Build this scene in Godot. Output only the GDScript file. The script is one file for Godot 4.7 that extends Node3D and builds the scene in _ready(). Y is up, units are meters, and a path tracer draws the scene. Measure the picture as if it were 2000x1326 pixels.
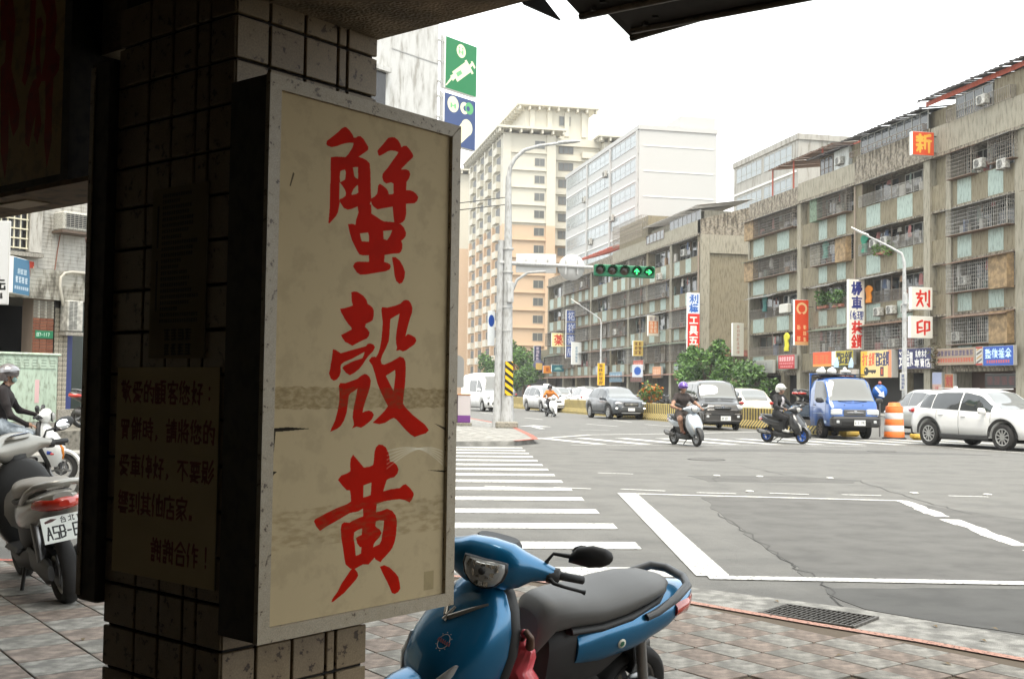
extends Node3D
# Street corner seen from under a shop-house arcade. y up, metres. X runs right across the wide road, -Z runs along it.

var rng := RandomNumberGenerator.new()
var mats := {}
var texs := {}
var names_used := {}
var arcade := Transform3D(Basis(Vector3.UP, deg_to_rad(38.7)), Vector3(-0.092, 0.0, -2.835))   # the arcade's own axes: x out to the street, z towards the viewer

func _ready() -> void:
	rng.seed = 7
	build_camera_and_light()
	build_ground()
	build_arcade()
	build_far_row()
	build_left_building()
	build_street_things()
	build_signs()
	build_vehicles()
	build_people()
	build_small_things()

func build_camera_and_light() -> void:
	var cam := Camera3D.new()
	cam.name = "camera"
	cam.position = Vector3(0, 1.45, 0)
	cam.rotation = Vector3(deg_to_rad(2.5), deg_to_rad(-12.3), deg_to_rad(0.8))
	cam.fov = 33.54
	cam.near = 0.05
	cam.far = 900.0
	add_child(cam)
	cam.current = true
	var env := Environment.new()
	env.background_mode = Environment.BG_SKY
	var sm := ProceduralSkyMaterial.new()
	sm.sky_top_color = Color(0.86, 0.885, 0.90)
	sm.sky_horizon_color = Color(0.93, 0.935, 0.925)
	sm.sky_curve = 0.25
	sm.ground_bottom_color = Color(0.40, 0.39, 0.37)
	sm.ground_horizon_color = Color(0.5, 0.5, 0.48)
	sm.sky_energy_multiplier = 0.85
	var sky := Sky.new()
	sky.sky_material = sm
	env.sky = sky
	env.tonemap_mode = Environment.TONE_MAPPER_LINEAR
	env.tonemap_exposure = 4.8
	env.sdfgi_enabled = true
	env.ssao_enabled = true
	env.ssil_enabled = true
	env.fog_enabled = true
	env.fog_density = 0.0004
	env.fog_light_color = Color(0.95, 0.96, 0.97)
	var we := WorldEnvironment.new()
	we.name = "world_environment"
	we.environment = env
	add_child(we)
	var sun := DirectionalLight3D.new()
	sun.name = "sun"
	sun.light_color = Color(1.0, 0.97, 0.92)
	sun.light_energy = 0.4
	sun.light_angular_distance = 35.0
	sun.shadow_enabled = true
	sun.rotation = Vector3(deg_to_rad(-68), deg_to_rad(-15), 0)
	add_child(sun)

# ------------------------------------------------------------------ helpers: names, tags, materials, textures
func lin(r: float, g: float, b: float, a := 1.0) -> Color:
	var c := Color(r, g, b).linear_to_srgb()
	c.a = a
	return c

func numbered(called: String) -> String:
	var n: int = names_used.get(called, 0)
	names_used[called] = n + 1
	return called if n == 0 else "%s_%03d" % [called, n]

func tag(o: Node, label: String, category: String, group := "", kind := "") -> Node:
	if label != "":
		o.set_meta("label", label)
	if category != "":
		o.set_meta("category", category)
	if group != "":
		o.set_meta("group", group)
	if kind != "":
		o.set_meta("kind", kind)
	return o

func thing(called: String, label: String, category: String, xf := Transform3D(), group := "") -> Node3D:
	var o := Node3D.new()
	o.name = numbered(called)
	o.transform = xf
	add_child(o)
	tag(o, label, category, group)
	return o

func put(called: String, m, material: Material, parent: Node = null, xf := Transform3D()) -> MeshInstance3D:
	var o := MeshInstance3D.new()
	o.mesh = m.done() if m is MB else m
	o.material_override = null
	for i in o.mesh.get_surface_count():
		o.set_surface_override_material(i, material)
	o.transform = xf
	if parent == null:
		o.name = numbered(called)
		add_child(o)
	else:
		o.name = called
		parent.add_child(o, true)
	return o

func struct(called: String, m, material: Material, label := "", xf := Transform3D()) -> MeshInstance3D:
	var o := put(called, m, material, null, xf)
	tag(o, label, "", "", "structure")
	return o

func noise_tex(key: String, freq: float, octaves: int, stops: Array, size := 512, gain := 0.5, kind := FastNoiseLite.TYPE_SIMPLEX_SMOOTH) -> Texture2D:
	if texs.has(key):
		return texs[key]
	var n := FastNoiseLite.new()
	n.seed = hash(key) % 1000
	n.noise_type = kind
	n.frequency = freq
	n.fractal_type = FastNoiseLite.FRACTAL_FBM
	n.fractal_octaves = octaves
	n.fractal_gain = gain
	var t := NoiseTexture2D.new()
	t.width = size
	t.height = size
	t.seamless = true
	t.seamless_blend_skirt = 0.2
	t.noise = n
	var g := Gradient.new()
	var off := PackedFloat32Array()
	var col := PackedColorArray()
	for s in stops:
		off.append(s[0])
		var v: float = s[1]
		if s.size() == 2:
			col.append(Color(v, v, v))
		else:
			col.append(Color(s[1], s[2], s[3]))
	g.offsets = off
	g.colors = col
	t.color_ramp = g
	texs[key] = t
	return t

func tex(key: String) -> Texture2D:
	match key:
		"grain": return noise_tex("grain", 0.25, 3, [[0.2, 0.86], [0.8, 1.0]])
		"blotch": return noise_tex("blotch", 0.012, 5, [[0.25, 0.74], [0.75, 1.0]])
		"dirty": return noise_tex("dirty", 0.02, 6, [[0.28, 0.70], [0.45, 0.90], [0.7, 1.0]], 512, 0.6)
		"streak": return noise_tex("streak", 0.03, 5, [[0.22, 0.80, 0.79, 0.77], [0.36, 0.93, 0.925, 0.92], [0.6, 1.0, 1.0, 1.0]], 512, 0.6)
		"asphalt": return noise_tex("asphalt", 0.35, 3, [[0.15, 0.62], [0.5, 0.9], [0.85, 1.0]], 1024, 0.7)
		"roadwear": return noise_tex("roadwear", 0.006, 6, [[0.2, 0.88], [0.5, 0.96], [0.75, 1.0]], 512, 0.6)
		"speckle": return noise_tex("speckle", 0.3, 2, [[0.25, 0.70], [0.5, 0.92], [0.8, 1.0]], 512, 0.6)
		"soot": return noise_tex("soot", 0.02, 6, [[0.25, 0.55, 0.53, 0.50], [0.44, 0.84, 0.83, 0.81], [0.62, 1.0, 1.0, 1.0]], 512, 0.62)
		"scuff": return noise_tex("scuff", 0.03, 5, [[0.2, 0.45, 0.38, 0.3], [0.27, 0.95, 0.94, 0.92], [0.7, 1.0, 1.0, 1.0]], 512, 0.7)
		"bump": return noise_tex("bump", 0.2, 3, [[0.2, 0.2], [0.8, 0.9]])
		"worn": return noise_tex("worn", 0.05, 5, [[0.25, 0.35], [0.34, 0.86], [0.7, 1.0]], 512, 0.65)
	return null

func mat(key: String, r := 0.5, g := 0.5, b := 0.5, rough := 0.7, o := {}) -> StandardMaterial3D:
	if mats.has(key):
		return mats[key]
	var m := StandardMaterial3D.new()
	m.resource_name = key
	m.albedo_color = lin(r, g, b, o.get("alpha", 1.0))
	m.roughness = rough
	m.metallic = o.get("metal", 0.0)
	if o.has("spec"):
		m.metallic_specular = o.spec
	if o.has("tex"):
		m.albedo_texture = tex(o.tex)
		m.uv1_triplanar = true
		m.uv1_world_triplanar = o.get("world", false)
		m.uv1_scale = o.get("scale", Vector3.ONE)
	if o.has("detail"):
		m.detail_enabled = true
		m.detail_blend_mode = BaseMaterial3D.BLEND_MODE_MUL
		m.detail_albedo = tex(o.detail)
		m.detail_uv_layer = BaseMaterial3D.DETAIL_UV_2
		m.uv2_triplanar = true
		m.uv2_world_triplanar = o.get("world", false)
		m.uv2_scale = o.get("dscale", Vector3.ONE)
	if o.has("bump"):
		m.heightmap_enabled = true
		m.heightmap_texture = tex(o.get("bumptex", "bump"))
		m.heightmap_scale = o.bump
	if o.has("coat"):
		m.clearcoat_enabled = true
		m.clearcoat = o.coat
		m.clearcoat_roughness = 0.06
	if o.has("alpha"):
		m.transparency = BaseMaterial3D.TRANSPARENCY_ALPHA
	if o.has("backlight"):
		m.backlight_enabled = true
		m.backlight = o.backlight
	if o.has("emit"):
		m.emission_enabled = true
		m.emission = o.emit
		m.emission_energy_multiplier = o.get("power", 1.0)
	m.cull_mode = BaseMaterial3D.CULL_DISABLED
	mats[key] = m
	return m

func paint(key: String, r: float, g: float, b: float) -> StandardMaterial3D:
	return mat("paint " + key, r, g, b, 0.32, {"coat": 0.9})

func plain(key: String, r: float, g: float, b: float, rough := 0.6) -> StandardMaterial3D:
	return mat(key, r, g, b, rough)

# ------------------------------------------------------------------ mesh builder
class MB:
	var st := SurfaceTool.new()
	var group := 0
	var empty := true
	var uvs := false
	func _init() -> void:
		st.begin(Mesh.PRIMITIVE_TRIANGLES)
	func flat() -> void:
		st.set_smooth_group(-1)
	func smooth() -> void:
		group += 1
		st.set_smooth_group(group)
	func tri(a: Vector3, b: Vector3, c: Vector3) -> void:
		empty = false
		st.add_vertex(a)
		st.add_vertex(b)
		st.add_vertex(c)
	func quad(a: Vector3, b: Vector3, c: Vector3, d: Vector3) -> void:
		tri(a, b, c)
		tri(a, c, d)
	func uvquad(a: Vector3, b: Vector3, c: Vector3, d: Vector3) -> void:
		# a top left, b top right, c bottom right, d bottom left
		empty = false
		uvs = true
		flat()
		var p := [a, b, c, a, c, d]
		var u := [Vector2(0, 0), Vector2(1, 0), Vector2(1, 1), Vector2(0, 0), Vector2(1, 1), Vector2(0, 1)]
		for i in 6:
			st.set_uv(u[i])
			st.add_vertex(p[i])
	func box(c: Vector3, s: Vector3, bs := Basis.IDENTITY) -> MB:
		flat()
		var h := s * 0.5
		var p := []
		for i in 8:
			p.append(c + bs * Vector3(h.x if i & 1 else -h.x, h.y if i & 2 else -h.y, h.z if i & 4 else -h.z))
		quad(p[0], p[1], p[3], p[2])
		quad(p[5], p[4], p[6], p[7])
		quad(p[4], p[0], p[2], p[6])
		quad(p[1], p[5], p[7], p[3])
		quad(p[2], p[3], p[7], p[6])
		quad(p[4], p[5], p[1], p[0])
		return self
	func span(x0: float, x1: float, y0: float, y1: float, z0: float, z1: float) -> MB:
		return box(Vector3((x0 + x1) / 2, (y0 + y1) / 2, (z0 + z1) / 2), Vector3(absf(x1 - x0), absf(y1 - y0), absf(z1 - z0)))
	func cbox(c: Vector3, s: Vector3, r: float, bs := Basis.IDENTITY) -> MB:
		# a box with chamfered edges
		flat()
		var h := s * 0.5
		r = minf(r, minf(h.x, minf(h.y, h.z)) * 0.9)
		var rings := []
		for q in [[-h.y, r], [-h.y + r, 0.0], [h.y - r, 0.0], [h.y, r]]:
			var hx: float = h.x - q[1]
			var hz: float = h.z - q[1]
			var a := []
			for w in [Vector2(-hx + r, -hz), Vector2(hx - r, -hz), Vector2(hx, -hz + r), Vector2(hx, hz - r), Vector2(hx - r, hz), Vector2(-hx + r, hz), Vector2(-hx, hz - r), Vector2(-hx, -hz + r)]:
				a.append(c + bs * Vector3(w.x, q[0], w.y))
			rings.append(a)
		loft(rings, true, false)
		return self
	func loft(rings: Array, caps := true, round := true) -> void:
		# rings: arrays of equal count, each a closed loop
		if round:
			smooth()
		else:
			flat()
		var n: int = rings[0].size()
		for i in rings.size() - 1:
			for j in n:
				var k := (j + 1) % n
				quad(rings[i][j], rings[i][k], rings[i + 1][k], rings[i + 1][j])
		if caps:
			flat()
			for e in [0, rings.size() - 1]:
				var c := Vector3.ZERO
				for p in rings[e]:
					c += p
				c /= n
				for j in n:
					var k := (j + 1) % n
					if e == 0:
						tri(c, rings[e][k], rings[e][j])
					else:
						tri(c, rings[e][j], rings[e][k])
	func se(rows: Array, n := 16, ex := 2.0, caps := true) -> MB:
		# rows: [centre, half axis u, half axis v] or with an exponent of their own
		var rings := []
		for r in rows:
			var e: float = r[3] if r.size() > 3 else ex
			var a := []
			for j in n:
				var t := TAU * j / n
				var cx := cos(t)
				var sy := sin(t)
				a.append(r[0] + r[1] * (signf(cx) * pow(absf(cx), 2.0 / e)) + r[2] * (signf(sy) * pow(absf(sy), 2.0 / e)))
			rings.append(a)
		loft(rings, caps, true)
		return self
	func tube(pts: Array, rad, n := 8, caps := true) -> MB:
		var rings := []
		var up := Vector3.UP
		for i in pts.size():
			var d: Vector3 = (pts[mini(i + 1, pts.size() - 1)] - pts[maxi(i - 1, 0)]).normalized()
			if absf(d.dot(up)) > 0.95:
				up = Vector3.RIGHT if absf(d.x) < 0.9 else Vector3.BACK
			var u := up.cross(d).normalized()
			var v := d.cross(u)
			up = v
			var r: float = rad[i] if rad is Array else rad
			var a := []
			for j in n:
				var t := TAU * j / n
				a.append(pts[i] + (u * cos(t) + v * sin(t)) * r)
			rings.append(a)
		loft(rings, caps, true)
		return self
	func lathe(prof: Array, n: int, xf := Transform3D(), closed := false) -> MB:
		# profile of Vector2(radius, y) turned round the y axis
		var rings := []
		for p in prof:
			var a := []
			for j in n:
				var t := TAU * j / n
				a.append(xf * Vector3(p.x * cos(t), p.y, p.x * sin(t)))
			rings.append(a)
		loft(rings, closed, true)
		return self
	func ell(c: Vector3, r: Vector3, nu := 12, nv := 8, bs := Basis.IDENTITY, v0 := -0.5, v1 := 0.5) -> MB:
		smooth()
		for i in nv:
			for j in nu:
				var p := []
				for q in [[i, j], [i, j + 1], [i + 1, j + 1], [i + 1, j]]:
					var la: float = PI * lerpf(v0, v1, float(q[0]) / nv)
					var lo: float = TAU * q[1] / nu
					p.append(c + bs * (Vector3(cos(la) * cos(lo), sin(la), cos(la) * sin(lo)) * r))
				quad(p[0], p[1], p[2], p[3])
		return self
	func prism(poly: PackedVector2Array, z0: float, z1: float, xf := Transform3D()) -> MB:
		# polygon in x, y with thickness along z
		flat()
		var ix := Geometry2D.triangulate_polygon(poly)
		for i in range(0, ix.size(), 3):
			var a := poly[ix[i]]
			var b := poly[ix[i + 1]]
			var c := poly[ix[i + 2]]
			tri(xf * Vector3(a.x, a.y, z1), xf * Vector3(b.x, b.y, z1), xf * Vector3(c.x, c.y, z1))
			tri(xf * Vector3(a.x, a.y, z0), xf * Vector3(c.x, c.y, z0), xf * Vector3(b.x, b.y, z0))
		for i in poly.size():
			var a := poly[i]
			var b := poly[(i + 1) % poly.size()]
			quad(xf * Vector3(a.x, a.y, z0), xf * Vector3(b.x, b.y, z0), xf * Vector3(b.x, b.y, z1), xf * Vector3(a.x, a.y, z1))
		return self
	func slab(poly: PackedVector2Array, y0: float, y1: float, xf := Transform3D()) -> MB:
		# polygon in x, z with thickness along y
		return prism(poly, -y1, -y0, xf * Transform3D(Basis(Vector3(1, 0, 0), Vector3(0, 0, 1), Vector3(0, -1, 0)), Vector3.ZERO))
	func grid(p: Array, round := true) -> MB:
		if round:
			smooth()
		else:
			flat()
		for i in p.size() - 1:
			for j in p[i].size() - 1:
				quad(p[i][j], p[i][j + 1], p[i + 1][j + 1], p[i + 1][j])
		return self
	func done() -> ArrayMesh:
		if empty:
			tri(Vector3.ZERO, Vector3(0.001, 0, 0), Vector3(0, 0.001, 0))
		st.generate_normals()
		return st.commit()

func v2(a: Array) -> PackedVector2Array:
	var p := PackedVector2Array()
	for i in range(0, a.size(), 2):
		p.append(Vector2(a[i], a[i + 1]))
	return p

# ------------------------------------------------------------------ ground
func build_ground() -> void:
	var asphalt := mat("asphalt", 0.175, 0.172, 0.158, 0.72, {"tex": "asphalt", "scale": Vector3(2.2, 2.2, 2.2), "world": true, "detail": "roadwear", "dscale": Vector3(0.35, 0.35, 0.35), "bump": 0.5, "bumptex": "asphalt"})
	var m := MB.new()
	m.flat()
	m.quad(Vector3(-400, 0, -700), Vector3(500, 0, -700), Vector3(500, 0, 200), Vector3(-400, 0, 200))
	struct("road", m, asphalt, "grey worn asphalt of the wide crossing and both carriageways")
	# resurfaced patches, each a sheet with a ragged edge
	var dark := mat("new asphalt", 0.10, 0.10, 0.096, 0.9, {"tex": "asphalt", "scale": Vector3(2.6, 2.6, 2.6), "world": true, "detail": "roadwear", "dscale": Vector3(0.5, 0.5, 0.5)})
	var mid := mat("mid asphalt", 0.135, 0.133, 0.126, 0.92, {"tex": "asphalt", "scale": Vector3(2.4, 2.4, 2.4), "world": true, "detail": "roadwear", "dscale": Vector3(0.5, 0.5, 0.5)})
	struct("road_patch", MB.new().slab(ragged([4.1, -7.75, 5.6, -7.5, 8.6, -7.1, 8.0, -2.0, 4.9, -5.6, 3.95, -6.95], 0.05), 0.0, 0.004), dark, "dark resurfaced strip of road beside the gutter and grate")
	struct("road_patch", MB.new().slab(ragged([4.2, -8.2, 4.75, -10.5, 5.3, -12.6, 5.9, -14.6, 8.4, -13.8, 9.2, -9.0, 7.0, -7.6], 0.04), 0.0, 0.003), mid, "greyer asphalt panel inside the painted waiting box")
	struct("road_patch", MB.new().slab(ragged([7.1, -18.3, 8.9, -18.1, 9.75, -17.2, 9.3, -16.7, 7.0, -17.1], 0.05), 0.0, 0.003), mid, "thin dark patch of tar on the crossing beyond the waiting box")
	struct("road_patch", MB.new().slab(ragged([8.0, -26.4, 13.5, -26.8, 17.0, -25.0, 17.2, -24.1, 12.0, -25.6, 8.5, -25.7], 0.06), 0.0, 0.003), mid, "long darker band of asphalt in front of the moving scooters")
	# cracks between the panels
	var tar := plain("tar", 0.045, 0.044, 0.042, 0.9)
	for c in [[5.28, -12.64, 4.78, -10.53, 4.38, -8.92, 4.22, -8.16, 3.85, -6.98], [9.16, -20.67, 8.9, -18.14, 9.64, -17.04, 8.83, -14.1, 8.4, -12.2], [6.4, -21.5, 7.6, -18.3, 7.1, -17.0], [10.5, -23.9, 12.4, -22.6, 15.2, -22.4]]:
		var k := MB.new()
		ribbon(k, wiggle(c, 0.05), 0.014, 0.005)
		struct("road_crack", k, tar, "thin tar-filled crack running across the asphalt")
	build_markings()
	build_pavement()

func ragged(a: Array, amp: float) -> PackedVector2Array:
	var out := PackedVector2Array()
	var n := a.size() / 2
	for i in n:
		var p := Vector2(a[i * 2], a[i * 2 + 1])
		var q := Vector2(a[(i * 2 + 2) % (n * 2)], a[(i * 2 + 3) % (n * 2)])
		var k := maxi(1, int(p.distance_to(q) / 0.25))
		for j in k:
			out.append(p.lerp(q, float(j) / k) + Vector2(rng.randf_range(-amp, amp), rng.randf_range(-amp, amp)))
	return out

func wiggle(a: Array, amp: float) -> Array:
	var out := []
	for i in a.size() / 2 - 1:
		var p := Vector2(a[i * 2], a[i * 2 + 1])
		var q := Vector2(a[i * 2 + 2], a[i * 2 + 3])
		for j in 8:
			out.append(p.lerp(q, j / 8.0) + Vector2(rng.randf_range(-amp, amp), rng.randf_range(-amp, amp)))
	out.append(Vector2(a[-2], a[-1]))
	return out

func ribbon(m: MB, pts: Array, w: float, y: float) -> void:
	m.flat()
	var l := []
	var r := []
	for i in pts.size():
		var d: Vector2 = (pts[mini(i + 1, pts.size() - 1)] - pts[maxi(i - 1, 0)]).normalized()
		var s := Vector2(-d.y, d.x) * w * 0.5
		l.append(Vector3(pts[i].x + s.x, y, pts[i].y + s.y))
		r.append(Vector3(pts[i].x - s.x, y, pts[i].y - s.y))
	for i in pts.size() - 1:
		m.quad(l[i], r[i], r[i + 1], l[i + 1])

func line_of(a: Array, w: float, y := 0.006) -> MB:
	var m := MB.new()
	var p := []
	for i in range(0, a.size(), 2):
		p.append(Vector2(a[i], a[i + 1]))
	ribbon(m, p, w, y)
	return m

func build_markings() -> void:
	var white := mat("road paint", 0.62, 0.62, 0.59, 0.7, {"tex": "worn", "scale": Vector3(0.8, 0.8, 0.8), "world": true})
	# the crossing that leads from this corner to the next: stripes across the walker's way
	var zebra := thing("crosswalk", "white zebra crosswalk from the near kerb to the far corner", "crosswalk")
	zebra.set_meta("kind", "structure")
	var zs := [-8.35, -9.85, -11.3, -12.72, -14.2, -15.62, -16.95, -18.25, -19.5, -20.7, -21.95, -23.2, -24.45, -25.6, -26.7]
	for i in zs.size():
		var z: float = zs[i]
		var f: float = (z + 9.0) / -18.6
		var xr := lerpf(3.28, 6.3, f)
		var xl := lerpf(-0.8, 2.2, f)
		var w := 0.46
		var s := MB.new()
		var sl := 0.145
		var p := PackedVector2Array([Vector2(xl, z - (xr - xl) * -sl * -1.0 - w), Vector2(xr + 0.06, z - w), Vector2(xr - 0.03, z), Vector2(xl, z - (xr - xl) * sl)])
		s.slab(p, 0.003, 0.007)
		put("stripe", s, white, zebra)
	# two-stage waiting box for scooters
	struct("road_marking", line_of([5.12, -15.1, 8.5, -13.86], 0.13), white, "far edge line of the painted waiting box")
	struct("road_marking", line_of([5.0, -15.2, 3.46, -8.34], 0.27, 0.008), white, "thick left edge line of the painted waiting box")
	struct("road_marking", line_of([3.4, -8.3, 5.72, -7.72, 8.6, -7.0], 0.17, 0.0075), white, "near edge line of the painted waiting box")
	var worn := MB.new()
	var pts := []
	for i in 26:
		pts.append(Vector2(8.47, -13.9).lerp(Vector2(6.4, -7.2), i / 25.0) + Vector2(rng.randf_range(-0.03, 0.03), 0))
	for i in 25:
		if i % 9 != 7:
			ribbon(worn, [pts[i], pts[i + 1]], 0.2 + rng.randf_range(-0.05, 0.04), 0.0065)
	struct("road_marking", worn, white, "chipped slanting right edge of the painted waiting box")
	for d in [[5.7, -18.94, 6.25, -18.66], [5.12, -15.85, 5.68, -15.5], [6.05, -15.22, 6.57, -15.02], [7.1, -15.06, 7.6, -14.84], [8.08, -14.78, 8.6, -14.6], [3.2, -16.45, 3.7, -16.22], [4.18, -16.15, 4.68, -15.9], [9.6, -14.5, 10.1, -14.3]]:
		struct("road_marking", line_of(d, 0.1), white, "short white guide dash across the crossing")
	# the crossing over the wide road: stripes along the traffic
	var wide := thing("crosswalk", "white zebra crosswalk over the wide road under the moving traffic", "crosswalk")
	wide.set_meta("kind", "structure")
	for i in 13:
		var x := 8.0 + i * 1.28
		var z0 := -28.9 - i * 0.02
		var s := MB.new()
		s.slab(PackedVector2Array([Vector2(x + 0.55, z0), Vector2(x + 0.95, z0), Vector2(x + 0.42 - 0.25, z0 - 3.6), Vector2(x - 0.25, z0 - 3.6)]), 0.003, 0.007)
		put("stripe", s, white, wide)
	struct("road_marking", line_of([7.4, -31.5, 10.2, -34.9, 13.1, -36.0, 18.3, -38.7], 0.22), white, "long white stop line beyond the zebra crosswalk")
	struct("road_marking", line_of([7.8, -28.4, 11.5, -28.6, 16.2, -28.3], 0.1), white, "thin white line in front of the zebra crosswalk")
	struct("road_marking", line_of([18.3, -27.4, 19.0, -24.6, 20.4, -22.0, 21.5, -20.0], 0.14), white, "thin white edge line beside the white car")
	for d in [[13.3, -46.0, 13.75, -43.0], [11.1, -39.2, 12.05, -38.7], [12.7, -55, 12.9, -52], [15.9, -46.0, 16.2, -43.0], [16.4, -52, 16.3, -49], [12.5, -66, 12.6, -62]]:
		struct("road_marking", line_of(d, 0.13), white, "white dashed lane line on the wide road")
	var arrow := MB.new()
	arrow.slab(PackedVector2Array([Vector2(9.75, -39.8), Vector2(9.95, -39.8), Vector2(10.25, -42.2), Vector2(10.75, -42.0), Vector2(10.5, -43.8), Vector2(9.55, -42.4), Vector2(10.0, -42.3)]), 0.003, 0.007)
	struct("road_marking", arrow, white, "worn white direction arrow on the lane beside the signal pole")

func build_pavement() -> void:
	var grey := mat("paver grey", 0.40, 0.385, 0.345, 0.85, {"tex": "speckle", "scale": Vector3(1.6, 1.6, 1.6), "detail": "blotch", "dscale": Vector3(1.3, 1.3, 1.3), "bump": 0.25})
	var grey2 := mat("paver grey two", 0.36, 0.345, 0.305, 0.85, {"tex": "speckle", "scale": Vector3(1.6, 1.6, 1.6), "detail": "blotch", "dscale": Vector3(1.1, 1.1, 1.1), "bump": 0.25})
	var pink := mat("paver red", 0.37, 0.30, 0.25, 0.85, {"tex": "speckle", "scale": Vector3(1.6, 1.6, 1.6), "detail": "blotch", "dscale": Vector3(1.2, 1.2, 1.2), "bump": 0.25})
	var pink2 := mat("paver red two", 0.33, 0.265, 0.22, 0.85, {"tex": "speckle", "scale": Vector3(1.6, 1.6, 1.6), "detail": "blotch", "dscale": Vector3(1.4, 1.4, 1.4), "bump": 0.25})
	var bed := mat("joint sand", 0.13, 0.10, 0.07, 0.95, {"tex": "speckle", "scale": Vector3(2, 2, 2)})
	var kerb := v2([-8, 12, 4.75, 12, 4.8, 2.0, 4.83, 0.54, 4.9, 0.0, 4.93, -0.64, 5.03, -1.69, 4.98, -2.9, 4.68, -3.5, 3.95, -4.7, 2.9, -6.4, 1.2, -9.0, -3.0, -16.0, -8, -16])
	var gutter := v2([4.75, 12, 5.5, 12, 5.5, 0.4, 5.6, -0.25, 5.66, -0.7, 5.63, -1.3, 5.6, -2.1, 5.3, -3.2, 4.75, -3.8, 4.0, -5.0, 3.95, -4.7, 4.68, -3.5, 4.98, -2.9, 5.03, -1.69, 4.93, -0.64, 4.9, 0.0, 4.83, 0.54, 4.8, 2.0])
	var floor_slab := struct("sidewalk", MB.new().slab(kerb, -0.1, 0.022), bed, "paved corner sidewalk of grey and reddish slabs", arcade)
	var concrete := mat("gutter concrete", 0.42, 0.415, 0.385, 0.9, {"tex": "speckle", "scale": Vector3(1.1, 1.1, 1.1), "detail": "blotch", "dscale": Vector3(0.9, 0.9, 0.9), "bump": 0.6})
	struct("gutter_kerb", MB.new().slab(gutter, -0.1, 0.016), concrete, "rough pale concrete gutter strip along the sidewalk", arcade)
	# red no-parking line on the kerb
	var red := mat("kerb red paint", 0.46, 0.13, 0.09, 0.75, {"tex": "worn", "scale": Vector3(1.2, 1.2, 1.2)})
	var faded := mat("kerb faded paint", 0.46, 0.25, 0.19, 0.8, {"tex": "worn", "scale": Vector3(1.2, 1.2, 1.2)})
	var k := MB.new()
	ribbon(k, [Vector2(4.8, 6), Vector2(4.8, 2.0), Vector2(4.83, 0.54), Vector2(4.9, 0.0), Vector2(4.93, -0.64), Vector2(5.03, -1.69), Vector2(4.98, -2.9), Vector2(4.68, -3.5), Vector2(4.2, -4.3)], 0.075, 0.031)
	struct("kerb_line", k, faded, "faded pinkish line along the gutter by the drain grate", arcade)
	var kl := MB.new()
	ribbon(kl, [Vector2(4.2, -4.3), Vector2(3.95, -4.7), Vector2(2.9, -6.4), Vector2(1.2, -9.0), Vector2(-3, -16)], 0.085, 0.031)
	struct("kerb_line", kl, red, "red no-parking line on the kerb beyond the parked grey scooter", arcade)
	# slabs laid one by one
	var e1 := Vector2(0.969, 0.245)
	var e2 := Vector2(-0.245, 0.969)
	var paver_mesh := {}
	var make := []
	for s in [Vector2(0.219, 0.29), Vector2(0.36, 0.32)]:
		make.append(MB.new().cbox(Vector3(0, 0.0135, 0), Vector3(s.x - 0.008, 0.027, s.y - 0.008), 0.003).done())
	var side := struct("sidewalk", MB.new().slab(v2([0.7, -6.9, 2.3, -6.9, 2.35, -6.4, 1.2, -3.0, 0.8, -3.0]), -0.1, 0.0215), bed, "sidewalk of larger slabs round the parked grey scooter", arcade)
	for zone in 2:
		var parent: Node3D = floor_slab if zone == 0 else side
		var s := Vector2(0.219, 0.29) if zone == 0 else Vector2(0.36, 0.32)
		var o := Vector2(4.278, -0.781) if zone == 0 else Vector2(1.79, -4.11)
		for i in range(-14, 14):
			for j in range(-14, 14):
				var c := o + e1 * ((i + 0.5) * s.x) + e2 * ((j + 0.5) * s.y)
				if zone == 0 and (c.y > 1.0 or c.y < -3.0 or c.x < 2.0 - 0.0 * c.y or c.x < 3.44 + (c.y + 0.53) * 0.90 - 0.25):
					continue
				if zone == 1 and (c.x < 0.75 or c.y > -2.75 or c.y < -7.3 or c.x > 2.75 or c.x < 1.07 - (c.y + 3.16) * -0.35 - 0.4):
					continue
				var inside := true
				for q in [Vector2(-0.5, -0.5), Vector2(0.5, -0.5), Vector2(0.5, 0.5), Vector2(-0.5, 0.5)]:
					if not Geometry2D.is_point_in_polygon(c + e1 * q.x * s.x + e2 * q.y * s.y + Vector2(0.02, 0.0), kerb):
						inside = false
				if not inside:
					continue
				var light := posmod(i + j, 2) == 0
				var pick: Array = [grey, grey2] if light else [pink, pink2]
				var b := Basis(Vector3.UP, atan2(-e1.y, e1.x)) * Basis.from_euler(Vector3(rng.randf_range(-0.006, 0.006), 0, rng.randf_range(-0.006, 0.006)))
				put("paver", make[zone], pick[rng.randi() % 2], parent, Transform3D(b, Vector3(c.x, 0.006 + rng.randf_range(-0.001, 0.002), c.y)))
	# drain grate
	var g := thing("drain_grate", "rusty steel drain grate set in the gutter by the red line", "drain grate", arcade * Transform3D(Basis(Vector3.UP, deg_to_rad(90)), Vector3(5.215, 0.017, -0.77)))
	var steel := mat("grate steel", 0.16, 0.15, 0.135, 0.6, {"metal": 0.7, "tex": "blotch", "scale": Vector3(3, 3, 3)})
	put("pit", MB.new().box(Vector3(0, 0.002, 0), Vector3(0.60, 0.003, 0.38)), plain("pit black", 0.006, 0.006, 0.006, 1.0), g)
	put("frame", MB.new().span(-0.32, 0.32, 0, 0.016, -0.205, -0.187).span(-0.32, 0.32, 0, 0.016, 0.187, 0.205).span(-0.32, -0.302, 0, 0.016, -0.187, 0.187).span(0.302, 0.32, 0, 0.016, -0.187, 0.187), steel, g)
	for i in 18:
		put("bar", MB.new().box(Vector3(-0.2865 + i * 0.0337, 0.009, 0), Vector3(0.007, 0.012, 0.373)), steel, g)
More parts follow.
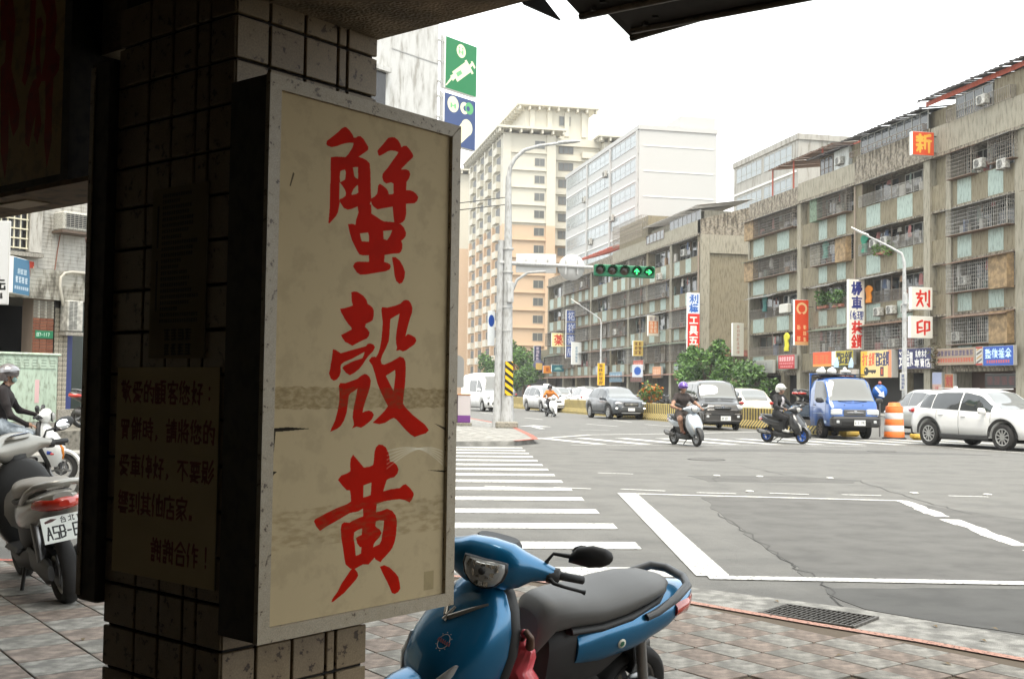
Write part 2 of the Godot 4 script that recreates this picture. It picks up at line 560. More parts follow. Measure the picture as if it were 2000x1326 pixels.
	for i in 4:
		put("cross_bar", MB.new().box(Vector3(0, 0.0095, -0.12 + i * 0.08), Vector3(0.60, 0.009, 0.006)), steel, g)
	# the next corner's sidewalk
	var pale := mat("pale pavement", 0.42, 0.415, 0.385, 0.9, {"tex": "speckle", "scale": Vector3(0.8, 0.8, 0.8), "detail": "blotch", "dscale": Vector3(0.4, 0.4, 0.4), "world": true})
	struct("far_sidewalk", MB.new().slab(v2([-30, -2.0, -9.0, -18.2, 1.0, -25.6, 4.4, -27.7, 6.2, -28.1, 7.0, -29.2, 7.4, -31.5, 7.9, -35.0, 8.6, -40, 9.0, -60, 9.0, -300, -60, -300]), -0.1, 0.12), pale, "pale pavement of the far corner round the signal pole")
	var k2 := MB.new()
	ribbon(k2, [Vector2(6.25, -28.15), Vector2(7.05, -29.2), Vector2(7.45, -31.5), Vector2(7.95, -35.0), Vector2(8.65, -40), Vector2(9.05, -60)], 0.16, 0.126)
	struct("kerb_line", k2, red, "faded red line on the far corner kerb by the signal pole")
	struct("far_sidewalk", MB.new().slab(v2([36.5, -20, 41.4, -20, 41.4, -320, 36.5, -320]), -0.1, 0.14), pale, "pavement along the foot of the long apartment row")

# ------------------------------------------------------------------ the arcade we stand in
func build_arcade() -> void:
	var grout := mat("grout", 0.014, 0.012, 0.01, 0.95)
	var t1 := mat("tile", 0.25, 0.185, 0.105, 0.4, {"tex": "grain", "scale": Vector3(1.2, 1.2, 1.2), "detail": "scuff", "dscale": Vector3(1.1, 1.1, 1.1)})
	var t2 := mat("tile two", 0.225, 0.165, 0.095, 0.45, {"tex": "grain", "scale": Vector3(1.2, 1.2, 1.2), "detail": "scuff", "dscale": Vector3(1.4, 1.4, 1.4)})
	var dark := mat("arcade shade plaster", 0.06, 0.05, 0.035, 0.9, {"tex": "dirty", "scale": Vector3(0.5, 0.5, 0.5)})  # near-black puts the shade under the arcade into the plaster colour
	var p := thing("arcade_pillar", "square arcade pillar faced with square beige tiles behind the lightbox", "pillar", arcade)
	put("core", MB.new().span(0.012, 0.475, 0, 2.95, -0.508, -0.012), grout, p)
	var cols_f := [0.0, 0.106, 0.222, 0.337, 0.371, 0.487]
	var cols_l := [0.0, -0.104, -0.160, -0.264, -0.370, -0.52]
	for r in range(-1, 17):
		var y1 := 2.371 - r * 0.112
		for i in 5:
			if y1 > 2.2 or y1 < 0.95:
				var w: float = cols_f[i + 1] - cols_f[i] - 0.008
				put("tile", MB.new().cbox(Vector3((cols_f[i] + cols_f[i + 1]) / 2, y1 - 0.056, -0.006), Vector3(w, 0.104, 0.013), 0.0022), t1 if rng.randf() < 0.6 else t2, p)
			var w2: float = cols_l[i] - cols_l[i + 1] - 0.008
			put("tile", MB.new().cbox(Vector3(0.006, y1 - 0.056, (cols_l[i] + cols_l[i + 1]) / 2), Vector3(0.013, 0.104, w2), 0.0022), t1 if rng.randf() < 0.6 else t2, p)
	# the roof over the walkway and the shop wall behind us
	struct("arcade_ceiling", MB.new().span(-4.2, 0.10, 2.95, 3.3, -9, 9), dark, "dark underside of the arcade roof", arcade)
	var beam := MB.new().span(0.10, 0.487, 2.425, 3.3, -9.0, 9.0)
	struct("arcade_beam", beam, mat("beam plaster", 0.30, 0.235, 0.15, 0.9, {"tex": "blotch", "scale": Vector3(0.8, 0.8, 0.8), "bump": 0.4}), "beige plastered beam along the open side of the arcade", arcade)
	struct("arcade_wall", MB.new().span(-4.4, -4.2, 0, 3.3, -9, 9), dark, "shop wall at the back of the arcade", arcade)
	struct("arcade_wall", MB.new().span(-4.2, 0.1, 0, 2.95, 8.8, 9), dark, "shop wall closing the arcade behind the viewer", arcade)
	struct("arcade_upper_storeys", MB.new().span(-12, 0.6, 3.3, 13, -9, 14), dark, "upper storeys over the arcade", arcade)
	for z in [5.2, -6.6]:
		var q := thing("arcade_pillar", "next tiled pillar of the arcade " + ("behind the viewer" if z > 0 else "beyond the parked grey scooter"), "pillar", arcade * Transform3D(Basis.IDENTITY, Vector3(0, 0, z)))
		put("core", MB.new().span(0.0, 0.487, 0, 2.425, -0.52, 0), t2, q)
	build_lightboxes()
	build_awning()
	build_notices()

func build_awning() -> void:
	var sheet := mat("awning sheet", 0.02, 0.017, 0.014, 0.7, {"tex": "dirty", "scale": Vector3(1.2, 1.2, 1.2)})
	var edge := mat("awning edge", 0.10, 0.08, 0.058, 0.6, {"tex": "dirty", "scale": Vector3(2, 2, 2)})
	var aw := thing("metal_awning", "old sheet metal awning with broken slats over the arcade edge", "awning", arcade)
	# overlapping sheets that slope down towards the street, each with a rolled lip
	var plates := [[0.94, 1.07, 0.20, 1.6, 2.60, 0.0], [1.12, 1.29, 0.245, 1.7, 2.605, 0.02], [1.27, 1.415, 0.40, 2.4, 2.60, 0.0]]
	for i in plates.size():
		var q: Array = plates[i]
		var m := MB.new()
		# the last sheet has sagged at its near end
		var sag := Transform3D(Basis.IDENTITY, Vector3(0, 2.6, q[2])) * Transform3D(Basis(Vector3.RIGHT, -0.062 if i == 2 else 0.03), Vector3(0, -2.6, -q[2]))
		m.prism(v2([0.45, 2.98, q[1], q[4] + 0.012, q[1], q[4] + 0.004, q[0], q[4] + 0.05, 0.45, 2.94]), q[2], q[3], sag)
		put("sheet", m, sheet, aw)
		var l := MB.new()
		l.tube([sag * Vector3(q[1], q[4], q[2]), sag * Vector3(q[1], q[4], q[3])], 0.011, 6)
		put("lip", l, edge, aw)
		for k in 3:
			put("bolt", MB.new().box(sag * Vector3(q[1] - 0.02 * k, q[4] + 0.01 * k, q[2] + 0.012 + 0.05 * k), Vector3(0.018, 0.018, 0.014), Basis(Vector3.UP, k)), sheet, aw)
	put("rail", MB.new().tube([Vector3(1.17, 2.66, 0.22), Vector3(1.17, 2.66, 1.9)], 0.02, 8), edge, aw)
	put("end_plate", MB.new().prism(v2([0.46, 2.97, 0.95, 2.665, 1.08, 2.6, 0.90, 2.60, 0.46, 2.9]), 0.19, 0.198), sheet, aw)

func box_sign(called: String, label: String, x0: float, x1: float, y0: float, y1: float, z0: float, z1: float, fr: float, frame_mat: Material, side_mat: Material, face_mat: Material) -> Node3D:
	# an aluminium lightbox whose face looks along +z of the arcade
	var n := thing(called, label, "lightbox sign", arcade)
	put("casing", MB.new().span(x0 + 0.002, x1 - 0.002, y0 + 0.002, y1 - 0.002, z0, z1 - 0.014), side_mat, n)
	var xs := [[x0, x1, x1 - fr, x0 + fr, y1, y1, y1 - fr, y1 - fr], [x1, x1, x1 - fr, x1 - fr, y1, y0, y0 + fr, y1 - fr], [x1, x0, x0 + fr, x1 - fr, y0, y0, y0 + fr, y0 + fr], [x0, x0, x0 + fr, x0 + fr, y0, y1, y1 - fr, y0 + fr]]
	for q in xs:
		put("frame_bar", MB.new().prism(PackedVector2Array([Vector2(q[0], q[4]), Vector2(q[1], q[5]), Vector2(q[2], q[6]), Vector2(q[3], q[7])]), z1 - 0.0135, z1 + rng.randf_range(0.0, 0.002)), frame_mat, n)
	var f := MB.new()
	f.uvquad(Vector3(x0 + fr, y1 - fr, z1 - 0.010), Vector3(x1 - fr, y1 - fr, z1 - 0.010), Vector3(x1 - fr, y0 + fr, z1 - 0.010), Vector3(x0 + fr, y0 + fr, z1 - 0.010))
	put("face_panel", f, face_mat, n)
	return n

func fill_poly(img: Image, pts: PackedVector2Array, c: Color) -> void:
	# scanline fill, even-odd
	var lo := 1e9
	var hi := -1e9
	for p in pts:
		lo = minf(lo, p.y)
		hi = maxf(hi, p.y)
	var w := img.get_width()
	for y in range(maxi(0, int(lo)), mini(img.get_height() - 1, int(hi) + 1)):
		var xs := []
		var yy := y + 0.5
		for i in pts.size():
			var a := pts[i]
			var b := pts[(i + 1) % pts.size()]
			if (a.y <= yy) != (b.y <= yy):
				xs.append(a.x + (yy - a.y) / (b.y - a.y) * (b.x - a.x))
		xs.sort()
		for i in range(0, xs.size() - 1, 2):
			var x0 := clampi(roundi(xs[i]), 0, w)
			var x1 := clampi(roundi(xs[i + 1]), 0, w)
			if x1 > x0:
				img.fill_rect(Rect2i(x0, y, x1 - x0, 1), c)

func image_mat(key: String, img: Image, rough := 0.5, o := {}) -> StandardMaterial3D:
	var m := mat(key, 1, 1, 1, rough, o)
	m.albedo_texture = ImageTexture.create_from_image(img)
	m.texture_repeat = false
	return m

func soil(img: Image, seed_: int, amount: float, freq := 0.02) -> void:
	# grime with a grain of its own: specks and stains multiplied into the print
	var n := FastNoiseLite.new()
	n.seed = seed_
	n.frequency = freq
	n.fractal_octaves = 5
	n.fractal_gain = 0.65
	for y in img.get_height():
		for x in img.get_width():
			var v := n.get_noise_2d(x, y)
			var k := 1.0 - amount * clampf((v - 0.02) * 3.0, 0.0, 1.0) - amount * 0.25 * (v + 0.5)
			var c := img.get_pixel(x, y)
			img.set_pixel(x, y, Color(c.r * k, c.g * k, c.b * k * (0.98 + 0.02 * k)))

func build_lightboxes() -> void:
	var alu := mat("old aluminium", 0.37, 0.315, 0.225, 0.5, {"tex": "grain", "scale": Vector3(1.5, 1.5, 1.5), "detail": "scuff", "dscale": Vector3(1.6, 1.6, 1.6)})
	var tin := mat("casing tin", 0.045, 0.036, 0.025, 0.7, {"tex": "dirty", "scale": Vector3(1.5, 1.5, 1.5)})
	var strokes := [
		[259,59,267,58,281,65,295,77,299,85,309,83,317,77,328,75,340,81,351,92,362,103,362,111,355,118,341,128,322,141,300,151,264,155,280,138,293,119,298,108,298,102,282,104,268,108,249,115,231,124,209,131,193,130,187,126,189,115,201,106,216,94,232,81,248,66],
		[206,163,240,157,243,197,244,238,244,287,247,293,244,310,240,328,232,342,218,355,206,367,202,366,204,342,206,316,206,294,206,264,207,224,206,183],
		[206,163,229,157,283,150,319,142,339,143,356,147,370,155,372,177,241,198,207,203],
		[241,194,373,172,377,245,380,270,374,284,381,301,380,314,326,317,321,299,298,310,280,315,263,312,248,297,246,287],
		[321,298,326,317,316,342,314,358,329,382,438,370,484,330,437,332,424,329,406,322,381,314,380,285],
		[464,53,479,51,494,57,505,68,510,78,522,71,534,69,546,76,562,89,567,97,563,104,544,120,523,139,509,152,533,147,548,150,554,160,549,174,537,189,536,216,553,214,569,215,584,222,594,231,588,245,576,254,542,260,537,261,538,294,533,313,522,324,510,330,484,330,480,312,475,279,436,289,408,297,393,292,383,285,377,272,380,265,393,258,404,248,407,235,408,220,415,213,430,217,445,224,452,230,457,241,472,239,478,235,477,220,477,203,465,201,444,208,432,203,426,191,427,180,437,168,452,153,472,128,489,108,497,97,483,95,462,97,447,103,430,114,413,123,407,122,402,110,406,103,420,90,438,70,449,58],
		[282,360,299,357,317,358,334,351,437,332,484,329,513,331,529,341,539,356,538,367,530,377,517,386,523,396,523,410,517,422,509,428,480,432,443,440,442,463,456,464,469,468,472,476,466,485,450,492,411,500,365,510,339,513,324,508,312,496,307,489,314,478,326,473,375,469,374,448,349,451,334,450,325,442,313,426,300,408,289,383],
		[477,444,493,442,513,452,528,469,538,487,535,507,526,522,513,528,498,520,490,505,485,478,479,456],
		[302,571,314,568,327,568,340,573,354,579,367,590,373,603,384,607,395,614,400,623,400,639,396,653,383,660,367,666,363,676,375,684,383,693,381,703,371,713,347,722,326,731,311,738,295,732,280,727,269,716,263,707,274,702,294,693,307,687,304,680,291,671,278,658,270,647,261,636,257,626,274,623,292,618,310,612,304,598,303,583],
		[231,752,242,753,263,763,311,751,369,737,376,729,390,728,402,731,408,739,401,751,385,764,372,776,359,792,358,793,344,808,322,822,303,830,287,823,271,809,278,801,299,793,312,787,354,776,360,766,364,755,348,762,312,778,279,789,265,798,264,803,265,820,260,834,249,844,237,848,225,842,217,826,222,810,225,780,225,797,229,769],
		[263,855,285,855,306,849,334,841,350,831,364,825,375,826,387,834,393,846,391,863,383,884,372,908,364,929,360,946,373,942,387,940,401,944,409,954,402,967,388,977,371,987,355,994,335,990,317,995,324,984,322,972,318,962,319,947,322,929,330,900,336,871,324,878,307,886,301,892,298,910,293,945,282,971,269,987,256,995,227,1004,232,993,245,971,255,941,261,913,261,884,258,864],
		[436,609,460,609,497,600,519,592,533,581,544,578,557,579,568,588,575,602,574,618,566,635,558,656,550,681,545,698,556,690,573,693,591,700,597,710,589,722,569,733,549,744,534,748,520,744,503,747,507,736,502,720,501,704,504,679,509,655,514,634,516,625,497,634,475,645,473,661,472,693,469,717,456,741,442,762,435,778,435,786,419,794,402,783,413,771,423,758,431,738,436,712,439,682,440,655,435,631,433,617],
		[383,781,394,771,407,769,421,772,435,780,440,792,451,793,484,782,507,772,521,765,538,769,547,781,549,803,549,783,549,824,547,857,542,891,539,919,555,934,586,956,618,974,646,989,664,1008,650,1018,622,1023,597,1029,578,1021,554,1005,529,985,510,970,498,965,481,970,460,980,434,984,404,979,416,971,433,959,453,944,471,927,458,910,440,885,422,854,410,823,398,798,383,782],
		[323,1077,341,1093,359,1109,369,1119,392,1118,410,1113,413,1096,415,1072,421,1057,433,1049,448,1050,464,1058,477,1076,482,1092,484,1105,500,1107,516,1118,524,1132,520,1145,504,1157,489,1158,472,1163,464,1180,457,1199,493,1194,531,1193,546,1184,559,1182,582,1198,596,1213,597,1220,590,1233,578,1243,557,1234,532,1229,500,1229,463,1231,429,1237,427,1263,448,1261,476,1256,498,1264,514,1279,521,1298,521,1309,519,1340,513,1364,504,1381,492,1393,473,1407,458,1416,451,1424,427,1412,424,1406,409,1417,398,1425,374,1422,356,1427,339,1433,321,1429,301,1414,296,1396,288,1359,281,1331,278,1305,281,1289,291,1284,314,1287,326,1282,349,1276,371,1272,370,1247,349,1255,334,1256,314,1257,279,1270,246,1282,221,1290,194,1302,180,1288,170,1271,174,1265,212,1252,256,1239,301,1229,318,1222,317,1204,313,1187,300,1186,285,1174,271,1161,262,1152,276,1139,299,1134,313,1128,312,1107,313,1090],
		[328,1430,339,1432,351,1443,355,1454,348,1464,325,1481,297,1501,269,1514,255,1521,246,1522,249,1513,269,1495,285,1472,307,1449,321,1435],
		[448,1437,468,1435,490,1444,515,1463,532,1480,540,1504,542,1519,533,1529,517,1533,504,1528,495,1511,482,1490,462,1461],
	]
	var gaps := [
		[246,200,254,195,265,192,269,199,268,214,266,223,247,234,244,218],
		[298,180,309,176,320,175,321,212,312,211,305,206,302,194],
		[244,234,253,241,267,255,271,263,270,273,259,281,246,287,244,259],
		[321,231,323,255,314,261,297,266,294,264,302,248,313,236],
		[334,383,368,376,373,386,373,405,342,407,337,395],
		[435,363,475,356,466,375,453,391,437,389],
		[459,829,480,819,500,809,502,825,498,857,495,878,481,860],
		[370,1175,388,1171,404,1168,402,1207,386,1211,370,1213],
		[334,1319,347,1313,368,1309,367,1329,351,1333,342,1337,348,1355,360,1367,366,1367,365,1387,352,1391,343,1392,338,1358,333,1338],
		[427,1292,443,1290,463,1293,460,1321,456,1334,453,1354,445,1366,432,1369,417,1373,420,1362,429,1354,444,1344,453,1331,443,1318,431,1313,425,1307],
	]
	var w := 744
	var h := 1560
	var img := Image.create(w, h, false, Image.FORMAT_RGB8)
	var ground := Color(0.70, 0.635, 0.505)
	var red := Color(0.66, 0.095, 0.03)
	img.fill(ground)
	for s in strokes:
		fill_poly(img, v2(s), red)
	for s in gaps:
		fill_poly(img, v2(s), ground)
	# old tape, tears and stains on the plastic, plus a painted wavy reflection
	var band := Image.create(w, 70, false, Image.FORMAT_RGBA8)
	var n := FastNoiseLite.new()
	n.seed = 5
	n.frequency = 0.03
	n.fractal_octaves = 4
	for y in 70:
		for x in w:
			var e := minf(y, 69 - y) + n.get_noise_2d(x * 0.6, 40.0) * 9.0
			var a := 0.0 if e < 2.0 else 0.30 + 0.35 * n.get_noise_2d(x, y * 2.0)
			if x > 330 and x < 430:
				a *= 0.65
			band.set_pixel(x, y, Color(0.40, 0.33, 0.20, clampf(a, 0, 0.6)))
	img.convert(Image.FORMAT_RGBA8)
	img.blend_rect(band, Rect2i(0, 0, w, 70), Vector2i(0, 866))
	var low := Image.create(w, 120, false, Image.FORMAT_RGBA8)
	for y in 120:
		for x in w:
			var a := 0.10 + 0.5 * n.get_noise_2d(x * 0.5 + 300, y * 1.6 + 90)
			low.set_pixel(x, y, Color(0.46, 0.39, 0.26, clampf(a if y > 4 + 3 * sin(x * 0.05) else 0.0, 0, 0.34)))
	img.blend_rect(low, Rect2i(0, 0, w, 120), Vector2i(0, 1225))
	for t in [[[0, 990, 60, 987, 150, 993, 60, 998, 0, 1000], 0.16], [[0, 1112, 26, 1116, 14, 1123, 0, 1150], 0.16], [[660, 1141, 744, 1146, 744, 1152], 0.18], [[690, 985, 744, 1000, 744, 1010], 0.3], [[0, 996, 18, 996, 12, 1060, 0, 1064], 0.25], [[60, 232, 66, 236, 52, 276, 48, 274], 0.35]]:
		fill_poly(img, v2(t[0]), Color(t[1], t[1] * 0.9, t[1] * 0.7))
	for i in 5:  # pale wavy lines painted in as a reflection on the plastic
		var wave := PackedVector2Array()
		for k in 24:
			wave.append(Vector2(470 + k * 11.5, 1125 - i * 14 - 62 * sin(k / 23.0 * 2.3) + i * k * 1.1))
		for k in range(23, -1, -1):
			wave.append(wave[k] + Vector2(0, 5))
		var sheet := Image.create(w, 160, false, Image.FORMAT_RGBA8)
		for k in wave.size():
			wave[k].y -= 1000.0
		fill_poly(sheet, wave, Color(0.9, 0.88, 0.8, 0.35))
		img.blend_rect(sheet, Rect2i(0, 0, w, 160), Vector2i(0, 1000))
	var patch := Image.create(48, 62, false, Image.FORMAT_RGBA8)
	patch.fill(Color(0.38, 0.33, 0.2, 0.3))
	img.blend_rect(patch, Rect2i(0, 0, 48, 62), Vector2i(652, 1478))
	img.convert(Image.FORMAT_RGB8)
	soil(img, 3, 0.045, 0.006)
	var face := image_mat("hero sign print", img, 0.6, {"spec": 0.12})
	box_sign("hanging_lightbox", "tall old white lightbox with three large red brush characters reading 蟹殼黃", -0.011, 0.672, 0.845, 2.194, 0.0, 0.15, 0.035, alu, tin, face)
	var back := thing("hanging_lightbox", "dark back lightbox seen edge-on on the far side of the pillar", "lightbox sign", arcade)
	put("casing", MB.new().cbox(Vector3(0.28, 1.6, -0.575), Vector3(0.60, 1.49, 0.10), 0.006), tin, back)
	put("frame_bar", MB.new().span(-0.024, -0.0205, 0.87, 2.33, -0.62, -0.60), alu, back)
	# the long lightbox under the beam at the left, its face to the walkway
	var im2 := Image.create(1024, 600, false, Image.FORMAT_RGB8)
	im2.fill(Color(0.66, 0.56, 0.36))
	var tall := [
		[371,220,370,285,358,343,348,380,361,393,378,363,392,306,392,224],
		[399,264,415,264,424,282,417,300,414,337,423,393,408,406,397,334],
		[413,229,463,239,473,274,469,337,488,356,486,382,467,395,466,453,468,516,453,570,440,513,442,460,438,395,423,393,413,407,421,446,428,479,415,518,401,497,406,455,393,485,384,519,368,509,367,454,377,407,392,387,422,382,434,341,433,265],
		[251,194,301,205,315,252,308,307,303,345,324,393,343,440,340,472,320,489,307,462,299,428,303,517,293,574,279,536,272,513,267,434,261,337,277,329,279,284,262,281,256,274],
	]
	for s in tall:
		fill_poly(im2, shifted(v2(s), 512.0, 1.0), Color(0.62, 0.11, 0.05))
		fill_poly(im2, shifted(v2(s), 150.0, 0.9), Color(0.62, 0.11, 0.05))
	soil(im2, 9, 0.15)
	var f2 := image_mat("left sign print", im2, 0.4)
	var lb := thing("hanging_lightbox", "cream lightbox with stretched dark red characters under the beam at the left", "lightbox sign", arcade)
	var brown := mat("brown soffit", 0.22, 0.15, 0.085, 0.8, {"tex": "dirty", "scale": Vector3(0.9, 0.9, 0.9)})
	put("casing", MB.new().span(0.004, 0.20, 2.038, 2.95, -3.2, -0.78), tin, lb)
	put("soffit", MB.new().span(0.0, 0.22, 2.022, 2.036, -3.25, -0.62), brown, lb)
	put("frame_bar", MB.new().span(-0.008, 0.006, 2.036, 2.055, -3.2, -0.76).span(-0.008, 0.006, 2.055, 2.95, -0.80, -0.76), tin, lb)
	put("lamp_slot", MB.new().span(0.06, 0.14, 2.017, 2.021, -1.32, -1.12), plain("slot", 0.45, 0.36, 0.24), lb)
	var q := MB.new()
	q.uvquad(Vector3(0.0, 2.95, -2.4), Vector3(0.0, 2.95, -0.8), Vector3(0.0, 2.036, -0.8), Vector3(0.0, 2.036, -2.4))
	# the print runs along z: left edge of the picture is the far end
	put("face_panel", q, f2, lb)

func shifted(p: PackedVector2Array, dx: float, k: float) -> PackedVector2Array:
	var o := PackedVector2Array()
	for q in p:
		o.append(Vector2(q.x * k + dx, q.y))
	return o

# ------------------------------------------------------------------ brush lettering: strokes on a 16 x 16 grid, two hex digits a point
var glyphs := {
	"口": "22d2 d2dd dd2d 2d22", "日": "22d2 d2de de2e 2e22 28d8", "木": "14f4 808f 851d 85fd", "禾": "c141 15f5 818f 861d 86fd",
	"金": "8006 80f6 46b6 2ada 868f 4c5d bcad 1fff", "車": "12f2 35d5 d5db db3b 3b35 38d8 1dfd 808f", "言": "8082 14f4 47c7 49c9 4ccc cccf cf4f 4f4c",
	"貝": "31c1 c1cb cb3b 3b31 34c4 37c7 5c2f acdf", "亻": "6008 483f", "扌": "14f4 a0af af6e 0af8", "糸": "8013 1383 8327 2797 849f 49 2ada 4b1e bbee",
	"亥": "8082 13f3 8337 37b7 b75b 6a1f 89df", "刂": "43 4b e0ef efbd", "艹": "13f3 5056 b0b6", "宀": "8082 12f2 1215 f2e5", "女": "704b 4bde c53f 16f6",
	"利": "禾:009f b2ba f0ff ffdd", "樺": "木:006f 13 艹:6af5 67f7 868b d6db 6bfb 5dfd a5af", "工": "23d3 838d 1dfd", "具": "31c1 c1ca ca3a 3a31 34c4 37c7 1bfb 5c1f acef",
	"五": "12f2 724e 27c7 c7be 1efe", "行": "6015 6519 494f 83f3 78f8 b8bf bf9d", "機": "木:006f 8074 7494 9477 77a7 d0c4 c4e4 e4c7 c7f7 59f9 b09f a0bf f8af 7a5f",
	"修": "亻:006f 747c a086 94f4 d47a 86fa da8c fc9e ffaf", "理": "0161 0767 0d6d 313d 81f1 f1f8 f888 8881 84f4 b1bf 7bfb 7fff", "裝": "5059 1353 3639 73f3 b0b8 88f8 1afa 8a1f 5c5f 8afe",
	"鎖": "金:007f c0c3 9093 f0d3 貝:83ff", "刻": "亥:009f b2ba f0ff ffdd", "印": "7123 232d 2878 2d8b a2af a2f2 f2fa facb", "配": "0181 1484 848f 8f1f 1f14 3134 6164 1b8b a2f2 f2f7 a7f7 a7ae aefe fefb",
	"打": "扌:006f 83f3 c3cf cfad", "通": "1133 0747 472c 0f4d 4dff 61e1 e1a3 74f4 747c f4fc 78f8 b4bc", "訊": "言:007f 82d2 d2dc dcfe 86d6 a2af", "線": "糸:006f c0a2 83f3 f3f8 f888 8883 85f5 c8cf 9a7f dafe",
	"材": "木:007f 84f4 d0df dfbd d58c", "專": "13f3 35d5 d5da da3a 3a35 808a 37d7 1bfb bbbf bf9e 4c6e", "賣": "21d1 8084 34d4 36d6 d638 39 貝:27ef", "店": "8082 12f2 120f 959a 97e7 5aea eaef ef5f 5f5a",
	"整": "0171 1363 6366 6616 1613 404a 4608 a083 84f4 d478 85f9 0bfb 8b8f 8dcd 3d3f 0fff", "復": "4005 5309 383f 9074 83f3 85e5 e5ea ea8a 8a85 87e7 a97d 8bdb db7f 9cff", "推": "扌:006f a075 777f c0d2 75f5 79f9 7cfc 7fff b5bf",
	"拿": "8006 80f6 46b6 57b7 b7ba ba5a 5a57 3bdb 1dfd 8a8f 8f6e", "藥": "12f2 5054 b0b4 64a4 a4a9 a969 6964 66a6 3517 1749 d5b7 b7e9 1bfb 898f 8b2f 8bef", "祐": "3153 1464 641b 484f 4a6c 72f2 b17c 98e8 e8ef ef9f 9f98",
	"祥": "3153 1464 641b 484f 4a6c 8093 f0d3 83f3 87f7 7bfb b3bf", "局": "22d2 d2d6 d626 220f 39e9 e9ee eecf 5bab abae ae5e 5e5b", "敬": "0272 2024 5054 3517 2676 767d 7d5c 3858 585b 5b3b 3b38 b083 84f4 d47f 86ff",
	"愛": "d131 3335 7275 c2a4 16f6 1618 f6e8 388a 8abb 6a2e 6bcb cb3f 6cdf", "的": "4023 1363 636e 6e1e 1e13 1868 a077 95f5 f5ef efcd a8ca", "顧": "0272 020f 2475 363f 2676 2979 2c7c 2f7f 565f 80f0 b082 93e3 e3ec ec9c 9c93 96e6 99e9 ad8f cdff",
	"客": "宀:00ff 6437 66b6 b62b 57fc 5bcb cbcf cf5f 5f5b", "您": "3005 2429 7053 64e4 e4c6 a3a9 7658 c6e8 2b1e 5b6f 6fcf cfdd 8a9c cbfd", "好": "女:007f 92e2 e2b6 b6bf bf9d 88f8", "買": "22d2 d2d6 d626 2622 6266 a2a6 貝:26df",
	"餅": "4006 4076 2666 666b 6b2b 2b26 2969 2b2f 2f6d 8093 e0c3 74f4 79f9 a48f d4df", "時": "日:016d 83f3 b0b6 76f6 79f9 d7df dfbd 8b9d", "請": "言:007f 82f2 84f4 76f6 b0b6 88e8 e8ef 888f 8aea 8cec", "將": "505f 1217 1757 2a0f a084 93e3 e387 79f9 d7df dfbd 8b9d",
	"停": "亻:006f a0a2 72f2 94e4 e4e7 e797 9794 797b 79f9 f9fb 9beb bbbf bf9e", "不": "12f2 8219 848f 97fb", "要": "12f2 34d4 d4d8 d838 3834 6268 a2a8 1bfb 793d 3dcf cb2f", "影": "1171 7175 7515 1511 0767 1868 686b 6b1b 1b18 4b4f 0e2c 7e5c e097 f59b f99f",
	"響": "3014 1444 4418 61a1 a1a7 a767 6761 64a4 c1f1 f1d4 d4f7 c1c9 29e9 1cfc 4dcd cdcf cf4f 4f4d", "到": "0282 5215 1575 1a8a 565e 0e8d b2bb f0ff ffdd", "其": "13f3 404c b0bc 46b6 49b9 1cfc 5d1f adff", "他": "亻:006f 76f4 f4fa fad9 a0ac 737e 7efe fefb",
	"家": "宀:00ff 36d6 8619 7a9f 9f7e 791c 8b1f d89b aafe", "謝": "言:006f 8072 62a2 a2ae 626a 65a5 68a8 b5f5 e1ef efcd b8c9", "合": "8006 80f6 46b6 39d9 d9df df3f 3f39", "作": "亻:006f 9076 83f3 a3af a7e7 abeb", "先": "5025 24e4 8088 18f8 681f a8ae aefe fefb",
	"台": "7025 25c5 a3d7 39d9 d9df df3f 3f39", "北": "606f 1464 0e6b b0be beee eeec b4f2", "市": "8082 13f3 353c 35d5 d5dc 838f", "！": "818a 8d8e", "。": "2c4c 4c4e 4e2e 2e2c", "，": "3c4d 4d2f", "：": "7475 7b7c", "少": "8089 4326 c3f6 ca2f", "新": "4042 1272 3234 6265 1575 1979 404f 4a1e 4a6c e091 919c 95f5 d5df",
}

func glyph_lines(ch: String, box: Rect2, out: Array) -> void:
	for t in str(glyphs.get(ch, "")).split(" ", false):
		if t.contains(":"):
			var q := t.split(":")
			var b := q[1]
			if b.length() == 4:
				var x0 := b.substr(0, 1).hex_to_int() / 15.0
				var y0 := b.substr(1, 1).hex_to_int() / 15.0
				var x1 := b.substr(2, 1).hex_to_int() / 15.0
				var y1 := b.substr(3, 1).hex_to_int() / 15.0
				if y1 < y0:
					var k := y0
					y0 = 0.0
					y1 = k * 0.5
				glyph_lines(q[0], Rect2(box.position + box.size * Vector2(x0, y0), box.size * Vector2(x1 - x0, y1 - y0)), out)
		elif t.length() == 4:
			var a := Vector2(t.substr(0, 1).hex_to_int(), t.substr(1, 1).hex_to_int()) / 15.0
			var c := Vector2(t.substr(2, 1).hex_to_int(), t.substr(3, 1).hex_to_int()) / 15.0
			out.append([box.position + a * box.size, box.position + c * box.size])

func stroke(img: Image, a: Vector2, b: Vector2, w: float, c: Color) -> void:
	var r := w * 0.5
	var d := b - a
	var l2 := maxf(d.length_squared(), 0.001)
	for y in range(maxi(0, int(minf(a.y, b.y) - r)), mini(img.get_height(), int(maxf(a.y, b.y) + r) + 2)):
		for x in range(maxi(0, int(minf(a.x, b.x) - r)), mini(img.get_width(), int(maxf(a.x, b.x) + r) + 2)):
			var p := Vector2(x + 0.5, y + 0.5)
			var t := clampf((p - a).dot(d) / l2, 0, 1)
			var k := r * (1.12 - 0.3 * t) + 0.5 - p.distance_to(a + d * t)
			if k >= 1.0:
				img.set_pixel(x, y, c)
			elif k > 0.0:
				img.set_pixel(x, y, img.get_pixel(x, y).lerp(c, k))

